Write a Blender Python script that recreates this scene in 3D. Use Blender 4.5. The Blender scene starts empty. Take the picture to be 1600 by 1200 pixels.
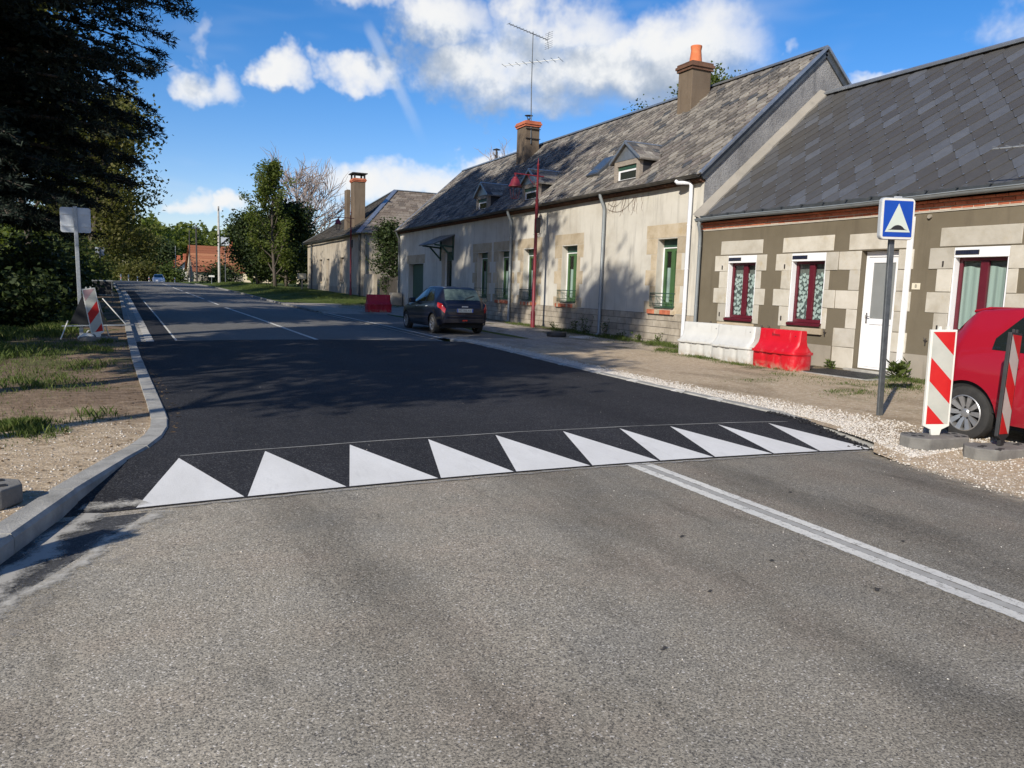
import bpy, bmesh, math, random
import numpy as np
from mathutils import Vector, Matrix
PI = math.pi
rng = np.random.default_rng(7)
random.seed(7)
scene = bpy.context.scene
COL = scene.collection

# ------------------------------------------------------------------ camera
W_PX, F_PX = 1600.0, 1205.0
CAM_YAW, CAM_PITCH, CAM_ROLL, CAM_H = 25.2297, 7.0306, 1.85, 1.6
cam_data = bpy.data.cameras.new('camera')
cam = bpy.data.objects.new('camera', cam_data)
COL.objects.link(cam)
cam_data.sensor_width = 36.0
cam_data.lens = F_PX / W_PX * 36.0
cam_data.clip_start = 0.05
cam_data.clip_end = 4000
_y, _p, _r = map(math.radians, (CAM_YAW, CAM_PITCH, CAM_ROLL))
_f = Vector((math.sin(_y) * math.cos(_p), math.cos(_y) * math.cos(_p), -math.sin(_p)))
_rt = Vector((math.cos(_y), -math.sin(_y), 0))
_up = _rt.cross(_f)
_r2 = math.cos(_r) * _rt + math.sin(_r) * _up
_u2 = -math.sin(_r) * _rt + math.cos(_r) * _up
cam.matrix_world = Matrix(((_r2.x, _u2.x, -_f.x, 0), (_r2.y, _u2.y, -_f.y, 0), (_r2.z, _u2.z, -_f.z, CAM_H), (0, 0, 0, 1)))
scene.camera = cam
scene.render.resolution_x, scene.render.resolution_y = 1024, 768

# ------------------------------------------------------------------ light
SUN_EL, SUN_AZ_TRAVEL = math.radians(30.5), math.radians(35.0)   # light travels towards +X and a little +Y
sun_dir = Vector((math.cos(SUN_EL) * math.cos(SUN_AZ_TRAVEL), math.cos(SUN_EL) * math.sin(SUN_AZ_TRAVEL), -math.sin(SUN_EL)))
sl = bpy.data.lights.new('sun', 'SUN')
sl.energy = 5.0
sl.angle = math.radians(0.53)
sl.color = (1.0, 0.93, 0.82)
so = bpy.data.objects.new('sun', sl)
COL.objects.link(so)
so.rotation_euler = sun_dir.to_track_quat('-Z', 'Y').to_euler()
so.location = (-30, -20, 30)

scene.view_settings.view_transform = 'Standard'
scene.view_settings.look = 'None'
scene.view_settings.gamma = 1
scene.view_settings.use_curve_mapping = False
scene.view_settings.exposure = 0.2

# ------------------------------------------------------------------ node helper
class NT:
    def __init__(s, tree):
        s.t = tree
        s.n = tree.nodes
        s.l = tree.links
    def node(s, kind, **kw):
        n = s.n.new(kind)
        for k, v in kw.items():
            setattr(n, k, v)
        return n
    def put(s, sock, val):
        if isinstance(val, bpy.types.NodeSocket):
            s.l.new(val, sock)
        elif val is not None:
            if isinstance(val, (tuple, list)) and len(val) == 3 and sock.type == 'RGBA':
                val = (*val, 1)
            sock.default_value = val
    def math(s, op, a, b=None, c=None, clamp=False):
        n = s.node('ShaderNodeMath', operation=op, use_clamp=clamp)
        s.put(n.inputs[0], a)
        if b is not None: s.put(n.inputs[1], b)
        if c is not None: s.put(n.inputs[2], c)
        return n.outputs[0]
    def vmath(s, op, a, b=None):
        n = s.node('ShaderNodeVectorMath', operation=op)
        s.put(n.inputs[0], a)
        if b is not None: s.put(n.inputs[1], b)
        return n.outputs[0]
    def noise(s, vec, scale, detail=4, rough=.55, dist=0, dim='3D'):
        n = s.node('ShaderNodeTexNoise', noise_dimensions=dim)
        s.put(n.inputs['Vector'], vec)
        n.inputs['Scale'].default_value = scale
        n.inputs['Detail'].default_value = detail
        n.inputs['Roughness'].default_value = rough
        n.inputs['Distortion'].default_value = dist
        return n.outputs[0]
    def voro(s, vec, scale, feature='F1', out=0):
        n = s.node('ShaderNodeTexVoronoi', feature=feature)
        s.put(n.inputs['Vector'], vec)
        n.inputs['Scale'].default_value = scale
        return n.outputs[out]
    def ramp(s, fac, stops, interp='LINEAR'):
        n = s.node('ShaderNodeValToRGB')
        n.color_ramp.interpolation = interp
        e = n.color_ramp.elements
        while len(e) > 1: e.remove(e[0])
        e[0].position = stops[0][0]
        c = stops[0][1]
        e[0].color = (*c, 1) if isinstance(c, (tuple, list)) else (c, c, c, 1)
        for p, c in stops[1:]:
            k = e.new(p)
            k.color = (*c, 1) if isinstance(c, (tuple, list)) else (c, c, c, 1)
        s.put(n.inputs[0], fac)
        return n.outputs[0]
    def mix(s, fac, a, b, blend='MIX'):
        n = s.node('ShaderNodeMix', data_type='RGBA', blend_type=blend)
        s.put(n.inputs[0], fac)
        s.put(n.inputs[6], a)
        s.put(n.inputs[7], b)
        return n.outputs[2]
    def maprange(s, v, a, b, c=0, d=1, smooth=False):
        n = s.node('ShaderNodeMapRange', interpolation_type='SMOOTHSTEP' if smooth else 'LINEAR')
        s.put(n.inputs[0], v)
        for i, x in enumerate((a, b, c, d)): s.put(n.inputs[i + 1], x)
        return n.outputs[0]
    def scale(s, vec, k):
        n = s.node('ShaderNodeMapping')
        s.put(n.inputs[0], vec)
        n.inputs['Scale'].default_value = k
        return n.outputs[0]
    def bump(s, h, strength, dist, normal=None):
        n = s.node('ShaderNodeBump')
        s.put(n.inputs['Height'], h)
        n.inputs['Strength'].default_value = strength
        n.inputs['Distance'].default_value = dist
        if normal is not None: s.put(n.inputs['Normal'], normal)
        return n.outputs[0]
    def pos(s):
        return s.node('ShaderNodeNewGeometry').outputs['Position']
    def obj(s):
        return s.node('ShaderNodeTexCoord').outputs['Object']
    def sep(s, v):
        n = s.node('ShaderNodeSeparateXYZ')
        s.put(n.inputs[0], v)
        return n.outputs

def new_mat(name):
    m = bpy.data.materials.new(name)
    m.use_nodes = True
    m.node_tree.nodes.clear()
    nt = NT(m.node_tree)
    out = nt.node('ShaderNodeOutputMaterial')
    return m, nt, out

def principled(nt, out, color, rough=.7, normal=None, metallic=0, spec=None, coat=0, alpha=None, trans=0, emis=None):
    b = nt.node('ShaderNodeBsdfPrincipled')
    nt.put(b.inputs['Base Color'], color)
    nt.put(b.inputs['Roughness'], rough)
    nt.put(b.inputs['Metallic'], metallic)
    if spec is not None: nt.put(b.inputs['Specular IOR Level'], spec)
    if normal is not None: nt.put(b.inputs['Normal'], normal)
    if coat:
        b.inputs['Coat Weight'].default_value = coat
        b.inputs['Coat Roughness'].default_value = .04
    if alpha is not None: nt.put(b.inputs['Alpha'], alpha)
    if trans: b.inputs['Transmission Weight'].default_value = trans
    if out is not None: nt.l.new(b.outputs[0], out.inputs[0])
    return b

MATS = {}
def simple(name, c1, c2=None, scale=6, rough=.7, bump=0, bscale=None, metallic=0, spec=.5, coat=0, stretch=None, world=False, lo=.3, hi=.7, detail=5, bdist=.01):
    """one colour family broken up by noise"""
    if name in MATS: return MATS[name]
    m, nt, out = new_mat(name)
    v = nt.pos() if world else nt.obj()
    vs = nt.scale(v, stretch) if stretch else v
    col = c1
    if c2 is not None:
        col = nt.ramp(nt.noise(vs, scale, detail, .6), [(lo, c1), (hi, c2)])
    nrm = None
    if bump:
        nrm = nt.bump(nt.noise(v, bscale or scale * 4, 4, .6), bump, bdist)
    principled(nt, out, col, rough, nrm, metallic, spec, coat)
    MATS[name] = m
    return m

# ------------------------------------------------------------------ world : sky with fair-weather cumulus
world = bpy.data.worlds.new('World')
scene.world = world
world.use_nodes = True
world.cycles.sampling_method = 'MANUAL'
world.cycles.sample_map_resolution = 512
wn = NT(world.node_tree)
wn.n.clear()
wout = wn.node('ShaderNodeOutputWorld')
SKY_STRENGTH = 0.115
sky = wn.node('ShaderNodeTexSky', sky_type='NISHITA')
sky.sun_disc = False
sky.sun_elevation = SUN_EL
sky.sun_rotation = math.radians(235.0)
sky.altitude = 100
sky.air_density = 1.0
sky.dust_density = 0.4
sky.ozone_density = 2.2

def px_dir(u, v):
    d = _f + _r2 * ((u - 800) / F_PX) - _u2 * ((v - 600) / F_PX)
    d.normalize()
    return d
def azel(u, v):
    d = px_dir(u, v)
    return math.atan2(d.x, d.y), math.asin(d.z)

# each lobe: centre (azimuth, elevation), half sizes in radians, weight
LOBES = []
def lobe(u, v, wu, wv, w=1.0):
    a, e = azel(u, v)
    LOBES.append((a, e, wu / F_PX, wv / F_PX, w))
for q in [(930, 110, 220, 62, .92), (1075, 78, 100, 58, .95), (900, 45, 110, 52, .85), (690, 38, 85, 48, .92), (585, 2, 110, 24, .8),
          (745, 118, 120, 46, .82), (575, 110, 62, 26, .8), (850, 160, 130, 30, .78), (462, 112, 46, 26, .85), (330, 126, 56, 26, .8),
          (318, 60, 26, 34, .5), (640, 288, 190, 34, .88), (770, 255, 70, 26, .9), (288, 322, 44, 18, .9),
          (352, 322, 30, 16, .9), (1216, 68, 20, 16, .6), (1365, 122, 60, 14, .8), (500, 320, 150, 20, .7)]:
    lobe(*q)
_rs = random.Random(11)
for i in range(11):     # the same kind of cloud all round the sky
    a = _rs.uniform(1.25, 6.2)
    a = a if a < PI else a - 2 * PI
    LOBES.append((a, _rs.uniform(.1, .9), _rs.uniform(.10, .26), _rs.uniform(.04, .10), _rs.uniform(.85, 1.05)))

tc = wn.node('ShaderNodeTexCoord').outputs['Generated']
sx = wn.sep(tc)
az = wn.math('ARCTAN2', sx[0], sx[1])
el = wn.math('ARCSINE', sx[2])
comb = wn.node('ShaderNodeCombineXYZ')
wn.put(comb.inputs[0], az); wn.put(comb.inputs[1], el); comb.inputs[2].default_value = 0.3
cv = comb.outputs[0]
def ncol(vec, scale, detail, rough):
    n = wn.node('ShaderNodeTexNoise')
    wn.put(n.inputs['Vector'], vec)
    n.inputs['Scale'].default_value = scale; n.inputs['Detail'].default_value = detail; n.inputs['Roughness'].default_value = rough
    return n.outputs[0], n.outputs[1]
n1, c1 = ncol(cv, 9.0, 5, .6)
n2, _c = ncol(cv, 19.0, 5, .58)
n3, _c = ncol(wn.vmath('ADD', cv, (.004, .018, 0)), 19.0, 4, .58)      # the same billows a little nearer the light
warp = wn.vmath('MULTIPLY', wn.vmath('SUBTRACT', c1, (.5, .5, .5)), (.17, .115, 0))
wv = wn.vmath('ADD', cv, warp)
def lobes(shift):
    tot = None
    for a, e, wa, we, w in LOBES:
        n = wn.node('ShaderNodeVectorMath', operation='MULTIPLY_ADD')
        wn.put(n.inputs[0], wv)
        n.inputs[1].default_value = (1 / wa, 1 / we, 0)
        n.inputs[2].default_value = (-a / wa, -(e - shift) / we, 0)
        d = wn.node('ShaderNodeVectorMath', operation='DOT_PRODUCT')
        wn.put(d.inputs[0], n.outputs[0]); wn.put(d.inputs[1], n.outputs[0])
        v = wn.math('MULTIPLY_ADD', d.outputs['Value'], -.48, w)
        tot = v if tot is None else wn.math('MAXIMUM', tot, v)
    return wn.math('MAXIMUM', tot, -.4)
l0 = lobes(0.0)
l1 = lobes(0.04)
d0 = wn.math('ADD', l0, wn.math('ADD', wn.math('MULTIPLY', wn.math('SUBTRACT', n1, .5), 1.15), wn.math('MULTIPLY', wn.math('SUBTRACT', n2, .5), .42)))
mask = wn.maprange(d0, .22, .98, 0, 1, True)
# where there is more cloud above than here the light from above is blocked
block_ = wn.math('ADD', wn.math('MULTIPLY', wn.math('SUBTRACT', l1, l0), .85), wn.math('MULTIPLY', wn.math('SUBTRACT', n3, n2), 1.15))
shade = wn.maprange(block_, -.46, .38, 1, 0, True)
core = wn.maprange(d0, .55, 1.2, 1.0, .72)
lum = wn.math('MULTIPLY', shade, core)
cloud_col = wn.ramp(lum, [(0.0, (.36, .44, .56)), (.4, (.60, .66, .75)), (.72, (.90, .92, .94)), (1, (1.0, .985, .96))])
# thin old contrail and some high veil
ca, ce = azel(575, 35)
cb, cbe = azel(665, 225)
ddx, ddy = cb - ca, cbe - ce
ln = math.hypot(ddx, ddy)
tpar = wn.math('DIVIDE', wn.math('ADD', wn.math('MULTIPLY', wn.math('SUBTRACT', az, ca), ddx / ln), wn.math('MULTIPLY', wn.math('SUBTRACT', el, ce), ddy / ln)), ln)
perp = wn.math('ADD', wn.math('MULTIPLY', wn.math('SUBTRACT', az, ca), -ddy / ln), wn.math('MULTIPLY', wn.math('SUBTRACT', el, ce), ddx / ln))
perp = wn.math('ADD', perp, wn.math('MULTIPLY', wn.math('SUBTRACT', n2, .5), .012))
tr = wn.math('MULTIPLY', wn.maprange(wn.math('ABSOLUTE', perp), .002, .010, 1, 0, True), wn.math('MULTIPLY', wn.maprange(tpar, -.05, .1, 0, 1, True), wn.maprange(tpar, .5, 1.05, 1, .0, True)))
tr = wn.math('MULTIPLY', tr, wn.maprange(n1, .3, .7, .2, .45))
veil = wn.maprange(wn.noise(wn.scale(tc, (2.2, 2.2, 9)), 1.6, 3, .6), .52, .85, 0, .3, True)
sky_sat = wn.node('ShaderNodeHueSaturation')
sky_sat.inputs['Saturation'].default_value = 1.42
sky_sat.inputs['Value'].default_value = 1.12
wn.put(sky_sat.inputs['Color'], sky.outputs[0])
K = 7.4
ccol = wn.vmath('MULTIPLY', cloud_col, (K, K, K))
tint = wn.mix(1.0, sky_sat.outputs[0], (.92, .84, .98), 'MULTIPLY')
skyc = wn.mix(wn.math('MAXIMUM', tr, veil), tint, (K * .8, K * .86, K * .92))
final = wn.mix(mask, skyc, ccol)
bg = wn.node('ShaderNodeBackground')
wn.put(bg.inputs[0], final)
bg.inputs[1].default_value = SKY_STRENGTH
wn.l.new(bg.outputs[0], wout.inputs[0])

# ------------------------------------------------------------------ mesh helper
OFF = {}
def link(o, parent=None):
    COL.objects.link(o)
    if parent is not None: o.parent = parent
    return o
def tag(o, label=None, cat=None, group=None, kind=None):
    if label: o['label'] = label
    if cat: o['category'] = cat
    if group: o['group'] = group
    if kind: o['kind'] = kind
    return o
def thing(name, loc, label, cat, group=None, rz=0, rx=0, ry=0):
    o = bpy.data.objects.new(name, None)
    o.empty_display_size = .2
    o.location = loc
    o.rotation_euler = (rx, ry, rz)
    link(o)
    OFF[o.name] = Vector(loc)
    return tag(o, label, cat, group)
class MB:
    def __init__(s):
        s.v, s.f, s.mi = [], [], []
        s.m = 0
    def add(s, vs, fs):
        b = len(s.v)
        s.v += [tuple(p) for p in vs]
        s.f += [tuple(i + b for i in f) for f in fs]
        s.mi += [s.m] * len(fs)
        return s
    def face(s, pts): return s.add(pts, [tuple(range(len(pts)))])
    def box(s, x0, x1, y0, y1, z0, z1):
        x0, x1 = min(x0, x1), max(x0, x1); y0, y1 = min(y0, y1), max(y0, y1); z0, z1 = min(z0, z1), max(z0, z1)
        v = [(x0, y0, z0), (x1, y0, z0), (x1, y1, z0), (x0, y1, z0), (x0, y0, z1), (x1, y0, z1), (x1, y1, z1), (x0, y1, z1)]
        return s.add(v, [(3, 2, 1, 0), (4, 5, 6, 7), (0, 1, 5, 4), (1, 2, 6, 5), (2, 3, 7, 6), (3, 0, 4, 7)])
    def obox(s, c, ax, ay, az):
        c, ax, ay, az = map(Vector, (c, ax, ay, az))
        v = [c + ax * i + ay * j + az * k for k in (-1, 1) for i, j in ((-1, -1), (1, -1), (1, 1), (-1, 1))]
        return s.add(v, [(3, 2, 1, 0), (4, 5, 6, 7), (0, 1, 5, 4), (1, 2, 6, 5), (2, 3, 7, 6), (3, 0, 4, 7)])
    def prism(s, poly, fn, a0, a1):
        """poly: 2d ccw list; fn(p,q,a) -> 3d point"""
        n = len(poly)
        v = [fn(p, q, a0) for p, q in poly] + [fn(p, q, a1) for p, q in poly]
        fs = [tuple(range(n))[::-1], tuple(range(n, 2 * n))] + [(i, (i + 1) % n, n + (i + 1) % n, n + i) for i in range(n)]
        return s.add(v, fs)
    def bar(s, a, b, w, h=None, up=(0, 0, 1)):
        a, b = Vector(a), Vector(b)
        h = w if h is None else h
        d = (b - a)
        l = d.length
        d.normalize()
        u = Vector(up)
        if abs(d.dot(u)) > .99: u = Vector((1, 0, 0))
        r = d.cross(u).normalized()
        u = r.cross(d)
        return s.obox((a + b) / 2, r * w / 2, d * l / 2, u * h / 2)
    def tube(s, path, r, n=8, cap=True):
        path = [Vector(p) for p in path]
        rs = r if isinstance(r, (list, tuple)) else [r] * len(path)
        b = len(s.v)
        prev = None
        for i, p in enumerate(path):
            t = (path[min(i + 1, len(path) - 1)] - path[max(i - 1, 0)])
            t.normalize()
            if prev is None:
                u = Vector((0, 0, 1)) if abs(t.z) < .9 else Vector((1, 0, 0))
            else:
                u = prev
            e1 = (u - t * u.dot(t)).normalized()
            e2 = t.cross(e1)
            prev = e1
            for k in range(n):
                a = 2 * PI * k / n
                s.v.append(tuple(p + (e1 * math.cos(a) + e2 * math.sin(a)) * rs[i]))
        fs = [(b + i * n + k, b + i * n + (k + 1) % n, b + (i + 1) * n + (k + 1) % n, b + (i + 1) * n + k) for i in range(len(path) - 1) for k in range(n)]
        if cap:
            fs += [tuple(b + k for k in range(n))[::-1], tuple(b + (len(path) - 1) * n + k for k in range(n))]
        s.f += fs
        s.mi += [s.m] * len(fs)
        return s
    def lathe(s, prof, c=(0, 0, 0), axis='Z', n=24, close=False, cap=True):
        """prof: list of (r, h)"""
        c = Vector(c)
        b = len(s.v)
        for r, h in prof:
            for k in range(n):
                a = 2 * PI * k / n
                p, q = r * math.cos(a), r * math.sin(a)
                s.v.append(tuple(c + (Vector((p, q, h)) if axis == 'Z' else Vector((h, p, q)) if axis == 'X' else Vector((q, h, p)))))
        m = len(prof)
        fs = [(b + i * n + k, b + i * n + (k + 1) % n, b + ((i + 1) % m) * n + (k + 1) % n, b + ((i + 1) % m) * n + k) for i in range(m if close else m - 1) for k in range(n)]
        if not close and cap:
            fs += [tuple(b + k for k in range(n))[::-1], tuple(b + (m - 1) * n + k for k in range(n))]
        s.f += fs
        s.mi += [s.m] * len(fs)
        return s
    def grid(s, P):
        """P[i][j] 3d points"""
        b = len(s.v)
        ni, nj = len(P), len(P[0])
        for row in P:
            s.v += [tuple(p) for p in row]
        fs = [(b + i * nj + j, b + i * nj + j + 1, b + (i + 1) * nj + j + 1, b + (i + 1) * nj + j) for i in range(ni - 1) for j in range(nj - 1)]
        s.f += fs
        s.mi += [s.m] * len(fs)
        return s
    def mesh(s, name, mats, off=Vector((0, 0, 0)), smooth=False, fix=True):
        me = bpy.data.meshes.new(name)
        me.from_pydata([(p[0] - off[0], p[1] - off[1], p[2] - off[2]) for p in s.v], [], s.f)
        for m in (mats if isinstance(mats, (list, tuple)) else [mats]): me.materials.append(m)
        if isinstance(mats, (list, tuple)) and len(mats) > 1:
            me.polygons.foreach_set('material_index', s.mi)
        if fix:
            bm = bmesh.new()
            bm.from_mesh(me)
            bmesh.ops.recalc_face_normals(bm, faces=bm.faces)
            bm.to_mesh(me)
            bm.free()
        if smooth is True:
            me.shade_smooth()
        elif smooth:
            me.shade_smooth()
            me.set_sharp_from_angle(angle=math.radians(smooth))
        me.update()
        return me
    def build(s, name, mats, parent=None, smooth=False, bevel=0, seg=2, world=True, fix=True, label=None):
        off = Vector((0, 0, 0))
        if parent is not None:
            off = OFF.get(parent.name, Vector((0, 0, 0))) if world else Vector((0, 0, 0))
        o = bpy.data.objects.new(name, s.mesh(name, mats, off, smooth, fix))
        link(o, parent)
        if parent is not None: OFF[o.name] = OFF.get(parent.name, Vector((0, 0, 0)))
        if bevel:
            md = o.modifiers.new('bevel', 'BEVEL')
            md.width = bevel
            md.segments = seg
            md.limit_method = 'ANGLE'
            md.angle_limit = math.radians(40)
        if label: o['label'] = label
        return o
def mesh_np(name, verts, faces, mats, smooth=False):
    """fast mesh from arrays; faces (n,k)"""
    me = bpy.data.meshes.new(name)
    nv, nf, k = len(verts), len(faces), faces.shape[1]
    me.vertices.add(nv)
    me.vertices.foreach_set('co', np.asarray(verts, np.float32).ravel())
    me.loops.add(nf * k)
    me.loops.foreach_set('vertex_index', np.asarray(faces, np.int32).ravel())
    me.polygons.add(nf)
    me.polygons.foreach_set('loop_start', np.arange(0, nf * k, k, dtype=np.int32))
    me.update(calc_edges=True)
    me.validate()
    for m in (mats if isinstance(mats, (list, tuple)) else [mats]): me.materials.append(m)
    if smooth: me.shade_smooth()
    return me
def copy_tree(o, parent=None, loc=None, rz=None):
    c = o.copy()
    COL.objects.link(c)
    c.parent = parent
    OFF[c.name] = OFF.get(o.name, Vector((0, 0, 0)))
    if loc is not None: c.location = loc
    if rz is not None: c.rotation_euler.z = rz
    for ch in list(o.children): copy_tree(ch, c)
    return c
def text_mb(body, size, name='text'):
    """outline of a word as flat polygons in local XY, centred; returns (verts, faces)"""
    cu = bpy.data.curves.new(name, 'FONT')
    cu.body = body
    cu.size = size
    cu.align_x = 'CENTER'
    cu.align_y = 'CENTER'
    o = bpy.data.objects.new(name, cu)
    COL.objects.link(o)
    bpy.context.view_layer.update()
    dg = bpy.context.evaluated_depsgraph_get()
    me = bpy.data.meshes.new_from_object(o.evaluated_get(dg))
    vs = [v.co.copy() for v in me.vertices]
    fs = [tuple(p.vertices) for p in me.polygons]
    bpy.data.objects.remove(o)
    bpy.data.curves.remove(cu)
    bpy.data.meshes.remove(me)
    return vs, fs
# ------------------------------------------------------------------ materials of the ground
def asphalt_mat(name, dark, mid, light, speck, patch=.35, bump=.5, rough=.85, specks=.5, tracks=0, spec=.3):
    m, nt, out = new_mat(name)
    p = nt.pos()
    big = nt.noise(nt.scale(p, (1.0, .35, 1)), .55, 5, .6)
    med = nt.noise(p, 5, 4, .6)
    agg = nt.voro(p, 120, 'F1', 1)                       # one colour per stone
    aggv = nt.sep(agg)[0]
    fine = nt.noise(p, 210, 3, .7)
    base = nt.mix(nt.maprange(aggv, 0, 1, 0, 1), dark, mid)
    base = nt.mix(nt.maprange(aggv, .80, .97, 0, speck), base, light)
    base = nt.mix(nt.math('MULTIPLY', nt.maprange(fine, .35, .7), .45), base, dark)
    k = nt.maprange(big, .3, .7, 1 - patch, 1 + patch * .55)
    k = nt.math('MULTIPLY', k, nt.maprange(med, .3, .7, .88, 1.1))
    if tracks:
        xs = nt.sep(p)
        wob = nt.math('MULTIPLY', nt.math('SUBTRACT', nt.noise(nt.scale(p, (.2, .25, 1)), 1, 3), .5), .9)
        xx = nt.math('ADD', xs[0], wob)
        tr = nt.math('COSINE', nt.math('MULTIPLY', nt.math('SUBTRACT', xx, 1.25), 2 * PI / 1.62))
        amt = nt.math('MULTIPLY', nt.maprange(tr, .1, 1, 0, tracks, True), nt.maprange(nt.noise(nt.scale(p, (1, .18, 1)), 1.6, 4), .38, .62))
        k = nt.math('MULTIPLY', k, nt.math('SUBTRACT', 1, amt))
    col = nt.mix(1.0, base, k, 'MULTIPLY')
    h = nt.math('ADD', nt.math('MULTIPLY', nt.voro(p, 120), .6), nt.math('MULTIPLY', fine, .5))
    principled(nt, out, col, rough, nt.bump(h, bump, .006), spec=spec)
    return m
def old_asphalt_mat():
    """worn, polished tarmac: pale stones with dark pits, darker where the wheels run and where repairs bled"""
    m, nt, out = new_mat('old_asphalt')
    p = nt.pos()
    xs = nt.sep(p)
    cell = nt.sep(nt.voro(p, 140, 'F1', 1))[0]
    dist = nt.voro(p, 140)
    pit = nt.maprange(nt.noise(p, 100, 3, .65), .37, .46, 1, 0)
    warm = nt.ramp(nt.noise(p, 1.3, 5, .6), [(.3, (.268, .247, .203)), (.5, (.30, .268, .21)), (.7, (.32, .272, .21))])
    col = nt.mix(1.0, warm, nt.maprange(cell, 0, 1, .62, 1.36), 'MULTIPLY')
    col = nt.mix(nt.math('MULTIPLY', pit, .85), col, (.07, .064, .058))
    col = nt.mix(nt.maprange(cell, .955, .985, 0, .7), col, (.62, .58, .52))
    # broad tone: paler towards the left kerb, wandering dark bands along the wheel tracks
    wob = nt.math('MULTIPLY', nt.math('SUBTRACT', nt.noise(nt.scale(p, (.35, .22, 1)), 1, 4), .5), 1.6)
    xx = nt.math('ADD', xs[0], wob)
    side = nt.maprange(xx, -.2, 4.2, 1.16, .76)
    tr = nt.math('COSINE', nt.math('MULTIPLY', nt.math('SUBTRACT', xx, 2.75), 2 * PI / 1.75))
    band = nt.math('MULTIPLY', nt.maprange(tr, 0, 1, 0, .38, True), nt.maprange(nt.noise(nt.scale(p, (1.2, .28, 1)), 1.5, 6, .65), .36, .62))
    scuff = nt.maprange(nt.noise(nt.scale(p, (3.2, .8, 1)), 1.3, 7, .72), .56, .70, 0, .30, True)
    blot = nt.maprange(nt.noise(p, .75, 6, .62), .3, .7, .84, 1.14)
    k = nt.math('MULTIPLY', nt.math('MULTIPLY', side, blot), nt.math('MULTIPLY', nt.math('SUBTRACT', 1, band), nt.math('SUBTRACT', 1, scuff)))
    col = nt.mix(1.0, col, k, 'MULTIPLY')
    h = nt.math('SUBTRACT', nt.math('MULTIPLY', dist, -.4), nt.math('MULTIPLY', pit, .6))
    principled(nt, out, col, .9, nt.bump(h, .5, .005), spec=.25)
    return m
M_OLD = old_asphalt_mat()
M_NEW = asphalt_mat('new_asphalt', (.014, .014, .016), (.048, .048, .052), (.17, .17, .165), .45, .3, .9, .82, spec=.16)
M_FAR = asphalt_mat('worn_dark_asphalt', (.10, .097, .090), (.19, .184, .17), (.33, .32, .30), .4, .2, .4, .85, spec=.3)

def soil_mat():
    m, nt, out = new_mat('verge_soil')
    p = nt.pos()
    xs = nt.sep(p)
    n1 = nt.noise(p, 1.3, 6, .62)
    n2 = nt.noise(nt.scale(p, (1, 1.6, 1)), 7, 5, .65)
    pale = nt.ramp(n2, [(.25, (.24, .175, .11)), (.55, (.42, .33, .225)), (.8, (.55, .46, .34))])
    dark = nt.ramp(n2, [(.25, (.075, .05, .033)), (.5, (.16, .11, .075)), (.75, (.26, .19, .13))])
    yy = nt.math('ADD', xs[1], nt.math('MULTIPLY', nt.math('SUBTRACT', n1, .5), 5))
    col = nt.mix(nt.maprange(yy, 8.0, 10.5, 0, .85, True), pale, dark)
    green = nt.ramp(nt.noise(p, 14, 4), [(.3, (.03, .05, .012)), (.7, (.07, .10, .025))])
    gm = nt.math('MULTIPLY', nt.maprange(nt.noise(p, .8, 5, .6), .50, .62, 0, 1, True), nt.maprange(xs[1], 8, 14, .15, .75))
    gm = nt.math('MAXIMUM', gm, nt.maprange(nt.math('ADD', xs[0], nt.math('MULTIPLY', n1, 1.6)), -1.6, -2.4, 0, .85, True))
    gm = nt.math('MULTIPLY', gm, nt.maprange(xs[1], 9, 17, 0.05, 1))
    col = nt.mix(gm, col, green)
    peb = nt.sep(nt.voro(p, 60, 'F1', 1))[0]
    col = nt.mix(nt.math('MULTIPLY', nt.maprange(peb, .86, .97, 0, .5), nt.maprange(yy, 10, 7.5)), col, (.58, .5, .39))
    h = nt.math('ADD', nt.math('MULTIPLY', nt.voro(p, 38), .5), nt.math('MULTIPLY', nt.noise(p, 9, 6, .7), 1.6))
    principled(nt, out, col, .95, nt.bump(h, .6, .02), spec=.1)
    return m
M_SOIL = soil_mat()
def sand_mat():
    m, nt, out = new_mat('pavement_sand')
    p = nt.pos()
    xs = nt.sep(p)
    n1 = nt.noise(nt.scale(p, (1, .5, 1)), 1.1, 6, .6)
    n2 = nt.noise(p, 9, 6, .65)
    base = nt.ramp(n2, [(.25, (.30, .225, .145)), (.5, (.42, .33, .225)), (.78, (.52, .43, .315))])
    grey = nt.ramp(n2, [(.25, (.20, .18, .155)), (.75, (.40, .37, .33))])
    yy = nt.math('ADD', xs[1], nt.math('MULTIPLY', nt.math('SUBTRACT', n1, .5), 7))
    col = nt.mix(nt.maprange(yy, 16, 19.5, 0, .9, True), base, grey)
    col = nt.mix(nt.maprange(n1, .48, .68, 0, .5, True), col, (.17, .125, .075))
    moss = nt.math('MULTIPLY', nt.maprange(nt.noise(nt.scale(p, (1.2, .6, 1)), 1.0, 5, .6), .56, .66, 0, .75, True), nt.maprange(xs[0], 9.0, 11.5))
    col = nt.mix(moss, col, (.085, .085, .03))
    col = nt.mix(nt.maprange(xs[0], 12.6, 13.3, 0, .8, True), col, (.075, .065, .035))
    peb = nt.sep(nt.voro(p, 45, 'F1', 1))[0]
    col = nt.mix(nt.maprange(peb, .87, .97, 0, .6), col, (.62, .56, .47))
    h = nt.math('ADD', nt.math('MULTIPLY', nt.voro(p, 45), .5), nt.math('MULTIPLY', nt.noise(p, 12, 6, .7), 1.2))
    principled(nt, out, col, .95, nt.bump(h, .8, .02), spec=.1)
    return m
M_SAND = sand_mat()
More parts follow.
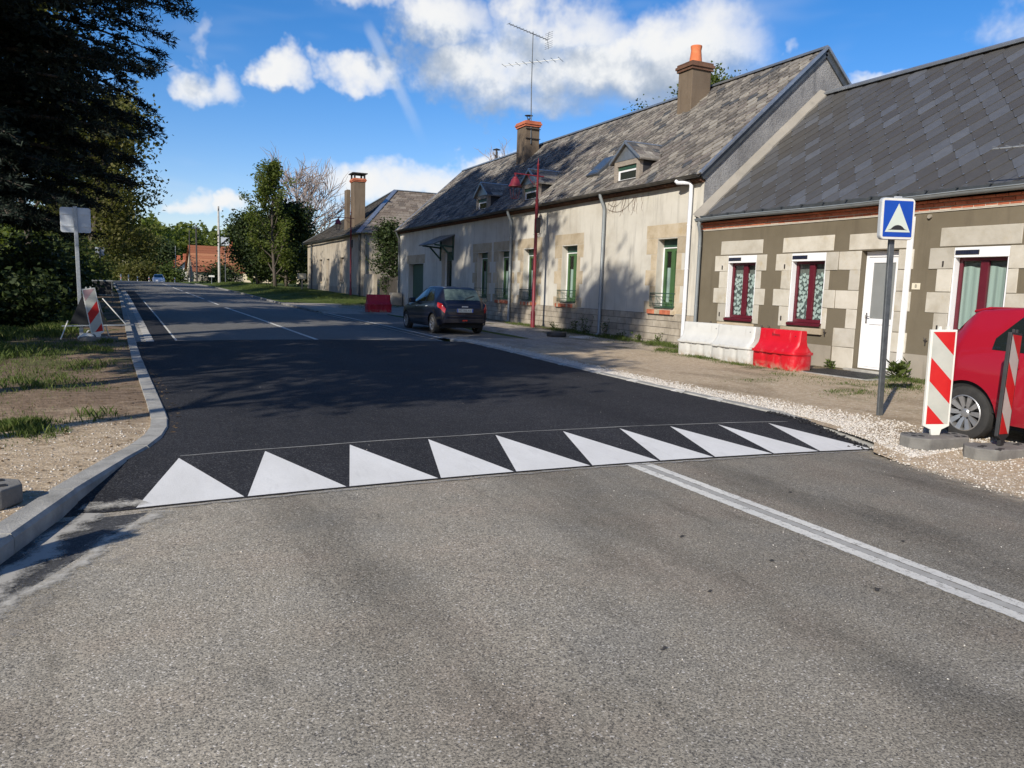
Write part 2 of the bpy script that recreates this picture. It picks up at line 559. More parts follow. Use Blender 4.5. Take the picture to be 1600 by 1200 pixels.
def meadow_mat():
    m, nt, out = new_mat('rough_grass')
    p = nt.pos()
    n = nt.noise(p, .6, 8, .7)
    col = nt.ramp(n, [(.25, (.035, .05, .014)), (.5, (.07, .095, .022)), (.75, (.13, .14, .045))])
    principled(nt, out, col, .95, nt.bump(nt.noise(p, 5, 6, .7), .9, .1), spec=.1)
    return m
M_MEADOW = meadow_mat()
def paint_mat(name, wear=.46, soft=.1, col=(.78, .78, .75), dirt=.25):
    """white road paint, worn through to the asphalt where the noise says so"""
    m, nt, out = new_mat(name)
    p = nt.pos()
    b = nt.node('ShaderNodeBsdfPrincipled')
    c = nt.mix(nt.maprange(nt.noise(nt.scale(p, (1, .6, 1)), 2.2, 6, .6), .35, .75, 0, dirt), col, (.42, .41, .38))
    c = nt.mix(nt.maprange(nt.noise(p, 60, 4, .7), .45, .75, 0, .35), c, (.45, .45, .42))
    c = nt.mix(nt.maprange(nt.noise(nt.scale(p, (5, 1.2, 1)), 2.4, 4, .6, 1.2), .55, .75, 0, .28), c, (.40, .39, .37))
    nt.put(b.inputs['Base Color'], c)
    b.inputs['Roughness'].default_value = .8
    nt.put(b.inputs['Normal'], nt.bump(nt.voro(p, 120), .25, .004))
    t = nt.node('ShaderNodeBsdfTransparent')
    n = nt.math('ADD', nt.math('MULTIPLY', nt.noise(p, 16, 6, .7), .6), nt.math('MULTIPLY', nt.noise(p, 90, 4, .7), .4))
    uv = nt.node('ShaderNodeUVMap')
    edge = nt.sep(uv.outputs[0])[0]      # 0 in the middle, 1 at the rim
    k = nt.maprange(nt.math('SUBTRACT', n, nt.math('MULTIPLY', edge, .22)), wear - .22, wear - .22 + soft)
    mx = nt.node('ShaderNodeMixShader')
    nt.put(mx.inputs[0], k)
    nt.l.new(t.outputs[0], mx.inputs[1])
    nt.l.new(b.outputs[0], mx.inputs[2])
    nt.l.new(mx.outputs[0], out.inputs[0])
    return m
M_PAINT = paint_mat('fresh_white_paint', .41, .05, (.66, .655, .63), .42)
M_PAINT_OLD = paint_mat('worn_white_paint', .535, .16, (.66, .64, .57), .55)
M_CONC = simple('kerb_concrete', (.21, .205, .185), (.40, .385, .345), 5, .92, .7, 60, world=True, bdist=.008)
M_CONC_P = simple('pale_concrete', (.34, .33, .30), (.52, .50, .46), 4, .92, .6, 60, world=True, bdist=.006)

# ------------------------------------------------------------------ terrain functions
def zr(y):
    return float(np.interp(y, [-60, 14, 22, 30, 50, 85, 104, 118, 132, 150, 300, 1500], [0, 0, .06, .144, .38, .80, .915, .95, .88, .62, -3.2, -3.2]))
XL = [(-20, -3.2), (-5, -2.6), (0, -1.9), (3, -1.3), (4.88, -.78), (5.99, -.49), (6.96, -.19), (7.4, -.03), (7.8, .08), (8.3, .14), (9, .155), (11.1, .06), (15.6, -.15), (18.8, -.28), (24.4, -.48), (31, -.72), (38.9, -1.02), (51.9, -1.51), (63, -2.0), (77, -2.74), (102, -3.6), (130, -5.5), (180, -12), (260, -30)]
XR = [(-20, 6.0), (0, 6.5), (3.94, 6.7), (5.5, 6.98), (7, 7.3), (10.6, 7.37), (13, 7.48), (16.3, 7.64), (19, 7.66), (20.5, 7.55), (26.4, 7.40), (35.6, 6.97), (48.6, 6.55), (63.8, 6.4), (79, 5.9), (102, 5.0), (130, 3.5), (180, -3), (260, -21)]
XC = [(-20, 3.98), (20, 3.98), (30, 3.62), (38.8, 3.18), (47, 2.95), (75, 1.93), (94.5, 1.33), (130, -1), (180, -7.5), (260, -25)]
def itp(t, y):
    return float(np.interp(y, [a for a, b in t], [b for a, b in t]))
xl = lambda y: itp(XL, y)
xr = lambda y: itp(XR, y)
xc = lambda y: itp(XC, y)
def sstep(a, b, t):
    t = min(1, max(0, (t - a) / (b - a)))
    return t * t * (3 - 2 * t)
RAMP0, RAMP1, RAMP2, RAMP3 = 5.74, 6.95, 19.3, 20.4
def plateau(y):
    return .10 * float(np.interp(y, [RAMP0, RAMP1, RAMP2, RAMP3], [0, 1, 1, 0]))
def road_z(x, y):
    a, b = xl(y), xr(y)
    u = (x - (a + b) / 2) / ((b - a) / 2)
    return zr(y) + .06 * (1 - min(1.2, u * u)) + plateau(y)
def bump2(x, y, s=1.0):
    return (math.sin(x * 1.7 + y * .9) + math.sin(y * 2.3 - x * .7 + 1) * .6 + math.sin(x * 4.1 + 2) * math.sin(y * 3.3) * .5) * .02 * s
def left_z(x, y):
    d = xl(y) - x
    bank = 1.5 * sstep(2.2, 9, d) * sstep(15, 24, y)
    bank += .9 * sstep(9, 30, d)
    return zr(y) + .095 + bump2(x, y) * sstep(.15, 1.0, d) + bank
def right_z(x, y):
    d = x - xr(y)
    lawn = .28 * sstep(44, 56, y) * sstep(.5, 4, d)
    k = .10 if y > 6.2 else .10 - .085 * sstep(6.2, 4.6, y) * (1 - sstep(.0, 1.2, d))
    park = -.09 * sstep(20.6, 21.6, y) * (1 - sstep(35.0, 35.6, y)) * (1 - sstep(2.9, 3.2, d))
    return zr(y) + k + bump2(x, y, .35) * sstep(.2, 1, d) + lawn + park

YS_NEAR = list(np.arange(-12, 22, .25)) + list(np.arange(22, 60, .8)) + list(np.arange(60, 160, 2.5)) + list(np.arange(160, 330, 10))
# the ground: one sheet to the horizon, lying just below the surfaces laid on it
mb = MB()
rows = []
for y in YS_NEAR + [330, 420, 600, 900, 1500]:
    a, b = xl(y), xr(y)
    row = []
    for d in (900, 400, 200, 120, 80, 55, 40, 30, 24, 19, 15, 12, 9.5, 8, 7, 6, 5.2, 4.5, 3.8, 3.2, 2.6, 2, 1.4, .8, .15):
        x = a - d
        far = sstep(150, 300, y) * 4
        row.append((x, y, left_z(x, y) - .03 + far * sstep(20, 200, d)))
    for t in (0, .25, .5, .75, 1):
        row.append((a + (b - a) * t, y, zr(y) - .12))
    for d in (.15, .8, 1.6, 2.4, 3.2, 4, 5, 6.2, 7.5, 9, 12, 16, 20, 30, 45, 70, 120, 200, 400, 900):
        x = b + d
        row.append((x, y, right_z(x, y) - .03))
    rows.append(row)
mb.grid(rows)
tag(mb.build('ground', M_MEADOW, smooth=True, fix=False), kind='structure')
# verge on the left, pavement on the right
mb = MB()
mb.grid([[(xl(y) - d, y, left_z(xl(y) - d, y) + (0 if d < 7 else -.1)) for d in (7.5, 6.5, 5.6, 4.8, 4.2, 3.6, 3.1, 2.7, 2.3, 2, 1.7, 1.4, 1.15, .9, .7, .5, .35, .22, .14)] for y in [q for q in YS_NEAR if q <= 60]])
tag(mb.build('verge', M_SOIL, smooth=True, fix=False), kind='structure')
mb = MB()
rows = []
for y in [q for q in YS_NEAR if -12 <= q <= 46]:
    b = xr(y) - (.25 if y < 5.6 else 0)
    rows.append([(b + d if d < 9 else 13.75, y, right_z(b + d if d < 9 else 13.75, y) + (.0 if y > 5.6 or d > .1 else -.02)) for d in (.02, .14, .3, .5, .75, 1, 1.3, 1.7, 2.1, 2.6, 3, 3.1, 3.25, 3.5, 4.2, 5, 5.8, 9)])
mb.grid(rows)
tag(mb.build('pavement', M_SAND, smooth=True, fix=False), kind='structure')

def sheet(ys, xa, xb, zf, n=14, lift=0.0):
    m = MB()
    m.grid([[(xa(y) + (xb(y) - xa(y)) * i / n, y, zf(xa(y) + (xb(y) - xa(y)) * i / n, y) + lift) for i in range(n + 1)] for y in ys])
    return m
road_near = sheet(list(np.arange(-12, 5.75, .35)) + [RAMP0], lambda y: xl(y) - .02, xr, road_z, 20).build('old_road', M_OLD, smooth=True, fix=False)
tag(road_near, kind='structure')
table = sheet([RAMP0, 6.0, 6.4, 6.7, 6.9, 6.95, 7.05, 7.3] + list(np.arange(7.8, 19, .5)) + [19.2, 19.3, 19.4, 19.8, 20.1, 20.4], lambda y: xl(y) - .02, lambda y: xr(y) + .02, road_z, 20, .004).build('raised_table', M_NEW, smooth=30, fix=False)
tag(table, kind='structure')
far_ys = [20.4, 21, 22, 23.5] + list(np.arange(25, 60, 1.5)) + list(np.arange(60, 160, 3)) + list(np.arange(160, 265, 10))
road_far = sheet(far_ys, lambda y: xl(y) - .02, lambda y: xr(y) + .02, road_z, 16).build('far_road', M_FAR, smooth=True, fix=False)
tag(road_far, kind='structure')
# darker strip laid along the left edge and the parking bay on the right
strip_e = lambda y: float(np.interp(y, [20, 30.6, 42, 63], [.57, .22, -.2, -1.0]))
m_ = sheet([20.4] + list(np.arange(21, 64, 1.5)), lambda y: xl(y) + .42, strip_e, road_z, 3, .005)
m_.build('asphalt_strip', M_NEW, road_far, fix=False)
park = sheet(list(np.arange(20.8, 35.5, .7)) + [35.4], lambda y: xr(y) + .0, lambda y: 10.4 - .04 * max(0, y - 28), lambda x, y: zr(y) + .03, 6, .0).build('parking_bay', M_FAR, fix=False)
tag(park, kind='structure')

# ------------------------------------------------------------------ road markings
def marked(name, mbx, mat, parent, uvs):
    o = mbx.build(name, mat, parent, fix=False)
    me = o.data
    ul = me.uv_layers.new(name='UVMap')
    for lp in me.loops:
        ul.data[lp.index].uv = (uvs[lp.vertex_index], 0)
    return o
def stripe(name, pts, w, mat, parent, zf=road_z, lift=.005, soft=False):
    """strip along a polyline of (x, y): 5 across so the rim can fray"""
    P, uv = [], []
    n = len(pts)
    for i, (x, y) in enumerate(pts):
        a = Vector(pts[max(0, i - 1)]); b = Vector(pts[min(n - 1, i + 1)])
        t = (b - a).normalized()
        nx, ny = -t.y, t.x
        row = []
        for k in ((-1, -.5, 0, .5, 1) if soft else (-1, -.72, .72, 1)):
            px, py = x + nx * w / 2 * k, y + ny * w / 2 * k
            row.append((px, py, zf(px, py) + lift))
            uv.append(abs(k) if soft else 1.0 if abs(k) == 1 else 0.0)
        P.append(row)
    m = MB(); m.grid(P)
    return marked(name, m, mat, parent, uv)
TB = [(-.13, .61), (.61, 1.38), (1.38, 2.16), (2.16, 2.87), (2.87, 3.65), (3.65, 4.40), (4.40, 5.04), (5.04, 5.76), (5.76, 6.35), (6.35, 7.05)]
TT = [.19, .88, 1.62, 2.37, 3.07, 3.83, 4.52, 5.18, 5.85, 6.60]
# corrected for the crown of the road
for i in range(10):
    kc = lambda x: 1 - (.06 * max(0, 1 - ((x - 3.5) / 3.6) ** 2)) / 1.6
    x0, x1, xt = TB[i][0] * kc(TB[i][0]) + .012, TB[i][1] * kc(TB[i][1]) - .012, TT[i]
    y0, yt = RAMP0 + .012, 6.86
    N = 8
    m = MB()
    P = []
    for j in range(N + 1):
        t = j / N
        a, b = x0 + (xt - x0) * t, x1 + (xt - x1) * t
        y = y0 + (yt - y0) * t
        P.append([(a + (b - a) * k / 4, y, road_z(a + (b - a) * k / 4, y) + .009) for k in range(5)])
    m.grid(P)
    marked('painted_triangle', m, M_PAINT, table, [0.0] * len(m.v))
ysn = list(np.arange(-8, 5.6, .4)) + [5.72]
stripe('centre_line', [(3.895, y) for y in ysn], .115, M_PAINT_OLD, road_near)
stripe('centre_line', [(4.065, y) for y in ysn], .10, M_PAINT_OLD, road_near)
stripe('grey_line', [(3.984, y) for y in ysn], .066, simple('grey_line_paint', (.30, .29, .26), (.38, .37, .335), 8, .85, world=True), road_near, lift=.004)
for a, b, w in [(20.5, 38.5, .13), (41.2, 46.5, .12), (48.8, 62, .12), (64, 76, .12), (79, 95, .12), (100, 112, .12)]:
    stripe('centre_line', [(xc(y), y) for y in np.linspace(a, b, 10)], w, M_PAINT_OLD, road_far)
stripe('edge_line', [(strip_e(y) + .02, y) for y in np.linspace(20.6, 45, 16)], .06, M_PAINT_OLD, road_far, lift=.007)
stripe('edge_line', [(xr(y) - .02, y) for y in np.linspace(20.7, 36, 14)], .10, M_PAINT_OLD, road_far, lift=.014)
stripe('edge_line', [(xr(y) + .28, y) for y in np.linspace(20.7, 35, 14)], .09, M_PAINT_OLD, park, zf=lambda x, y: zr(y) + .03)
stripe('bay_line', [(x, 28.75) for x in np.linspace(7.6, 10.0, 5)], .09, M_PAINT_OLD, park, zf=lambda x, y: zr(y) + .03)
stripe('bay_line', [(x, 35.3) for x in np.linspace(7.0, 10.0, 6)], .12, M_PAINT_OLD, park, zf=lambda x, y: zr(y) + .03)
# chalk line of the setting out along the tips of the triangles
ch = MB()
for i in range(30):
    x0 = .2 + i * .225
    ch.bar((x0, 6.93 + .008 * math.sin(i), road_z(x0, 6.93) + .006), (x0 + .235, 6.93 + .008 * math.sin(i + 1), road_z(x0 + .235, 6.93) + .006), .012, .002)
ch.build('chalk_line', simple('chalk', (.35, .35, .33), (.1, .1, .1), 3, .9, world=True), table)
# white blobs left at the far edge of the table
bl = MB()
for x in (1.4, 2.35, 3.1, 4.6, 5.9, 6.6):
    bl.obox((x, 20.25, road_z(x, 20.25) + .006), (.09, 0, 0), (0, .03, 0), (0, 0, .004))
bl.build('paint_dab', M_PAINT_OLD, table)
# dark asphalt and pale cement dust between the near kerb and the old road
def ragged(name, mat0, alpha_noise, thr, soft):
    m, nt, out = new_mat(name)
    p = nt.pos()
    b = principled(nt, None, mat0, .95, spec=.1)
    t = nt.node('ShaderNodeBsdfTransparent')
    uv = nt.sep(nt.node('ShaderNodeUVMap').outputs[0])[0]
    n = nt.math('ADD', nt.math('MULTIPLY', nt.noise(p, alpha_noise, 6, .68), .7), nt.math('MULTIPLY', nt.noise(p, 70, 3, .7), .3))
    k = nt.maprange(nt.math('SUBTRACT', n, nt.math('MULTIPLY', uv, .42)), thr, thr + soft)
    mx = nt.node('ShaderNodeMixShader')
    nt.put(mx.inputs[0], k)
    nt.l.new(t.outputs[0], mx.inputs[1]); nt.l.new(b.outputs[0], mx.inputs[2])
    nt.l.new(mx.outputs[0], out.inputs[0])
    return m
DE = [(-3.4, -3), (-1.55, 2), (-.69, 4.23), (-.46, 4.69), (-.05, 5.62)]
dx = lambda y: float(np.interp(y, [b for a, b in DE], [a for a, b in DE]))
m_ = sheet(list(np.arange(-3, 5.7, .4)) + [5.62], lambda y: xl(y), lambda y: max(xl(y) + .02, dx(y)), road_z, 4, .004)
m_.build('asphalt_strip', asphalt_mat('dark_edge_asphalt', (.035, .035, .036), (.085, .085, .085), (.2, .2, .19), .5, .2, .5), road_near, fix=False)
M_DUST = ragged('cement_dust', (.44, .42, .37), 13, .27, .30)
wob = lambda y: .03 * math.sin(y * 7.1) + .02 * math.sin(y * 17 + 1)
stripe('cement_dust', [(dx(y) + .05 + wob(y), y) for y in np.linspace(0, 5.62, 40)], .30, M_DUST, road_near, lift=.009, soft=True)
stripe('cement_dust', [(dx(y) + .22 + wob(y) * 2, y) for y in np.linspace(0, 5.4, 40)], .5, ragged('thin_dust', (.36, .335, .29), 11, .40, .45), road_near, lift=.006, soft=True)
stripe('cement_dust', [(xl(y) + .15 + wob(y * 1.3), y) for y in np.linspace(3.0, 5.72, 30)], .36, ragged('cement_smear', (.36, .345, .31), 7, .24, .2), road_near, lift=.013, soft=True)
stripe('cement_dust', [(x, 5.86 - .02 * x + .5 * wob(x * 9)) for x in np.linspace(-.46, -.08, 8)], .30, M_DUST, table, lift=.012, soft=True)
stripe('cement_dust', [(x, 5.67 + .4 * wob(x * 3)) for x in np.linspace(-.1, 6.9, 60)], .14, ragged('grey_dust', (.33, .315, .285), 12, .34, .22), road_near, lift=.010, soft=True)
stripe('cement_dust', [(xr(y) - .22 + wob(y), y) for y in np.linspace(1.5, 5.7, 30)], 1.0, ragged('sand_dust', (.40, .35, .27), 7, .28, .4), road_near, lift=.008, soft=True)
# old tyre scuffs and oil spots on the worn surface
sc_ = ragged('oil_spot', (.06, .056, .052), 40, .18, .25)
for (x, y, w) in ((3.05, 3.85, .022), (3.28, 3.3, .018), (4.62, 4.5, .022), (2.0, 2.6, .018), (3.5, 2.75, .024), (2.62, 3.05, .016), (4.4, 3.3, .018)):
    stripe('oil_spot', [(x - w, y - w * .6), (x, y), (x + w, y + w * .7)], w * 1.9, sc_, road_near, lift=.006, soft=True)

# ------------------------------------------------------------------ kerbs, stone by stone
def kerb_run(name, pts, w, side, h_top, depth, mat, seg_len, tilt=0):
    """pts polyline (x,y) of the road-side edge; side = -1 outwards to the left"""
    root = bpy.data.objects.new(name, None)
    link(root); tag(root, kind='structure'); OFF[root.name] = Vector((0, 0, 0))
    # resample
    P = [Vector((*p, 0)) for p in pts]
    L = [0]
    for a, b in zip(P, P[1:]): L.append(L[-1] + (b - a).length)
    def at(s):
        s = max(0, min(L[-1], s))
        for i in range(len(P) - 1):
            if s <= L[i + 1] or i == len(P) - 2:
                t = (s - L[i]) / max(1e-6, L[i + 1] - L[i])
                return P[i].lerp(P[i + 1], t)
    s = 0
    k = 0
    while s < L[-1] - .05:
        ln = seg_len(at(s).y)
        a, b = at(s + .004), at(min(L[-1], s + ln - .004))
        t = (b - a).normalized()
        n = Vector((-t.y, t.x, 0)) * (1 if side < 0 else -1)
        j = random.uniform(-.004, .004)
        za, zb = h_top(a.y) + j, h_top(b.y) + j
        ch = .02
        v = []
        for p, z in ((a, za), (b, zb)):
            p = p + n * random.uniform(-.005, .005)
            v += [p + Vector((0, 0, z - depth)), p + Vector((0, 0, z - ch * 1.3)), p + n * ch + Vector((0, 0, z)), p + n * w + Vector((0, 0, z)), p + n * w + Vector((0, 0, z - depth))]
        m = MB()
        m.add(v, [(0, 1, 2, 3, 4), (9, 8, 7, 6, 5), (0, 5, 6, 1), (1, 6, 7, 2), (2, 7, 8, 3), (3, 8, 9, 4)])
        m.build('kerb_stone', mat, root)
        s += ln
        k += 1
    return root
ys = [2.2, 3, 4, 4.88, 5.5, 5.99, 6.5, 6.96, 7.2, 7.4, 7.6, 7.8, 8.05, 8.3, 8.6, 9, 10, 11.1, 13, 15.6, 18.8, 22, 24.4, 28, 31, 35, 38.9, 45, 51.9, 63, 77, 90]
kerb_run('kerb_left', [(xl(y), y) for y in ys], .17, -1, lambda y: zr(y) + .125 - .0 * y, .24, M_CONC, lambda y: .98 if y < 6 else .49 if y < 9.5 else .98)
ys = [19.3, 22, 25, 30, 36, 43, 52, 63]
kerb_run('gutter_stones', [(xl(y) + .43, y) for y in ys], .2, -1, lambda y: zr(y) + .028 + plateau(y) * .2, .12, M_CONC_P, lambda y: .5 if y < 30 else 1.0)
m_ = sheet([19.2, 20, 21] + list(np.arange(22, 64, 2)), lambda y: xl(y), lambda y: xl(y) + .25, lambda x, y: zr(y) + .012, 2, .006)
tag(m_.build('gutter_channel', M_CONC, fix=False), kind='structure')
def ktop_r(y):
    return zr(y) + float(np.interp(y, [5.4, 6.0, 7.5, 20, 21.5], [.03, .06, .12, .12, .10]))
ys = [5.55, 6, 6.5, 7, 8, 9, 10.6, 13, 16.3, 18, 19, 19.8, 20.4, 20.9]
pts = [(xr(y), y) for y in ys]
pts[-1] = (7.75, 20.75)
kerb_run('kerb_right', pts + [(8.3, 20.95)], .15, 1, ktop_r, .2, M_CONC, lambda y: .98)
kerb_run('kerb_bay', [(xr(35.6), 35.6), (7.4, 35.6), (8.2, 35.62), (9.2, 35.75), (10.2, 36.0)], .14, -1, lambda y: zr(y) + .10, .2, M_CONC_P, lambda y: .98)
kerb_run('kerb_far', [(xr(y), y) for y in (36, 40, 45, 50, 56, 64, 72, 79, 90, 102)], .14, 1, lambda y: zr(y) + .10, .2, simple('dark_kerb', (.10, .10, .095), (.26, .25, .23), 3, .9, world=True), lambda y: 1.0)
# cement haunching on the right kerb
hc = MB()
for y in (8.7, 9.6, 10.9, 12.2, 13.6, 14.9, 16.2, 17.6):
    x = xr(y) + .02
    hc.add([(x - .06, y - .16, road_z(x - .06, y) + .006), (x - .05, y + .14, road_z(x - .05, y) + .006), (x + .03, y + .12, ktop_r(y) + .012), (x + .10, y, ktop_r(y) + .016), (x + .03, y - .12, ktop_r(y) + .012), (x - .012, y, ktop_r(y) - .02)], [(0, 5, 4), (0, 1, 5), (1, 2, 5), (2, 3, 4), (2, 4, 5)])
tag(hc.build('cement_dab', M_CONC_P), kind='structure')
# ------------------------------------------------------------------ house materials
def wall_mat(name, cols, streak=.4, rough=.95, bump=.5, bscale=70, grain=.2, bdist=.006):
    m, nt, out = new_mat(name)
    p = nt.pos()
    n1 = nt.noise(p, .7, 7, .62)
    st = nt.noise(nt.scale(p, (3, 3, .35)), 1.6, 6, .62)
    gr = nt.noise(p, bscale, 4, .7)
    col = nt.ramp(n1, [(.28, cols[0]), (.5, cols[1]), (.72, cols[2])])
    col = nt.mix(nt.math('MULTIPLY', nt.maprange(st, .50, .72, 0, streak, True), 1), col, cols[3])
    col = nt.mix(nt.maprange(gr, .45, .75, 0, grain), col, cols[3])
    principled(nt, out, col, rough, nt.bump(nt.math('ADD', gr, nt.math('MULTIPLY', nt.noise(p, 6, 4), .8)), bump, bdist), spec=.15)
    return m
M_TAUPE = wall_mat('taupe_render', [(.125, .105, .073), (.15, .128, .09), (.175, .15, .108), (.085, .07, .05)], .35, bump=.5, bscale=55)
M_STUCCO = wall_mat('aged_cream_stucco', [(.42, .385, .32), (.53, .505, .44), (.59, .565, .50), (.28, .26, .225)], .5, bump=.3, bscale=60, grain=.12)
M_GABLE = wall_mat('grey_roughcast', [(.16, .16, .165), (.26, .26, .26), (.38, .375, .36), (.08, .08, .082)], .45, bump=1.0, bscale=28, grain=.6, bdist=.03)
M_CEMENT = wall_mat('cement_fillet', [(.22, .205, .175), (.27, .25, .215), (.31, .29, .25), (.13, .125, .11)], .4, bump=.5)
M_PLINTH = wall_mat('cement_plinth', [(.22, .19, .15), (.30, .27, .22), (.36, .32, .26), (.13, .12, .09)], .5, bump=.4)
M_FARWALL = wall_mat('weathered_wall', [(.30, .26, .20), (.40, .35, .275), (.46, .41, .33), (.16, .145, .12)], .6, bump=.3)
def stone_mat(name, cols, stain=(.36, .27, .12), sa=.5):
    m, nt, out = new_mat(name)
    p = nt.pos()
    oi = nt.node('ShaderNodeObjectInfo').outputs['Random']
    n = nt.noise(p, 2.6, 7, .65)
    col = nt.ramp(n, [(.3, cols[0]), (.52, cols[1]), (.75, cols[2])])
    col = nt.mix(1.0, col, nt.maprange(oi, 0, 1, .80, 1.08), 'MULTIPLY')
    col = nt.mix(nt.maprange(nt.noise(p, 1.1, 6, .7), .56, .72, 0, sa, True), col, stain)
    pit = nt.maprange(nt.noise(p, 30, 5, .7), .62, .75, 0, .45)
    col = nt.mix(pit, col, (.22, .19, .15))
    principled(nt, out, col, .9, nt.bump(nt.math('SUBTRACT', nt.noise(p, 9, 5, .65), nt.math('MULTIPLY', pit, .5)), .45, .012), spec=.2)
    return m
M_LIME = stone_mat('limestone', [(.40, .365, .295), (.49, .46, .39), (.55, .52, .455)])
M_LIME_OLD = stone_mat('old_limestone', [(.36, .29, .19), (.46, .385, .275), (.52, .45, .34)], (.36, .235, .07), .6)
M_BLOCK = stone_mat('plinth_blocks', [(.26, .225, .175), (.37, .325, .26), (.47, .425, .35)], (.16, .15, .12), .5)
M_JOINT = simple('dark_joint', (.07, .062, .052), (.13, .115, .095), 8, .95, world=True)
M_BRICK = stone_mat('red_brick', [(.36, .105, .055), (.48, .15, .08), (.56, .22, .12)], (.2, .1, .07), .3)
M_BRICK_D = stone_mat('sooty_brick', [(.08, .045, .032), (.14, .075, .05), (.2, .12, .08)], (.05, .045, .04), .5)
def slate_mat(name, stops, lichen=0, rough=.55, bump=.25, spec=.4, lich_col=(.36, .32, .26)):
    m, nt, out = new_mat(name)
    p = nt.pos()
    oi = nt.node('ShaderNodeObjectInfo').outputs['Random']
    ri = nt.node('ShaderNodeNewGeometry').outputs['Random Per Island']
    r = nt.math('FRACT', nt.math('ADD', nt.math('MULTIPLY', oi, 7.13), nt.math('MULTIPLY', ri, 3.7)))
    col = nt.ramp(r, stops, 'CONSTANT')
    col = nt.mix(nt.maprange(nt.noise(p, 7, 5, .65), .3, .7, 0, .28), col, (.03, .03, .03))
    if lichen:
        l = nt.math('MULTIPLY', nt.maprange(nt.noise(p, 8, 7, .74), .50, .68, 0, lichen, True), nt.maprange(r, .0, .14, .1, 1))
        col = nt.mix(l, col, lich_col)
        col = nt.mix(nt.maprange(nt.noise(p, 26, 5, .7), .58, .70, 0, lichen * .5, True), col, (.06, .05, .04))
    principled(nt, out, col, rough, nt.bump(nt.noise(p, 24, 5, .7), bump, .006), spec=spec)
    return m
M_SLATE = slate_mat('new_slates', [(0, (.066, .062, .056)), (.22, (.073, .070, .064)), (.42, (.080, .081, .083)), (.62, (.091, .096, .105)), (.80, (.069, .067, .063)), (.93, (.102, .108, .118))], rough=.48, spec=.45)
M_SLATE_OLD = slate_mat('lichened_slates', [(0, (.065, .07, .078)), (.08, (.135, .122, .108)), (.26, (.195, .178, .155)), (.45, (.165, .145, .13)), (.6, (.235, .215, .185)), (.76, (.105, .097, .088)), (.88, (.28, .26, .225))], .62, .85, .7, .2, (.47, .435, .365))
M_SLATE_DK = slate_mat('dormer_slates', [(0, (.03, .03, .033)), (.5, (.045, .046, .05))], 0, .6)
M_ZINC = simple('zinc', (.30, .325, .35), (.42, .445, .47), 5, .38, .1, 20, metallic=.75, world=True)
M_ZINC_D = simple('dark_zinc', (.075, .085, .092), (.13, .14, .148), 5, .42, .1, 20, metallic=.55, world=True)
M_GUTTER = simple('grey_gutter', (.20, .225, .235), (.27, .295, .305), 4, .5, metallic=.2, world=True)
M_PVC = simple('white_pvc', (.74, .75, .76), (.80, .80, .80), 3, .35, world=True)
M_WPIPE = simple('white_pipe', (.62, .64, .67), (.72, .73, .75), 3, .45, world=True)
M_MAROON = simple('maroon_frame', (.085, .008, .016), (.11, .012, .022), 3, .35, world=True)
M_GREEN = simple('green_frame', (.04, .095, .032), (.06, .13, .045), 4, .45, world=True)
M_GREEN_D = simple('dark_green_paint', (.02, .06, .04), (.035, .085, .055), 4, .5, world=True)
M_DARK = simple('dark_room', (.012, .012, .013), None, rough=.9)  # near-black colour stands for the shade inside, behind the windows
M_BLACK = simple('black_plastic', (.015, .015, .016), (.03, .03, .03), 8, .55)
M_IRON = simple('black_iron', (.02, .018, .017), (.05, .04, .035), 30, .6)
M_TERRA = simple('terracotta', (.52, .13, .045), (.68, .21, .08), 5, .8, world=True)
M_CHIM = wall_mat('chimney_render', [(.115, .085, .06), (.15, .115, .082), (.185, .145, .105), (.07, .055, .042)], .5)
M_WOOD = simple('grey_wood', (.20, .17, .14), (.33, .29, .24), 9, .85, .3, 30, world=True, stretch=(1, 1, 4))
def glass_mat(name='window_glass', tint=(.85, .9, .88), refl=1.0):
    m, nt, out = new_mat(name)
    t = nt.node('ShaderNodeBsdfTransparent'); nt.put(t.inputs[0], tint)
    gl = nt.node('ShaderNodeBsdfGlossy'); gl.inputs['Roughness'].default_value = .03
    lw = nt.node('ShaderNodeLayerWeight'); lw.inputs[0].default_value = .5
    fr_ = nt.math('MULTIPLY_ADD', nt.math('POWER', lw.outputs['Facing'], 5), .95, .045)
    mx = nt.node('ShaderNodeMixShader')
    nt.put(mx.inputs[0], nt.math('MULTIPLY', fr_, refl, clamp=True))
    nt.l.new(t.outputs[0], mx.inputs[1]); nt.l.new(gl.outputs[0], mx.inputs[2])
    nt.l.new(mx.outputs[0], out.inputs[0])
    return m
M_GLASS = glass_mat()
M_FROST = simple('frosted_glass', (.20, .21, .205), (.24, .25, .245), 2, .25, world=True, spec=.6)
def cloth_mat(name, c, alpha):
    m, nt, out = new_mat(name)
    p = nt.pos()
    b = principled(nt, None, c, .9, spec=.1)
    t = nt.node('ShaderNodeBsdfTransparent')
    mx = nt.node('ShaderNodeMixShader')
    fold = nt.maprange(nt.noise(nt.scale(p, (1, 9, .15)), 3, 3), .3, .7, alpha - .1, alpha + .1)
    nt.put(mx.inputs[0], fold)
    nt.l.new(t.outputs[0], mx.inputs[1]); nt.l.new(b.outputs[0], mx.inputs[2])
    nt.l.new(mx.outputs[0], out.inputs[0])
    return m
M_NET = cloth_mat('net_curtain', (.38, .46, .43), .86)
M_LACE = cloth_mat('lace_ground', (.12, .145, .145), .9)
M_HEART = simple('lace_hearts', (.40, .47, .455), (.47, .535, .52), 20, .9, world=True)

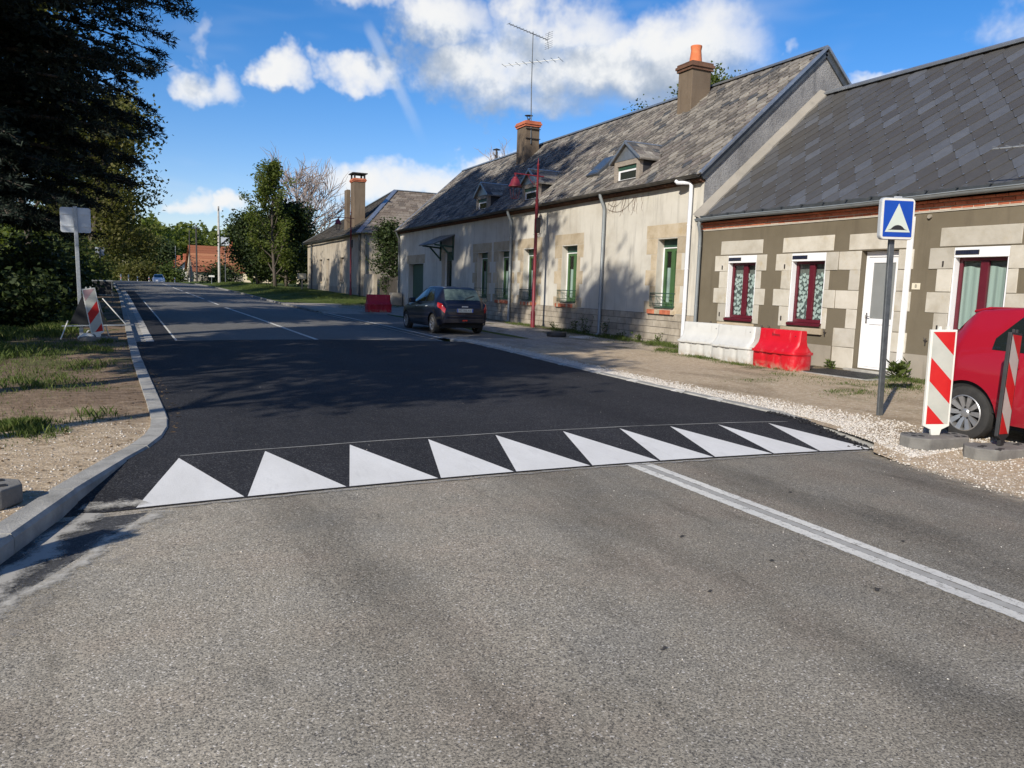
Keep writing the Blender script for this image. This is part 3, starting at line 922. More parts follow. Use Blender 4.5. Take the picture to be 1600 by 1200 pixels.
# ------------------------------------------------------------------ builders
FX = 13.6
def facade(mb, X, y0, y1, z0, z1, holes, depth=.3, back=False):
    """front skin at X facing -X with openings (ya,yb,za,zb) and their reveals"""
    ys = sorted({y0, y1, *[h[0] for h in holes], *[h[1] for h in holes]})
    zs = sorted({z0, z1, *[h[2] for h in holes], *[h[3] for h in holes]})
    for a, b in zip(ys, ys[1:]):
        for c, d in zip(zs, zs[1:]):
            if any(h[0] <= a and b <= h[1] and h[2] <= c and d <= h[3] for h in holes): continue
            mb.face([(X, a, c), (X, a, d), (X, b, d), (X, b, c)])
    for ya, yb, za, zb in holes:
        D = X + depth
        mb.face([(X, ya, za), (X, yb, za), (D, yb, za), (D, ya, za)])
        mb.face([(X, ya, zb), (D, ya, zb), (D, yb, zb), (X, yb, zb)])
        mb.face([(X, ya, za), (D, ya, za), (D, ya, zb), (X, ya, zb)])
        mb.face([(X, yb, za), (X, yb, zb), (D, yb, zb), (D, yb, za)])
def block(root, name, mat, y0, y1, z0, z1, x0, x1, bev=.006, j=.0):
    m = MB(); m.box(x0, x1, y0 + .004, y1 - .004, z0 + .004, z1 - .004)
    if j:
        m.v = [(x + random.uniform(-j, j) * .5, y + random.uniform(-j, j), z + random.uniform(-j, j)) for x, y, z in m.v]
    return m.build(name, mat, root, bevel=bev)
def diamond_mesh(name, hw, hh, mat, tip=.03, th=.010, up=.017):
    """pointed slate in its own plane: x along the eave, y up the slope, lower tip proud"""
    top = [(-tip, -hh * 1.06), (tip, -hh * 1.06), (hw * 1.0, -.0), (hw * .98, hh * .35), (0, hh * 1.25), (-hw * .98, hh * .35), (-hw * 1.0, 0)]
    lift = lambda y: up - (up - .005) * (y / hh)
    m = MB()
    n = len(top)
    v = [(x, y, lift(y)) for x, y in top] + [(x, y, lift(y) - th) for x, y in top]
    m.add(v, [tuple(range(n))] + [(i, i + n, (i + 1) % n + n, (i + 1) % n) for i in range(n)])
    return m.mesh(name, mat)
def slate_roof(root, O, th, y0, y1, length, hw, hh, mat, nobj, key, jit=0, hook=None, keep=None, skip=None):
    """O: (x,z) at the eave; th pitch; rows of diamonds between y0<y1. The nobj nearest are objects, the rest one mesh"""
    U = Vector((math.cos(th), 0, math.sin(th))); A = Vector((0, -1, 0)); N = A.cross(U)
    R = Matrix((A, U, N)).transposed()
    me = diamond_mesh('slate', hw, hh, mat, th=.010 if jit < .02 else .022, up=.017 if jit < .02 else .03)
    spots = []
    r = 0
    b = hh * .9
    while b < length - hh * .4:
        y = y0 + (hw if r % 2 else 0) + .02
        while y < y1 - .02:
            if skip is None or not skip(y, b):
                spots.append((y, b))
            y += 2 * hw
        b += hh
        r += 1
    st = MB()
    for bb, lf in ((.0, .004), (hh * .55, .003)):
        y = y0
        while y < y1:
            p = Vector((O[0], y, O[1])) + U * bb
            w_ = 2 * hw
            q = [p + N * (lf + .016), p + N * (lf + .016) - A * (w_ - .01), p + U * (hh * 1.2) + N * lf - A * (w_ - .01), p + U * (hh * 1.2) + N * lf]
            st.add(q + [q[0] - N * .016, q[1] - N * .016], [(0, 1, 2, 3), (4, 5, 1, 0)])
            y += w_
    st.build('eave_course', mat, root, fix=False)
    spots.sort(key=lambda s: key(*s))
    rest = MB()
    for i, (y, b) in enumerate(spots):
        p = Vector((O[0], y, O[1])) + U * b
        rz = random.gauss(0, jit)
        dy = random.gauss(0, jit * .12)
        rot = R @ Matrix.Rotation(rz, 3, 'Z') @ Matrix.Rotation(random.gauss(0, jit * .35), 3, 'X')
        k = random.uniform(1 - jit * 1.2, 1 + jit * .3)
        edge_ = y - hw < y0 or y + hw > y1
        if i < nobj and not edge_:
            o = bpy.data.objects.new('slate', me)
            link(o, root)
            o.location = p + A * dy - OFF[root.name]
            o.rotation_euler = rot.to_euler()
            o.scale = (k, k, 1)
        else:
            vs = [p + A * dy + rot @ (Vector((v.co.x * k, v.co.y * k, v.co.z))) for v in me.vertices]
            vs = [Vector((v.x, min(y1, max(y0, v.y)), v.z)) for v in vs]
            rest.add(vs, [tuple(q.vertices) for q in me.polygons])
    if rest.v:
        tag(rest.build('slates', mat, root, fix=False), kind='stuff')
    if hook:
        hk = MB()
        for y, b in spots:
            p = Vector((O[0], y, O[1])) + U * (b - hh * 1.04) + N * .028
            hk.obox(p, A * .011, U * .018, N * .005)
        tag(hk.build('slate_hooks', hook, root, fix=False), kind='stuff')

def gutter(mb, x, y0, y1, z, r=.07, n=8):
    """half-round gutter along Y"""
    for yy, fl in ((y0, 0), (y1, 1)):
        pass
    P = []
    for y in np.linspace(y0, y1, 14):
        sag = .015 * math.sin(y * .9)
        row = []
        for k in range(n + 1):
            a = PI + PI * k / n
            row.append((x + r * math.cos(a), y, z + sag + r * math.sin(a)))
        P.append(row)
    mb.grid(P)
    mb.grid([[(p[0] * 1 + (x - p[0]) * .12, p[1], p[2] * 1 + (z - p[2]) * .12) for p in row] for row in P])
    mb.tube([(x - r, y, z + .015 * math.sin(y * .9)) for y in np.linspace(y0, y1, 14)], .013, 6)

# ------------------------------------------------------------------ right-hand house (number 8)
H8 = thing('cottage', (FX, 10.5, 0.1), 'low cottage of taupe render with white stone quoins, maroon windows and dark slate roof', 'house')
HOLES8 = [(14.92, 15.96, 1.02, 2.63), (12.74, 13.76, 1.02, 2.63), (10.90, 11.80, .15, 2.63), (8.68, 9.72, 1.02, 2.63), (5.2, 6.2, 1.02, 2.63)]
w8 = MB()
facade(w8, FX, 3.0, 17.11, -.1, 3.50, HOLES8, .22)
w8.box(FX + .35, 21.6, 2.8, 3.0, -.1, 3.6)
w8.face([(FX, 3.0, 3.5), (21.6, 3.0, 3.5), (17.6, 3.0, 7.3)])
w8.box(21.5, 21.7, 3.0, 17.1, -.1, 3.6)
wall8 = w8.build('wall', M_TAUPE, H8, fix=False)
dark_backing = MB(); dark_backing.box(FX + .75, FX + .8, 3.1, 17.0, 0, 3.3); dark_backing.build('dark_backing', M_DARK, H8)
pl = MB()
for a, b in ((3.0, 10.56), (12.41, 17.09)):
    pl.box(FX - .012, FX + .02, a, b, -.1, .575)
pl.build('plinth', M_PLINTH, wall8)
XO, XI = FX - .016, FX + .03
ROWS = [(2.23, 2.63, 1), (1.80, 2.23, 0), (1.40, 1.80, 1), (.93, 1.40, 0)]
def quoins(y, side, rows, lw, sw):
    for z0, z1, lg in rows:
        e = y + side * (lw if lg else sw) + random.uniform(-.015, .015)
        a, b = min(y, e), max(y, e)
        block(wall8, 'quoin_stone', M_LIME, a, b, z0, z1, XO + random.uniform(-.003, .003), XI, .008, .006)
for (ya, yb, za, zb) in (HOLES8[0], HOLES8[1], HOLES8[3], HOLES8[4]):
    cut = ya == 12.74
    quoins(yb, 1, ROWS, .50, .30)
    quoins(ya, -1, ROWS, .33 if cut else .36, .13 if cut else .19)
    block(wall8, 'lintel_stone', M_LIME, ya - .19, yb + .30, 2.65, 3.0, XO, XI, .008, .006)
    if cut:
        block(wall8, 'sill_stone', M_LIME_OLD, ya - .06, yb + .16, .79, .935, FX - .07, XI, .012, .004)
    else:
        block(wall8, 'sill_stone', M_LIME_OLD, ya - .05, yb + .28, .78, .925, FX - .02, XI, .01, .004)
DR = ROWS[:3] + [(.98, 1.40, 0), (.575, .98, 1), (.12, .575, 1)]
quoins(11.80, 1, DR, .59, .27)
quoins(10.90, -1, DR, .35, .20)
block(wall8, 'lintel_stone', M_LIME, 10.60, 12.14, 2.65, 2.99, XO, XI, .008, .006)
block(wall8, 'door_step', M_CONC, 10.75, 11.95, -.02, .15, FX - .12, FX + .3, .01)

def pvc_window(ya, yb, za, zb, hearts=True):
    w = thing_part('window', H8)
    X = FX
    fr = MB(); f0, f1 = X + .135, X + .185
    zt = zb - .19
    fr.box(f0, f1, ya + .03, ya + .095, za + .02, zt)
    fr.box(f0, f1, yb - .095, yb - .03, za + .02, zt)
    fr.box(f0 + .001, f1 - .001, ya + .095, yb - .095, za + .02, za + .10)
    fr.box(f0 + .001, f1 - .001, ya + .095, yb - .095, zt - .06, zt)
    mid = (ya + yb) / 2
    fr.box(f0 - .012, f1 + .004, mid - .075, mid + .075, za + .10, zt - .06)
    fr.build('frame', M_MAROON, w, bevel=.006)
    sb = MB(); sb.box(X - .01, X + .19, ya - .0 + .005, yb - .005, zt + .002, zb - .005)
    bx = sb.build('shutter_box', M_PVC, w, bevel=.006)
    s2 = MB(); s2.box(X - .022, X - .0105, mid + .03, yb - .03, zt + .05, zt + .135)
    pnl = s2.build('solar_panel', M_BLACK, w, bevel=.004)
    cells = MB()
    for k in range(9):
        c0 = mid + .04 + k * (yb - mid - .08) / 9
        cells.box(X - .0235, X - .0222, c0 + .003, c0 + (yb - mid - .08) / 9 - .003, zt + .06, zt + .125)
    cells.build('solar_cells', simple('solar_cells', (.01, .012, .03), (.02, .025, .05), 6, .2), w)
    gd = MB(); gd.box(X + .0, X + .13, yb - .032, yb - .002, za + .03, zt); gd.build('shutter_rail', M_PVC, w)
    gd = MB(); gd.box(X + .0, X + .13, ya + .002, ya + .028, za + .03, zt); gd.build('shutter_rail', M_PVC, w)
    sl = MB(); sl.box(X - .06, X + .135, ya + .01, yb + .06 if False else yb - .01, za - .012, za + .016); sl.box(X - .06, X - .045, ya + .01, yb - .01, za - .045, za - .0125)
    sl.build('sill', M_MAROON, w, bevel=.004)
    for a, b in ((ya + .095, mid - .075), (mid + .075, yb - .095)):
        gl = MB(); gl.face([(X + .16, a, za + .10), (X + .16, a, zt - .06), (X + .16, b, zt - .06), (X + .16, b, za + .10)])
        gl.build('pane', M_GLASS, w)
    top = zt - (.28 if hearts else .17)
    P = [[(X + .205 + .008 * math.sin(y * 46), y, z + (.02 * math.sin(y * 14) if z == top else 0)) for z in (za + .05, (za + top) / 2, top)] for y in np.linspace(ya + .05, yb - .05, 60)]
    cu = MB(); cu.grid(P)
    cu.build('curtain', M_LACE if hearts else M_NET, w, smooth=True)
    up = MB(); up.face([(X + .235, ya + .05, zt), (X + .235, yb - .05, zt), (X + .235, yb - .05, top - .05), (X + .235, ya + .05, top - .05)])
    up.build('curtain_head', cloth_mat('curtain_head', (.20, .21, .20), .8) if 'ch_' not in MATS else MATS['ch_'], w)
    if hearts:
        hm = MB()
        R_ = random.Random(int(ya * 100))
        pts = []
        for _ in range(900):
            y, z = R_.uniform(ya + .1, yb - .1), R_.uniform(za + .13, top - .02)
            if all((y - a) ** 2 + (z - b) ** 2 > .088 ** 2 for a, b in pts): pts.append((y, z))
        for y, z in pts:
            s_ = R_.uniform(.050, .066)
            a0 = R_.uniform(-.5, .5)
            loop = []
            for k in range(14):
                t = 2 * PI * k / 14
                hx = math.sin(t) ** 3 * 1.05
                hz = (13 * math.cos(t) - 5 * math.cos(2 * t) - 2 * math.cos(3 * t) - math.cos(4 * t)) / 16
                loop.append((X + .193 - .0006 * (pts.index((y, z)) % 24), y + s_ * (hx * math.cos(a0) - hz * math.sin(a0)), z + s_ * (hx * math.sin(a0) + hz * math.cos(a0))))
            hm.face(loop)
        hm.build('lace_hearts', M_HEART, w, fix=False)
    return w
def thing_part(name, parent):
    """an Empty that groups a part's own pieces"""
    o = bpy.data.objects.new(name, None)
    link(o, parent)
    OFF[o.name] = OFF[parent.name]
    return o
MATS['ch_'] = cloth_mat('curtain_head', (.20, .21, .20), .8)
for i in (0, 1): pvc_window(*HOLES8[i], True)
for i in (3, 4): pvc_window(*HOLES8[i], False)
# front door
dr = thing_part('door', H8)
X = FX + .17
fm = MB()
fm.box(X - .03, X + .04, 11.73, 11.79, .16, 2.62); fm.box(X - .03, X + .04, 10.91, 10.97, .16, 2.62); fm.box(X - .03, X + .04, 10.97, 11.73, 2.50, 2.62)
fm.box(X - .03, X + .04, 10.97, 11.73, .16, .20)
fm.build('frame', M_PVC, dr, bevel=.005)
lf = MB()
lf.box(X - .012, X + .03, 11.62, 11.728, .205, 2.495); lf.box(X - .012, X + .03, 10.972, 11.08, .205, 2.495)
lf.box(X - .0115, X + .03, 11.08, 11.62, .205, .33); lf.box(X - .0115, X + .03, 11.08, 11.62, 1.10, 1.22); lf.box(X - .0115, X + .03, 11.08, 11.62, 2.38, 2.495)
lf.build('leaf', M_PVC, dr, bevel=.006)
pn = MB(); pn.box(X + .004, X + .02, 11.08, 11.62, .33, 1.10); pn.build('panel', M_PVC, dr)
pn = MB(); pn.box(X + .006, X + .02, 11.08, 11.62, 1.22, 2.38); pn.build('pane', M_FROST, dr)
hd = MB(); hd.box(X - .025, X - .012, 11.655, 11.695, 1.12, 1.34); hd.tube([(X - .02, 11.675, 1.27), (X - .07, 11.675, 1.27), (X - .075, 11.57, 1.265)], .011, 8)
hd.build('handle', simple('steel_handle', (.6, .6, .6), None, rough=.3, metallic=.9), dr, smooth=40)
# white cable ducts, number plate, small fittings
cd = MB(); cd.box(FX - .045, FX - .017, 10.665, 10.715, .12, 3.16); cd.build('cable_duct', M_PVC, H8, bevel=.004)
cd = MB(); cd.box(FX - .06, FX - .017, 10.585, 10.645, .12, 3.25); cd.build('cable_duct', M_PVC, H8, bevel=.004)
npx = thing_part('number_plate', H8)
m_ = MB(); m_.box(FX - .014, FX - .002, 10.36, 10.54, 1.84, 1.965); m_.build('plate', simple('cream_enamel', (.62, .57, .43), (.68, .63, .5), 5, .4), npx, bevel=.003)
vs, fs = text_mb('8', .095)
m_ = MB(); m_.add([(FX - .0155, 10.45 - v.x, 1.9025 + v.y) for v in vs], fs); m_.build('digit', M_IRON, npx)
def hook_iron(y, z):
    m = MB()
    m.tube([(FX + .02, y, z), (FX - .05, y, z), (FX - .065, y, z + .015), (FX - .07, y + .03, z + .06)], .009, 6)
    m.tube([(FX - .05, y, z), (FX - .068, y - .02, z + .05)], .007, 6)
    m.bar((FX - .06, y, z), (FX - .06, y, z - .06), .018, .01)
    m.build('shutter_catch', M_IRON, wall8)
for y in (16.42, 14.52, 14.28, 12.58, 10.1): hook_iron(y, .86)
pin = MB()
for yb in (15.96, 13.76, 9.72):
    for z in (2.33, 1.12):
        m = MB(); m.bar((FX - .03, yb + .19, z - .05), (FX - .03, yb + .19, z + .05), .022, .022); m.build('hinge_pin', M_IRON, wall8)
rb = MB(); rb.lathe([(.04, -.02), (.04, .02), (.03, .03)], (FX - .03, 10.28, 3.23), 'X', 16); rb.build('junction_cap', M_PLINTH, wall8)

# brick cornice: two rows of rounded bricks with a flat row between
cor = thing_part('cornice', H8)
bmesh_row = {}
for row, (zc, h, pj) in enumerate(((3.365, .062, .035), (3.435, .062, .07), (3.50, .05, .10))):
    m = MB()
    n = 5
    pr = [(FX + .05, zc - h / 2)] + [(FX - pj - .018 * math.cos(a) + .018, zc + h / 2 * math.sin(a)) for a in np.linspace(-PI / 2, PI / 2, n)] + [(FX + .05, zc + h / 2)]
    me = None
    y = 17.12 - (.11 if row % 2 else 0)
    while y > 3.2:
        if me is None:
            m.prism(pr, lambda p, q, a: (p - FX, a, q - zc), -.103, .103)
            me = m.mesh('brick', M_BRICK, Vector((0, 0, 0)))
        o = bpy.data.objects.new('brick', me); link(o, cor)
        o.location = Vector((FX + random.uniform(-.004, .004), y - .11, zc + random.uniform(-.002, .002))) - OFF[cor.name]
        y -= .22
mo = MB(); mo.box(FX - .028, FX + .04, 3.1, 17.14, 3.325, 3.5); mo.build('mortar', simple('pale_mortar', (.42, .38, .31), (.52, .48, .4), 9, .95, world=True), cor)
mo = MB(); mo.box(FX - .02, FX + .03, 3.1, 17.0, 3.308, 3.324); mo.build('mortar_bed', simple('white_mortar', (.55, .52, .45), (.63, .6, .53), 9, .95, world=True), cor)
# roof
EV8 = 13.40
TH8 = math.atan2(7.36 - 3.60, 17.6 - EV8); L8 = math.hypot(7.36 - 3.60, 17.6 - EV8)
rf = MB()
rf.face([(EV8, 3.0, 3.60), (EV8, 17.11, 3.60), (17.6, 17.11, 7.36), (17.6, 3.0, 7.36)])
rf.face([(21.96, 3.0, 3.60), (17.6, 3.0, 7.36), (17.6, 17.11, 7.36), (21.96, 17.11, 3.60)])
rf.face([(EV8, 3.0, 3.56), (EV8, 17.11, 3.56), (FX + .02, 17.11, 3.56), (FX + .02, 3.0, 3.56)])
roof8 = rf.build('roof', simple('roof_underlay', (.02, .02, .02), (.035, .035, .035), 6, .9), H8, fix=False)
slate_roof(roof8, (EV8, 3.60), TH8, 3.1, 17.0, L8, .24, .30, M_SLATE, 300, lambda y, b: (y < 7.6) * 100 + abs(y - 8) + b * .2, .012, hook=M_ZINC)
m_ = MB(); m_.box(17.48, 17.72, 3.0, 17.1, 7.35, 7.41); m_.tube([(17.6, 3, 7.42), (17.6, 17.1, 7.42)], .06, 8); m_.build('ridge_cap', M_ZINC, roof8, smooth=40)
g8 = MB(); gutter(g8, 13.36, 3.0, 17.05, 3.60, .075); g8.build('gutter', M_GUTTER, H8, smooth=60)
g8 = MB(); g8.box(EV8 - .035, EV8 + .03, 3.0, 17.1, 3.595, 3.69)
for y in np.arange(3.4, 17.1, .62):
    g8.box(EV8 - .12, EV8 + .02, y - .012, y + .012, 3.675, 3.70)
g8.build('eave_flashing', M_ZINC_D, H8, bevel=.004)
dp = MB(); dp.tube([(13.36, 16.92, 3.56), (13.36, 16.94, 3.44), (13.44, 16.98, 3.26), (13.47, 17.0, 3.1), (13.47, 17.0, .12)], .045, 10)
for z in (2.9, 1.3): dp.lathe([(.05, -.02), (.053, 0), (.05, .02)], (13.47, 17.0, z), 'Z', 10)
dp.build('downpipe', M_GUTTER, H8, smooth=40)
# cement fillet where the roof meets the taller gable
ff = MB()
U8 = Vector((math.cos(TH8), 0, math.sin(TH8))); N8 = Vector((-math.sin(TH8), 0, math.cos(TH8)))
P = []
for t in np.linspace(-.02, L8 + .04, 26):
    p = Vector((EV8, 0, 3.60)) + U8 * t
    w = .20 + .02 * math.sin(t * 5) + .015 * math.sin(t * 13)
    P.append([p + N8 * .0 + Vector((0, 17.1 - w, 0)), p + N8 * .055 + Vector((0, 17.1 - w, 0)), p + N8 * .20 + Vector((0, 17.108, 0))])
ff.grid(P); ff.build('cement_fillet', M_CEMENT, roof8, smooth=30)

# ------------------------------------------------------------------ long row house
LZ = 4.62
Y0, Y1 = 17.12, 45.2
LH = thing('row_house', (FX, 31, 0.15), 'long old terraced house of stained cream stucco with lichen covered slate roof and three dormers', 'house')
WINS = [(18.16, 19.10, 1.19, 3.18), (23.85, 24.95, 1.19, 3.19), (26.98, 28.15, 1.17, 3.18), (29.42, 30.6, 1.17, 3.17), (31.8, 33.0, 1.17, 3.17)]
DOORS = [(36.3, 37.75, .2, 3.35), (40.7, 43.4, .3, 2.82)]
wl = MB()
facade(wl, FX, Y0, Y1, -.1, LZ, WINS + DOORS, .34)
wallL = wl.build('wall', M_STUCCO, LH, fix=False)
dark_backing = MB(); dark_backing.box(FX + .9, FX + .95, 17.5, 45, 0, 4.4); dark_backing.build('dark_backing', M_DARK, LH)
RX, RZ = 17.6, 8.66
EX, EZ = 13.38, 4.79
gb = MB()
gp = [(FX + .012, -.1), (21.6, -.1), (21.6, LZ), (21.62, 4.75), (RX, RZ - .06), (FX + .012, 4.72)]
gb.prism(gp, lambda p, q, a: (p, a, q), Y0 - .004, Y0 + .3)
gb.build('gable', M_GABLE, LH)
gb = MB(); gb.prism(gp, lambda p, q, a: (p, a, q), Y1 - .3, Y1 + .004); gb.build('gable', M_STUCCO, LH)
# plinth of dressed blocks
pl = MB()
def solid_runs(a, b, z):
    r = [(a, b)]
    for d in DOORS + [(WINS[2][0], WINS[2][1] - .2, 0, .0)]:
        if d[2] <= z < d[3]:
            r = [q for s in r for q in ((s[0], min(s[1], d[0])), (max(s[0], d[1]), s[1])) if q[1] - q[0] > .05]
    return r
for a, b in solid_runs(Y0 + .02, 39.5, .5): pl.box(FX - .006, FX + .02, a, b, -.1, 1.02)
plin = pl.build('plinth', M_JOINT, LH)
for r in range(5):
    z0 = .03 + r * .198
    for a, b in solid_runs(Y0 + .02, 39.5, .5):
        y = a + (0 if r % 2 else -.18)
        while y < b:
            w = random.uniform(.32, .46) * (1.0 if y < 30 else 1.3)
            ya, yb = max(a, y), min(b, y + w)
            if yb - ya > .08:
                block(plin, 'plinth_block', M_BLOCK, ya + .002, yb - .004, z0, z0 + .19, FX - .018 - random.uniform(0, .006), FX, 0, .004)
            y += w
# windows with green joinery
def green_window(ya, yb, za, zb, deep=.26):
    w = thing_part('window', LH)
    X = FX + deep
    zt = zb - .26
    m = MB(); m.box(X - .03, X + .03, ya + .005, yb - .005, zt + .03, zb - .005); m.build('shutter_box', M_GREEN_D, w)
    m = MB(); m.box(X - .045, X + .03, ya + .005, yb - .005, zt, zt + .03); m.box(X - .045, X - .0, yb - .05, yb - .005, za + .03, zt); m.build('white_trim', M_PVC, w)
    fr = MB(); mid = (ya + yb) / 2
    for a, b in ((ya + .01, ya + .10), (mid - .085, mid + .085), (yb - .14, yb - .052)):
        fr.box(X - .03, X + .03, a, b, za + .02, zt - .002)
    for a, b in ((ya + .10, mid - .085), (mid + .085, yb - .14)):
        fr.box(X - .028, X + .028, a, b, za + .02, za + .16); fr.box(X - .028, X + .028, a, b, zt - .09, zt - .002)
    fr.build('frame', M_GREEN, w, bevel=.006)
    for a, b in ((ya + .10, mid - .085), (mid + .085, yb - .14)):
        gl = MB(); gl.face([(X, a, za + .16), (X, a, zt - .09), (X, b, zt - .09), (X, b, za + .16)]); gl.build('pane', M_GLASS, w)
    top = za + (zt - za) * .68
    cu = MB(); cu.grid([[(X + .06 + .012 * math.sin(y * 40), y, z) for z in (za + .05, top)] for y in np.linspace(ya + .05, yb - .05, 40)])
    cu.build('curtain', M_NET, w, smooth=True)
    # railing
    rl = MB(); xr_ = FX - .06
    for z in (za + .42, za + .32, za + .12, za + .05):
        rl.tube([(xr_, ya - .04, z), (xr_, yb + .18, z)], .009 if z < za + .4 else .014, 6)
    for y in (ya - .02, (ya + yb) / 2, yb + .16): rl.tube([(xr_, y, za + .02), (xr_, y, za + .42)], .008, 6)
    for y in (ya - .04, yb + .18):
        rl.tube([(xr_, y, za + .42), (FX + .02, y, za + .42)], .009, 6); rl.tube([(xr_, y, za + .05), (FX + .02, y, za + .05)], .009, 6)
    for y in np.linspace(ya + .08, yb, 4): rl.tube([(xr_, y, za + .05), (xr_, y + .14, za + .32)], .006, 5)
    rl.build('railing', M_GREEN_D, w, smooth=60)
    m = MB(); m.box(FX - .05, X - .0, ya + .01, yb - .01, za - .01, za + .018); m.build('sill', M_GREEN_D, w)
    n = int((yb - ya + .35) / .12)
    bw = (yb - ya + .35) / n
    for k in range(n):
        y = ya - .08 + k * bw
        block(w, 'sill_brick', M_BRICK if random.random() < .72 else M_LIME_OLD, y, y + bw, za - .19, za - .055, FX - .09, FX + .02, .004)
    # flush stone surround
    block(wallL, 'lintel_stone', M_LIME_OLD, ya - .42, yb + .58, zb + .03, zb + .42, FX - .007, FX + .02, .004, .004)
    z = zb + .03
    k = 0
    while z > za - .1:
        h = .46
        for s, e in ((1, yb), (-1, ya)):
            l = (.55 if k % 2 == 0 else .30) * (1 if s > 0 else .8)
            a, b = (e, e + l) if s > 0 else (e - l, e)
            block(wallL, 'jamb_stone', M_LIME_OLD, a, b, max(1.03, z - h), z, FX - .006, FX + .02, .004, .003)
        z -= h
        k += 1
for i, q in enumerate(WINS): green_window(*q)
# door with small slate canopy
d = thing_part('door', LH)
ya, yb, za, zb = DOORS[0]
m = MB(); m.box(FX + .24, FX + .28, ya + .02, yb - .02, za, zb - .02)
for a, b, c, e in ((ya + .1, ya + .62, .4, 1.3), (ya + .82, yb - .1, .4, 1.3)): m.box(FX + .225, FX + .24, a, b, c, e)
m.build('leaf', M_GREEN_D, d)
m = MB(); m.box(FX + .18, FX + .28, yb - .12, yb - .02, za, zb - .02); m.build('white_trim', M_PVC, d)
m = MB(); m.box(FX + .215, FX + .239, ya + .15, yb - .25, 1.5, 2.9); m.build('pane', simple('dark_pane', (.02, .03, .028), None, rough=.08), d)
cn = thing_part('door_canopy', LH)
m = MB()
cy0, cy1 = 36.0, 38.0
m.obox((FX - .55, (cy0 + cy1) / 2, 3.88), (.60, 0, .26), (0, 1.06, 0), (-.01, 0, .02)); m.build('canopy_roof', M_ZINC_D, cn)
for k in range(5):
    y = cy0 + .05 + k * .475
    m = MB(); m.bar((FX - 1.14, y, 3.655), (FX + .0, y, 4.165), .05, .05); m.build('batten', M_ZINC, cn)
for y in (cy0 + .1, cy1 - .1):
    m = MB(); m.bar((FX, y, 3.55), (FX - 1.0, y, 3.62), .07, .08); m.bar((FX, y, 2.95), (FX - .62, y, 3.58), .07, .07); m.bar((FX - .035, y, 2.9), (FX - .035, y, 4.1), .07, .07)
    m.build('bracket', M_GREEN_D, cn)
d = thing_part('door', LH)
ya, yb, za, zb = DOORS[1]
m = MB(); m.box(FX + .28, FX + .33, ya + .02, yb - .02, za, zb - .02); m.build('leaf', M_GREEN_D, d)
block(wallL, 'lintel_stone', M_LIME_OLD, ya - .2, yb + .3, zb + .02, zb + .5, FX - .01, FX + .02, .004)
# roof
THL = math.atan2(RZ - EZ, RX - EX); LL = math.hypot(RZ - EZ, RX - EX)
rf = MB()
YA, YB = Y0 - .06, Y1 + .12
rf.face([(EX, YA, EZ), (EX, YB, EZ), (RX, YB, RZ), (RX, YA, RZ)])
rf.face([(22.0, YA, EZ), (RX, YA, RZ), (RX, YB, RZ), (22.0, YB, EZ)])
rf.face([(EX, YA, EZ - .05), (EX, YB, EZ - .05), (FX + .02, YB, LZ + .02), (FX + .02, YA, LZ + .02)])
roofL = rf.build('roof', simple('old_underlay', (.03, .027, .024), (.06, .052, .045), 6, .95), LH, fix=False)
UL = Vector((math.cos(THL), 0, math.sin(THL))); NL = Vector((-math.sin(THL), 0, math.cos(THL)))
DORM = [(20.45, 21.88), (27.3, 28.75), (32.25, 33.62)]
def skipL(y, b):
    return any(a - .02 < y < c + .02 and b < 1.5 for a, c in DORM)
slate_roof(roofL, (EX, EZ), THL, YA, YB, LL, .20, .25, M_SLATE_OLD, 300, lambda y, b: y + .0 * b, .035, skip=skipL)
m = MB(); m.box(RX - .12, RX + .12, YA, YB, RZ - .02, RZ + .035); m.tube([(RX, YA, RZ + .045), (RX, YB, RZ + .045)], .05, 8); m.build('ridge_cap', M_ZINC, roofL, smooth=40)
vg = MB()
for yv in (YA, YB):
    for sx_ in (1, -1):
        a = Vector((RX - sx_ * (RX - EX), yv, EZ + .03)); b = Vector((RX, yv, RZ + .03))
        vg.bar(a, b, .10, .07)
vg.build('verge_flashing', M_ZINC, roofL, bevel=.006)
vb = MB()
for sx_ in (1, -1):
    vb.bar((RX - sx_ * (RX - EX - .1), YA + .03, EZ - .06), (RX, YA + .03, RZ - .13), .05, .15)
vb.build('verge_board', M_ZINC_D, roofL)
gu = MB(); gutter(gu, EX - .06, YA, YB, EZ + .0, .075); gu.build('gutter', simple('rusty_gutter', (.055, .052, .047), (.15, .135, .115), 3, .6, metallic=.3, world=True), LH, smooth=60)
cb = MB(); cb.box(FX - .06, FX + .02, Y0, Y1, LZ - .005, LZ + .08); cb.box(FX - .13, FX + .02, Y0, Y1, LZ + .081, LZ + .15); cb.build('cornice', M_BRICK_D, LH, bevel=.004)
for k in range(180):
    y = Y0 + .05 + k * .156
    o = MB(); 
    if k == 0:
        o.box(-.165, 0, -.05, .05, -.05, .0); dme = o.mesh('cornice_brick', M_BRICK_D)
    q = bpy.data.objects.new('cornice_brick', dme); link(q, LH); q.location = Vector((FX + .0, y, LZ + .081)) - OFF[LH.name]
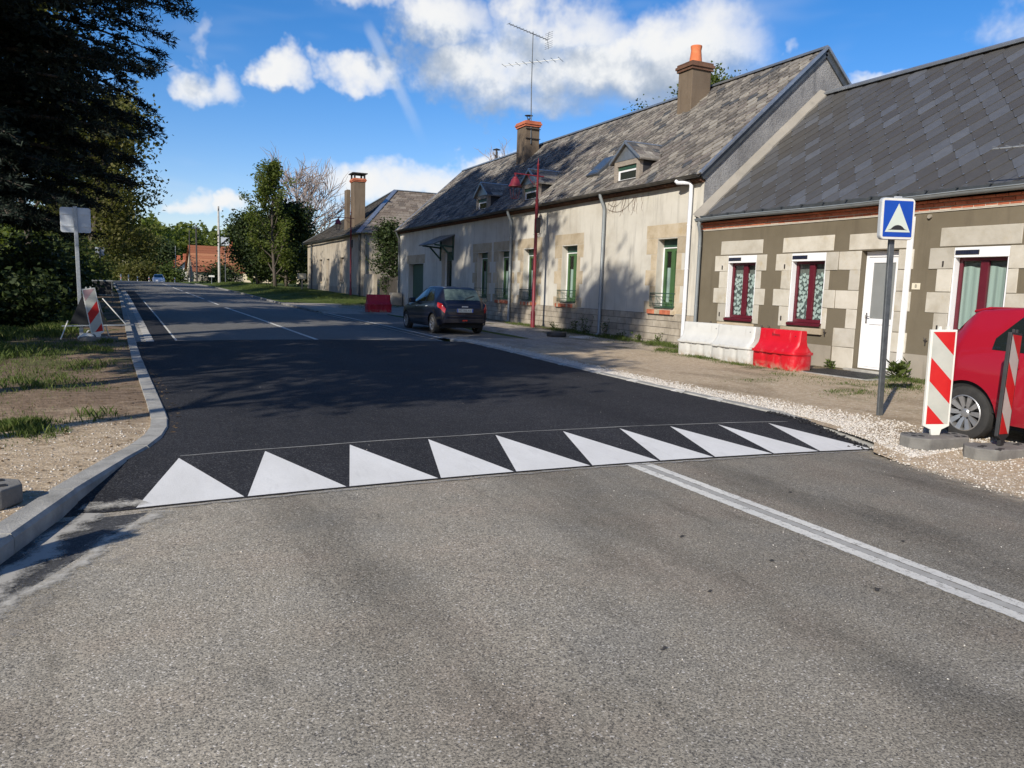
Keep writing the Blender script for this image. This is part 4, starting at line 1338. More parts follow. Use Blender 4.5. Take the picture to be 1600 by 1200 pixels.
# pipes
def pipe(y, mat, r, top, white=False):
    m = MB()
    if white:
        m.tube([(FX - .32, y + .42, top + .05), (FX - .30, y + .36, top - .01), (FX - .26, y + .2, top - .02), (FX - .14, y + .03, top - .03), (FX - .11, y, top - .10), (FX - .11, y, .06)], r, 12)
    else:
        m.tube([(EX - .06, y, EZ - .05), (EX - .05, y, EZ - .14), (FX - .12, y, LZ - .28), (FX - .10, y, LZ - .4), (FX - .10, y, .18 + zr(y)), (FX - .2, y, .10 + zr(y))], r, 10)
    for z in (3.5, 2.3, 1.2): m.lathe([(r + .004, -.02), (r + .008, 0), (r + .004, .02)], (FX - (.11 if white else .10), y, z), 'Z', 12)
    m.build('downpipe', mat, LH, smooth=40)
pipe(17.54, M_WPIPE, .055, 4.66, True)
pipe(22.02, M_GUTTER, .055, 4.6)
pipe(29.2, M_GUTTER, .06, 4.6)
pipe(45.0, M_ZINC_D, .055, 4.6)
# dormers
def dormer(ya, yb):
    d = thing_part('dormer', LH)
    X0 = 13.72
    zf = lambda x: EZ + (x - EX) * math.tan(THL)
    zb_, zt = zf(X0) - .05, 5.74
    zap = 6.28
    mid = (ya + yb) / 2
    xb = lambda z: EX + (z - EZ) / math.tan(THL)
    m = MB()
    pw = .17
    m.box(X0, X0 + .14, ya, ya + pw, zb_, zt); m.box(X0, X0 + .14, yb - pw, yb, zb_, zt); m.box(X0 + .001, X0 + .139, ya + pw, yb - pw, zt - .16, zt - .001); m.box(X0 + .001, X0 + .139, ya + pw, yb - pw, zb_, 5.07)
    m.build('front', M_WOOD, d, bevel=.008)
    m = MB()
    a, b, c, e = ya + pw, yb - pw, 5.07, zt - .16
    m.box(X0 + .06, X0 + .10, a + .005, a + .09, c, e - .12); m.box(X0 + .06, X0 + .10, b - .09, b - .005, c, e - .12); m.box(X0 + .061, X0 + .099, a + .09, b - .09, c, c + .10); m.box(X0 + .061, X0 + .099, a + .09, b - .09, e - .18, e - .12)
    m.build('casement', M_PVC, d, bevel=.005)
    m = MB(); m.box(X0 + .05, X0 + .11, a + .005, b - .005, e - .12, e - .002); m.build('blind', M_GREEN_D, d)
    m = MB(); m.face([(X0 + .08, a + .09, c + .1), (X0 + .08, a + .09, e - .18), (X0 + .08, b - .09, e - .18), (X0 + .08, b - .09, c + .1)]); m.build('pane', simple('dormer_pane', (.03, .035, .03), None, rough=.06, spec=.8), d)
    for y in (ya + .005, yb - .025):
        m = MB(); m.prism([(X0 + .14, zb_), (xb(zt) + .1, zt), (X0 + .14, zt)], lambda p, q, a_: (p, a_, q), y, y + .02); m.build('cheek', M_SLATE_DK, d)
    m = MB(); o = .14
    m.prism([(ya - o + .06, zt + .0), (yb + o - .06, zt + .0), (mid, zap - .05)], lambda p, q, a_: (a_, p, q), X0 - .01, X0 + .02); m.build('pediment', M_ZINC, d)
    m = MB(); xr_ = xb(zap) + .05; xe = xb(zt) + .1
    for s, e_ in ((1, yb + o), (-1, ya - o)):
        m.add([(X0 - .10, e_, zt - .04), (X0 - .10, mid, zap), (xr_, mid, zap), (xe, e_, zt - .04), (X0 - .10, e_, zt - .08), (X0 - .10, mid, zap - .05), (xr_, mid, zap - .05), (xe, e_, zt - .08)], [(0, 1, 2, 3), (4, 7, 6, 5), (0, 4, 5, 1), (0, 3, 7, 4), (2, 1, 5, 6), (3, 2, 6, 7)])
    dr_ = m.build('dormer_roof', M_SLATE_OLD, d)
    for s, e_ in ((1, yb + o), (-1, ya - o)):
        sl = MB()
        for r in range(4):
            t0, t1 = r / 4, (r + 1) / 4 + .06
            n = int((xr_ - X0) / .28)
            for k in range(n + 1):
                x0 = X0 - .10 + k * .28 + (.14 if r % 2 else 0)
                x1 = x0 + .275
                lim = lambda t: xe + (xr_ - xe) * t
                x1 = min(x1, lim(t0) - .01)
                if x1 - x0 < .05: continue
                P_ = lambda x, t, l: (x, e_ + (mid - e_) * t, zt - .04 + (zap - zt + .04) * t + l)
                sl.add([P_(x0, t0, .022), P_(x1, t0, .022), P_(x1, min(1, t1), .008), P_(x0, min(1, t1), .008), P_(x0, t0, .0), P_(x1, t0, .0)], [(0, 1, 2, 3), (4, 5, 1, 0), (0, 3, 4), (1, 5, 2)])
        tag(sl.build('dormer_slates', M_SLATE_OLD, d, fix=False), kind='stuff')
    m = MB(); m.tube([(X0 - .12, mid, zap + .02), (xr_, mid, zap + .02)], .035, 8)
    for e_ in (yb + o, ya - o):
        m.bar((X0 - .105, e_, zt - .05), (X0 - .105, mid, zap + .0), .025, .07)
    for e_ in (yb + o, ya - o): m.obox(((xr_ + xe) / 2 + .03, (mid + e_) / 2, (zt + zap) / 2 + .02), Vector((xr_ - xe, mid - e_, zap - zt)) * .5, (.07, 0, .06), (0, .0, .01))
    m.build('dormer_flashing', M_ZINC, d, smooth=40)
for q in DORM: dormer(*q)
# skylight
m = MB()
c = Vector((14.62, 24.05, EZ + (14.62 - EX) * math.tan(THL))) + NL * .08
sk = thing_part('skylight', LH)
m.obox(c, UL * .52, (0, .40, 0), NL * .05); m.build('frame', M_ZINC_D, sk, bevel=.01)
m = MB(); m.obox(c + NL * .053, UL * .44, (0, .33, 0), NL * .004); m.build('pane', simple('skylight_pane', (.05, .06, .065), None, rough=.05, spec=.9), sk)
# chimneys
def chimney(root, x0, x1, y0, y1, z0, z1, pot=None, cowl=None, mat=M_CHIM, cap=M_BRICK_D, bricks=True):
    c = thing_part('chimney', root)
    m = MB(); m.box(x0, x1, y0, y1, z0, z1); m.build('stack', mat, c, bevel=.02)
    for k, (o, h) in enumerate(((.05, .09), (.09, .09), (.05, .08))):
        z = z1 + sum((.09, .09, .08)[:k])
        nx, ny = max(2, round((x1 - x0 + 2 * o) / .22)), max(2, round((y1 - y0 + 2 * o) / .22))
        X0_, X1_, Y0_, Y1_ = x0 - o, x1 + o, y0 - o, y1 + o
        for i in range(nx):
            for j in range(ny):
                if 0 < i < nx - 1 and 0 < j < ny - 1: continue
                bx0, by0 = X0_ + (X1_ - X0_) * i / nx, Y0_ + (Y1_ - Y0_) * j / ny
                bb = MB(); g_ = random.uniform(.0, .008)
                bb.box(bx0 + .004 - g_, bx0 + (X1_ - X0_) / nx - .004, by0 + .004 - g_, by0 + (Y1_ - Y0_) / ny - .004, z + .003, z + h - .003)
                bb.build('brick', cap, c)
        m = MB(); m.box(X0_ + .015, X1_ - .015, Y0_ + .015, Y1_ - .015, z - .001 * k, z + h - .001); m.build('mortar', M_JOINT, c)
    zt = z1 + .26
    xm, ym = (x0 + x1) / 2, (y0 + y1) / 2
    if pot:
        m = MB(); m.lathe([(pot * 1.15, zt - .05), (pot * 1.05, zt + .12), (pot * .85, zt + .45), (pot * .95, zt + .56), (pot * .95, zt + .60), (pot * .7, zt + .60), (pot * .65, zt + .3)], (xm, ym, 0), 'Z', 20); m.build('chimney_pot', M_TERRA, c, smooth=40)
    if cowl:
        m = MB(); m.lathe([(.12, zt - .02), (.11, zt + .08), (.09, zt + .1)], (xm, ym, 0), 'Z', 14); m.build('pot_base', M_TERRA, c, smooth=40)
        m = MB(); m.tube([(xm, ym, zt + .05), (xm, ym, zt + .2)], .06, 10)
        for a in range(4):
            m.tube([(xm + .06 * math.cos(a * PI / 2), ym + .06 * math.sin(a * PI / 2), zt + .18), (xm + .13 * math.cos(a * PI / 2), ym + .13 * math.sin(a * PI / 2), zt + .33)], .012, 5)
        m.lathe([(.20, zt + .33), (.20, zt + .345), (.03, zt + .38)], (xm, ym, 0), 'Z', 14)
        m.build('cowl', M_IRON, c, smooth=40)
    return c
chimney(LH, 16.50, 17.28, 21.75, 22.5, 7.2, 9.05, pot=.2)
chimney(LH, 16.42, 17.15, 34.2, 35.2, 7.2, 9.32, cowl=True, cap=M_BRICK)
m = MB(); m.tube([(RX + .3, 41, 8.5), (RX + .3, 41, 9.25)], .07, 8); m.lathe([(.22, 9.33), (.22, 9.35), (.02, 9.42)], (RX + .3, 41, 0), 'Z', 12); m.tube([(RX + .3, 41, 9.2), (RX + .3, 41, 9.36)], .03, 6); m.build('vent_cowl', M_IRON, LH, smooth=40)
# thin dead creeper under the gutter
cr = MB()
R_ = random.Random(3)
for k in range(16):
    y = 21.9 - R_.uniform(0, 1.9); z = LZ - .02 - abs(21.9 - y) * .05
    p = [Vector((FX - .015, y, z))]
    for s in range(5):
        p.append(p[-1] + Vector((0, R_.uniform(-.08, .1), -R_.uniform(.03, .16))))
    cr.tube(p, .004, 4)
cr.tube([(FX - .02, 21.95 - t * .2, LZ - .35 - .25 * math.sin(t / 8 * PI) + t * .035) for t in range(9)], .006, 4)
cr.tube([(FX - .02, 21.95 - t * .12, LZ - .15 - .2 * math.sin(t / 8 * PI) + t * .015) for t in range(9)], .005, 4)
cr.build('dead_creeper', simple('dry_twig', (.10, .06, .04), (.16, .1, .07), 10, .9), LH)
# ------------------------------------------------------------------ the next house down the street
FH = thing('hipped_house', (13.6, 64, .6), 'weathered plain house with hipped mossy roof and tall chimney beyond the row house', 'house')
fy0, fy1, fx = 54.5, 75.0, 13.6
fw = [(59.9, 61.2, 1.75, 3.6), (65.2, 66.4, .7, 3.6), (68.2, 69.4, 1.7, 3.6), (73.0, 74.2, 1.7, 3.8)]
m = MB(); facade(m, fx, fy0, fy1, 0, 5.15, fw, .25)
m.face([(fx, fy0, 0), (24, fy0, 0), (24, fy0, 5.15), (fx, fy0, 5.15)])
m.face([(fx, fy1, 0), (fx, fy1, 5.15), (24, fy1, 5.15), (24, fy1, 0)])
wallF = m.build('wall', M_FARWALL, FH, fix=False)
m = MB(); m.box(fx - .02, fx + .02, fy0 - .02, 65.1, 0, 1.35); m.box(fx - .02, fx + .02, 66.5, fy1, 0, 1.35); m.build('plinth', M_PLINTH, wallF)
for ya, yb, za, zb in fw:
    w = thing_part('window' if za > 1 else 'door', FH)
    m = MB(); m.box(fx + .18, fx + .22, ya, yb, za, zb); m.build('shutter' if za > 1 else 'leaf', M_WOOD, w)
    m = MB(); m.box(fx + .15, fx + .18, ya, ya + .08, za, zb); m.box(fx + .15, fx + .18, yb - .08, yb, za, zb); m.box(fx + .15, fx + .18, (ya + yb) / 2 - .04, (ya + yb) / 2 + .04, za, zb); m.build('frame', M_WOOD, w)
    if za > 1: block(wallF, 'sill_stone', M_LIME_OLD, ya - .1, yb + .1, za - .12, za, fx - .06, fx + .05, .01)
ax, ay, az_ = 18.9, 64.2, 9.45
E0 = (13.3, fy0 - .3, 5.15); E1 = (13.3, fy1 + .3, 5.25); AP = (ax, ay, az_); B0 = (27, ay, az_); BR = (27, fy0 - .3, 5.15)
m = MB(); m.face([E0, E1, AP]); m.face([E0, AP, B0, BR]); m.face([E1, (27, fy1 + .3, 5.25), B0, AP]); m.face([E0, BR, (27, fy1 + .3, 5.25), E1])
roofF = m.build('roof', simple('mossy_roof', (.05, .043, .033), (.11, .092, .072), 3, .9, world=True, bump=.4), FH, fix=False)
def tri_slates(a, b, c, d, nr, w, mat, name):
    """courses of slates over the quad a-b (eave), d-c (top)"""
    a, b, c, d = map(Vector, (a, b, c, d))
    m = MB()
    N = (b - a).cross(d - a).normalized()
    if N.z < 0: N = -N
    for r in range(nr):
        t0, t1 = r / nr, (r + 1.25) / nr
        P, Q = a.lerp(d, t0), b.lerp(c, t0)
        n = max(1, int((Q - P).length / w))
        for k in range(n):
            u0, u1 = (k + (.5 if r % 2 else 0)) / n, (k + .97 + (.5 if r % 2 else 0)) / n
            u1 = min(u1, 1)
            if u1 - u0 < .2 / n: continue
            t1_ = min(t1, 1)
            P1, Q1 = a.lerp(d, t1_), b.lerp(c, t1_)
            l = random.uniform(.02, .06)
            p0, p1 = P.lerp(Q, u0) + N * l, P.lerp(Q, u1) + N * l
            q0, q1 = P1.lerp(Q1, u0) + N * .015, P1.lerp(Q1, u1) + N * .015
            m.add([p0, p1, q1, q0, p0 - N * l, p1 - N * l], [(0, 1, 2, 3), (4, 5, 1, 0)])
    return tag(m.build(name, mat, roofF, fix=False), kind='stuff')
M_SL_B = slate_mat('brown_slates', [(0, (.16, .125, .095)), (.3, (.21, .17, .13)), (.6, (.13, .105, .082)), (.8, (.25, .21, .165))], .7, .9, .4, .2)
M_SL_D = slate_mat('mossy_dark_slates', [(0, (.055, .047, .038)), (.4, (.08, .07, .055)), (.8, (.045, .042, .036))], .5, .9, .4, .2, (.10, .095, .07))
tri_slates(E1, E0, AP, AP, 22, .45, M_SL_D, 'slates')
tri_slates(E0, BR, B0, AP, 18, .5, M_SL_B, 'slates')
m = MB(); m.bar(E0, (ax, ay, az_ + .06), .34, .06); m.bar(E1, (ax, ay, az_ + .06), .3, .06); m.bar((ax, ay, az_ + .05), (27, ay, az_ + .05), .3, .06); m.build('hip_flashing', M_ZINC, roofF)
m = MB(); gutter(m, 13.25, fy0 - .3, fy1 + .3, 5.15, .08); m.build('gutter', M_ZINC_D, FH)
for px_, py_ in ((13.5, fy0 + .15), (13.5, 72.6), (13.9, fy0 - .1)):
    m = MB(); m.tube([(px_, py_, 5.1), (px_, py_, .45)], .07, 8); m.build('downpipe', M_ZINC_D, FH)
chimney(FH, 14.25, 15.1, 59.4, 60.6, 5.0, 9.3, cap=M_BRICK)
m = MB(); m.box(14.1, 15.25, 59.3, 60.7, 9.9, 9.97)
for x in (14.3, 15.05):
    for y in (59.5, 60.5): m.box(x - .06, x + .06, y - .06, y + .06, 9.5, 9.9)
m.build('chimney_slab', M_IRON, FH)
m = MB(); m.box(14.0, 14.25, 60.7, 61.6, 5.2, 8.8); m.build('flue', M_CHIM, FH)
# boundary wall and gate in the gap between the houses
gw = thing('garden_wall', (14.2, 47.5, .5), 'low grey cement wall with pillar in the gap between the two houses', 'wall')
m = MB(); m.box(13.7, 13.95, 51.5, 54.2, .2, 2.3); m.build('wall_panel', M_FARWALL, gw)
m = MB(); m.box(12.9, 13.5, 44.2, 44.9, .1, 1.15); m.build('pillar', M_PLINTH, gw, bevel=.03)
m = MB(); m.box(13.8, 14.2, 46.0, 46.35, .1, 1.9); m.build('pillar', M_PLINTH, gw, bevel=.03)
gt = thing('garden_gate', (14.1, 48.8, .35), 'dark wooden gate in shade between the two houses', 'gate')
for k in range(14):
    m = MB(); m.box(14.1, 14.13, 46.5 + k * .35, 46.5 + k * .35 + .3, .45, 2.1 + .05 * math.sin(k)); m.build('plank', simple('dark_boards', (.03, .025, .02), (.06, .05, .04), 8, .9), gt)
m = MB(); m.box(14.13, 14.17, 46.4, 51.4, .8, .9); m.box(14.13, 14.17, 46.4, 51.4, 1.7, 1.8); m.build('rail', MATS['dark_boards'], gt)

# ------------------------------------------------------------------ far houses beyond the crest
def far_house(loc, w, d, h, rh, label, rz, roofm, wallm, win=()):
    t = thing('village_house', loc, label, 'house', 'houses beyond the crest of the road', rz)
    OFF[t.name] = Vector((0, 0, 0))
    m = MB(); m.box(-w / 2, w / 2, -d / 2, d / 2, -4, h)
    for s in (-1, 1): m.face([(s * w / 2, -d / 2, h), (s * w / 2, d / 2, h), (s * w / 2, 0, h + rh - .1)])
    m.build('wall', wallm, t)
    m = MB(); o = .4
    for s in (-1, 1):
        for r in range(10):
            t0, t1 = r / 10, (r + 1) / 10
            y0, y1 = s * (d / 2 + o) * (1 - t0), s * (d / 2 + o) * (1 - t1)
            z0, z1 = h - .2 + (rh + .2) * t0, h - .2 + (rh + .2) * t1
            m.add([(-w / 2 - o, y0, z0 + .06), (w / 2 + o, y0, z0 + .06), (w / 2 + o, y1, z1), (-w / 2 - o, y1, z1), (-w / 2 - o, y0, z0), (w / 2 + o, y0, z0)], [(0, 1, 2, 3), (4, 5, 1, 0)])
    m.build('roof', roofm, t, fix=False)
    m = MB(); m.box(w * .3, w * .3 + .7, -.3, .4, h + rh - 1, h + rh + 1.0); m.build('chimney', M_BRICK, t)
    for (x, z, ww, hh) in win:
        m = MB(); m.box(x - ww / 2, x + ww / 2, -d / 2 - .05, -d / 2 + .02, z, z + hh); m.build('window', M_DARK, t)
    return t
M_TILE = slate_mat('red_tiles', [(0, (.28, .10, .05)), (.3, (.36, .14, .07)), (.6, (.24, .085, .045)), (.8, (.42, .18, .09))], .4, .9, .6, .2, (.2, .09, .05))
M_TILE.node_tree.nodes['Voronoi Texture'] if False else None
M_WHITEW = simple('white_wall', (.62, .58, .50), (.72, .68, .6), 2, .9, world=True)
far_house((10.9, 153, 0), 8.2, 9, 3.0, 4.6, 'house with big orange tiled roof behind the concrete pole', math.radians(6), M_TILE, M_FARWALL)
far_house((4.0, 196, -1), 6.5, 8, 3.8, 3.0, 'house with dull red roof behind the bushes left of the white gabled house', math.radians(8), M_TILE, M_FARWALL)
far_house((7.0, 172, -1), 4.4, 6, 3.6, 3.0, 'small white gabled house between the two tiled roofs', math.radians(96), M_TILE, M_WHITEW, [(-1, 1.2, .8, 1.2), (1.1, 1.2, .8, 1.2)])

# ------------------------------------------------------------------ paint for street things
M_RED = simple('lamp_red_paint', (.13, .010, .018), (.19, .016, .026), 4, .5)
M_GALV = simple('galvanised_steel', (.28, .30, .31), (.42, .44, .45), 18, .5, metallic=.55)
M_GALV_D = simple('dull_steel', (.10, .11, .115), (.17, .18, .185), 12, .5, metallic=.5)
M_ALU = simple('sign_aluminium', (.42, .45, .48), (.55, .58, .60), 3, .5, metallic=.3)
M_BLUE = simple('sign_blue', (.003, .05, .34), (.005, .065, .40), 3, .35)
M_SWHITE = simple('sign_white', (.55, .62, .54), (.60, .66, .58), 5, .4)
M_FWHITE = simple('frame_white', (.66, .65, .58), (.74, .73, .66), 9, .5)
M_KRED = simple('panel_red', (.48, .010, .012), (.56, .022, .02), 6, .4)
M_KWHITE = simple('panel_white', (.40, .41, .36), (.50, .50, .44), 4, .5)
M_RUBBER = simple('grey_rubber_foot', (.11, .105, .095), (.19, .183, .165), 6, .9, .5, 40)

# ------------------------------------------------------------------ street lamps
def street_lamp(loc, label, hgt=5.95):
    t = thing('street_lamp', loc, label, 'street lamp', 'red street lamps along the houses')
    OFF[t.name] = Vector((0, 0, 0))
    m = MB(); m.lathe([(.085, 0), (.085, .6), (.062, .65), (.058, 4.6), (.066, 4.62), (.066, 4.7), (.042, 4.72), (.036, hgt - .06), (.05, hgt - .04), (.05, hgt), (.018, hgt + .02), (.022, hgt + .1), (.004, hgt + .22)], n=16)
    m.build('pole', M_RED, t, smooth=40)
    m = MB(); za = 5.52
    m.tube([(.24, 0, za), (-.90, 0, za + .02)], .022, 8)
    m.tube([(-.04, 0, za - .32), (-.16, 0, za - .30), (-.30, 0, za - .16), (-.40, 0, za + .0)], .012, 6)
    m.tube([(-.16, 0, za - .30), (-.22, 0, za - .22), (-.16, 0, za - .18), (-.12, 0, za - .23)], .009, 6)
    m.lathe([(.05, -.012), (.05, .012)], (-.90, 0, za), 'Y', 12)
    m.build('arm', M_RED, t, smooth=40)
    lx = -.90
    L = MB(); L.tube([(lx, 0, za), (lx, 0, za - .1)], .02, 8)
    L.lathe([(.05, za - .09), (.09, za - .12), (.09, za - .16), (.14, za - .2), (.19, za - .36), (.235, za - .41), (.235, za - .45), (.19, za - .45), (.05, za - .2)], (lx, 0, 0), 'Z', 20)
    L.build('lantern_cap', M_RED, t, smooth=40)
    L = MB()
    for k in range(4):
        a = PI / 4 + k * PI / 2
        L.tube([(lx + .2 * math.cos(a), .2 * math.sin(a), za - .45), (lx + .13 * math.cos(a), .13 * math.sin(a), za - .86)], .011, 6)
    for k in range(4):
        a, b = PI / 4 + k * PI / 2, PI / 4 + (k + 1) * PI / 2
        L.tube([(lx + .13 * math.cos(a), .13 * math.sin(a), za - .86), (lx + .13 * math.cos(b), .13 * math.sin(b), za - .86)], .012, 6)
    L.build('lantern_frame', simple('dark_lantern', (.05, .012, .018), None, rough=.5), t)
    m = MB(); m.obox((.05, 0, 3.75), (.08, 0, 0), (0, .11, 0), (0, 0, .26)); m.obox((.08, 0, 3.98), (.07, 0, 0), (0, .07, 0), (0, 0, .07)); m.build('control_box', M_IRON, t, bevel=.02)
    m = MB(); m.tube([(.0, 0, 4.5), (.09, 0, 4.38), (.06, 0, 4.1)], .008, 5); m.bar((-.10, 0, 3.44), (.16, 0, 3.44), .03, .012); m.build('cable', M_BLACK, t)
    return t
l1 = street_lamp((12.88, 25.7, .17), 'red street lamp with lantern in front of the row house windows')
l2 = copy_tree(l1, None, (12.9, 54.7, .62))
l2['label'] = 'far red street lamp in front of the hipped house with tall chimney'

# ------------------------------------------------------------------ road signs
def rounded(w, h, r, n=5):
    P = []
    for cx, cy, a0 in ((w / 2 - r, h / 2 - r, 0), (-w / 2 + r, h / 2 - r, PI / 2), (-w / 2 + r, -h / 2 + r, PI), (w / 2 - r, -h / 2 + r, 3 * PI / 2)):
        for k in range(n + 1):
            a = a0 + PI / 2 * k / n
            P.append((cx + r * math.cos(a), cy + r * math.sin(a)))
    return P
t = thing('road_sign', (8.67, 6.98, .09), 'blue and white speed hump road sign on grey post by the gravel', 'road sign', rz=math.radians(-8), ry=math.radians(-1.6))
OFF[t.name] = Vector((0, 0, 0))
pp = [(x, y) for x, y in rounded(.08, .04, .008, 3)]
m = MB(); m.prism(pp, lambda p, q, a: (p, q + .05, a), -.3, 2.72); m.build('post', M_GALV_D, t, bevel=.003)
S = .52; zc = 2.545
m = MB(); m.prism(rounded(S, S, .055), lambda p, q, a: (p, a, q + zc), -.035, .022); m.build('plate', M_ALU, t, bevel=.008)
m = MB(); m.prism(rounded(S - .015, S - .015, .05), lambda p, q, a: (p, a, q + zc), -.0385, -.0355); m.build('rim', M_FWHITE, t)
m = MB(); m.prism(rounded(S - .07, S - .07, .012), lambda p, q, a: (p, a, q + zc), -.0405, -.0387); m.build('blue_field', M_BLUE, t)
m = MB(); m.prism([(-.195, -.165), (.195, -.165), (0, .19)], lambda p, q, a: (p, a, q + zc), -.0425, -.0407); m.build('white_triangle', M_SWHITE, t)
hump = [(-.15, -.137), (.15, -.137), (.11, -.128), (.075, -.10), (.04, -.082), (0, -.076), (-.04, -.082), (-.075, -.10), (-.11, -.128)]
m = MB(); m.prism(hump, lambda p, q, a: (p, a, q + zc), -.0445, -.0427); m.build('hump_symbol', M_BLACK, t)
m = MB(); m.box(-.05, .05, -.03, .0, zc + S / 2, zc + S / 2 + .02); m.build('clamp', M_ALU, t)
# sign seen from behind on the left
t = thing('road_sign', (-1.47, 20.7, .14), 'blank back of a square road sign on a galvanised post at left', 'road sign', rz=math.radians(4), ry=math.radians(-.8))
OFF[t.name] = Vector((0, 0, 0))
m = MB(); m.prism(rounded(.085, .05, .01, 3), lambda p, q, a: (p, q - .035, a), -.2, 3.02); m.build('post', M_GALV, t, bevel=.003)
m = MB(); m.prism(rounded(.62, .57, .05), lambda p, q, a: (p, a, q + 2.71), .0, .03); m.build('plate', M_ALU, t, bevel=.006)
m = MB(); m.bar((-.28, -.006, 2.85), (.28, -.006, 2.85), .012, .03); m.bar((-.28, -.006, 2.57), (.28, -.006, 2.57), .012, .03); m.build('bracket', M_ALU, t)
t = thing('road_sign', (-2.75, 55, .6), 'small distant sign back on a thin post left of the road', 'road sign')
OFF[t.name] = Vector((0, 0, 0))
m = MB(); m.tube([(0, -.03, -.2), (0, -.03, 2.75)], .04, 8); m.build('post', M_GALV_D, t)
m = MB(); m.prism(rounded(.5, .5, .04), lambda p, q, a: (p, a, q + 2.5), 0, .03); m.build('plate', M_ALU, t)
t = thing('road_sign', (8.7, 104, .95), 'square sign with black diagonal bar beside the concrete pole', 'road sign', rz=math.radians(-4))
OFF[t.name] = Vector((0, 0, 0))
m = MB(); m.tube([(0, .04, -.3), (0, .04, 5.0)], .05, 8); m.build('post', M_GALV_D, t)
m = MB(); m.prism(rounded(1.0, 1.05, .08), lambda p, q, a: (p, a, q + 5.4), -.02, .02); m.build('plate', simple('pale_grey_sign', (.45, .5, .55), None), t)
m = MB(); m.bar((-.42, -.03, 5.0), (.42, -.03, 5.8), .01, .16); m.build('diagonal_bar', M_BLACK, t)
t = thing('street_sign', (6.8, 100, 1.0), 'small white rectangular sign on a low post near the concrete pole', 'sign')
OFF[t.name] = Vector((0, 0, 0))
m = MB(); m.tube([(0, .03, -.3), (0, .03, 1.1)], .03, 6); m.build('post', M_GALV, t)
m = MB(); m.box(-.32, .32, -.02, .02, .85, 1.05); m.build('plate', M_FWHITE, t)
# poles
def pole(name, loc, h, r0, r1, mat, label, cross=False):
    t = thing(name, loc, label, 'pole')
    OFF[t.name] = Vector((0, 0, 0))
    m = MB(); m.tube([(0, 0, -1), (0, 0, h * .5), (0, 0, h)], [r0, (r0 + r1) / 2, r1], 8); m.build('shaft', mat, t, smooth=40)
    m = MB(); m.tube([(-.05, 0, h - .4), (.05, 0, h - .4)], r0 * 1.1, 8)
    if cross: m.bar((-.6, 0, h - .5), (.6, 0, h - .5), .08, .08)
    m.build('fittings', M_GALV_D, t)
pole('utility_pole', (7.97, 104, .9), 9.7, .17, .11, M_CONC_P, 'tall pale concrete utility pole standing beside the diagonal bar sign')
pole('utility_pole', (6.3, 122, .8), 8.5, .14, .09, M_IRON, 'thicker dark wooden pole left of the concrete pole', True)
pole('utility_pole', (5.2, 118, .8), 7.6, .09, .06, M_IRON, 'thinner dark wooden pole left of the other dark pole')
pole('utility_pole', (4.3, 150, .4), 6.8, .06, .04, M_GALV, 'thin pale mast above the dull red roof')
for i, (x, lab) in enumerate([(-3.68, 'leftmost white marker post on the crest of the road'), (-2.69, 'second white marker post from the left on the crest'), (-1.53, 'third white marker post from the left on the crest'), (-.01, 'white marker post just left of the distant silver car'), (3.4, 'white marker post just right of the distant silver car'), (5.41, 'rightmost white marker post with black band near the bushes')]):
    t = thing('marker_post', (x, 125, .85), lab, 'marker post', 'white marker posts on the crest')
    OFF[t.name] = Vector((0, 0, 0))
    m = MB(); m.lathe([(.07, -.6), (.07, .74 + (.25 if i < 2 else 0)), (.06, .80 + (.25 if i < 2 else 0)), (.02, .82 + (.25 if i < 2 else 0))], n=10); m.build('shaft', M_FWHITE, t, smooth=40)
    m = MB(); m.lathe([(.073, .45), (.073, .58)], n=10); m.build('band', M_KRED if i < 5 else M_BLACK, t)

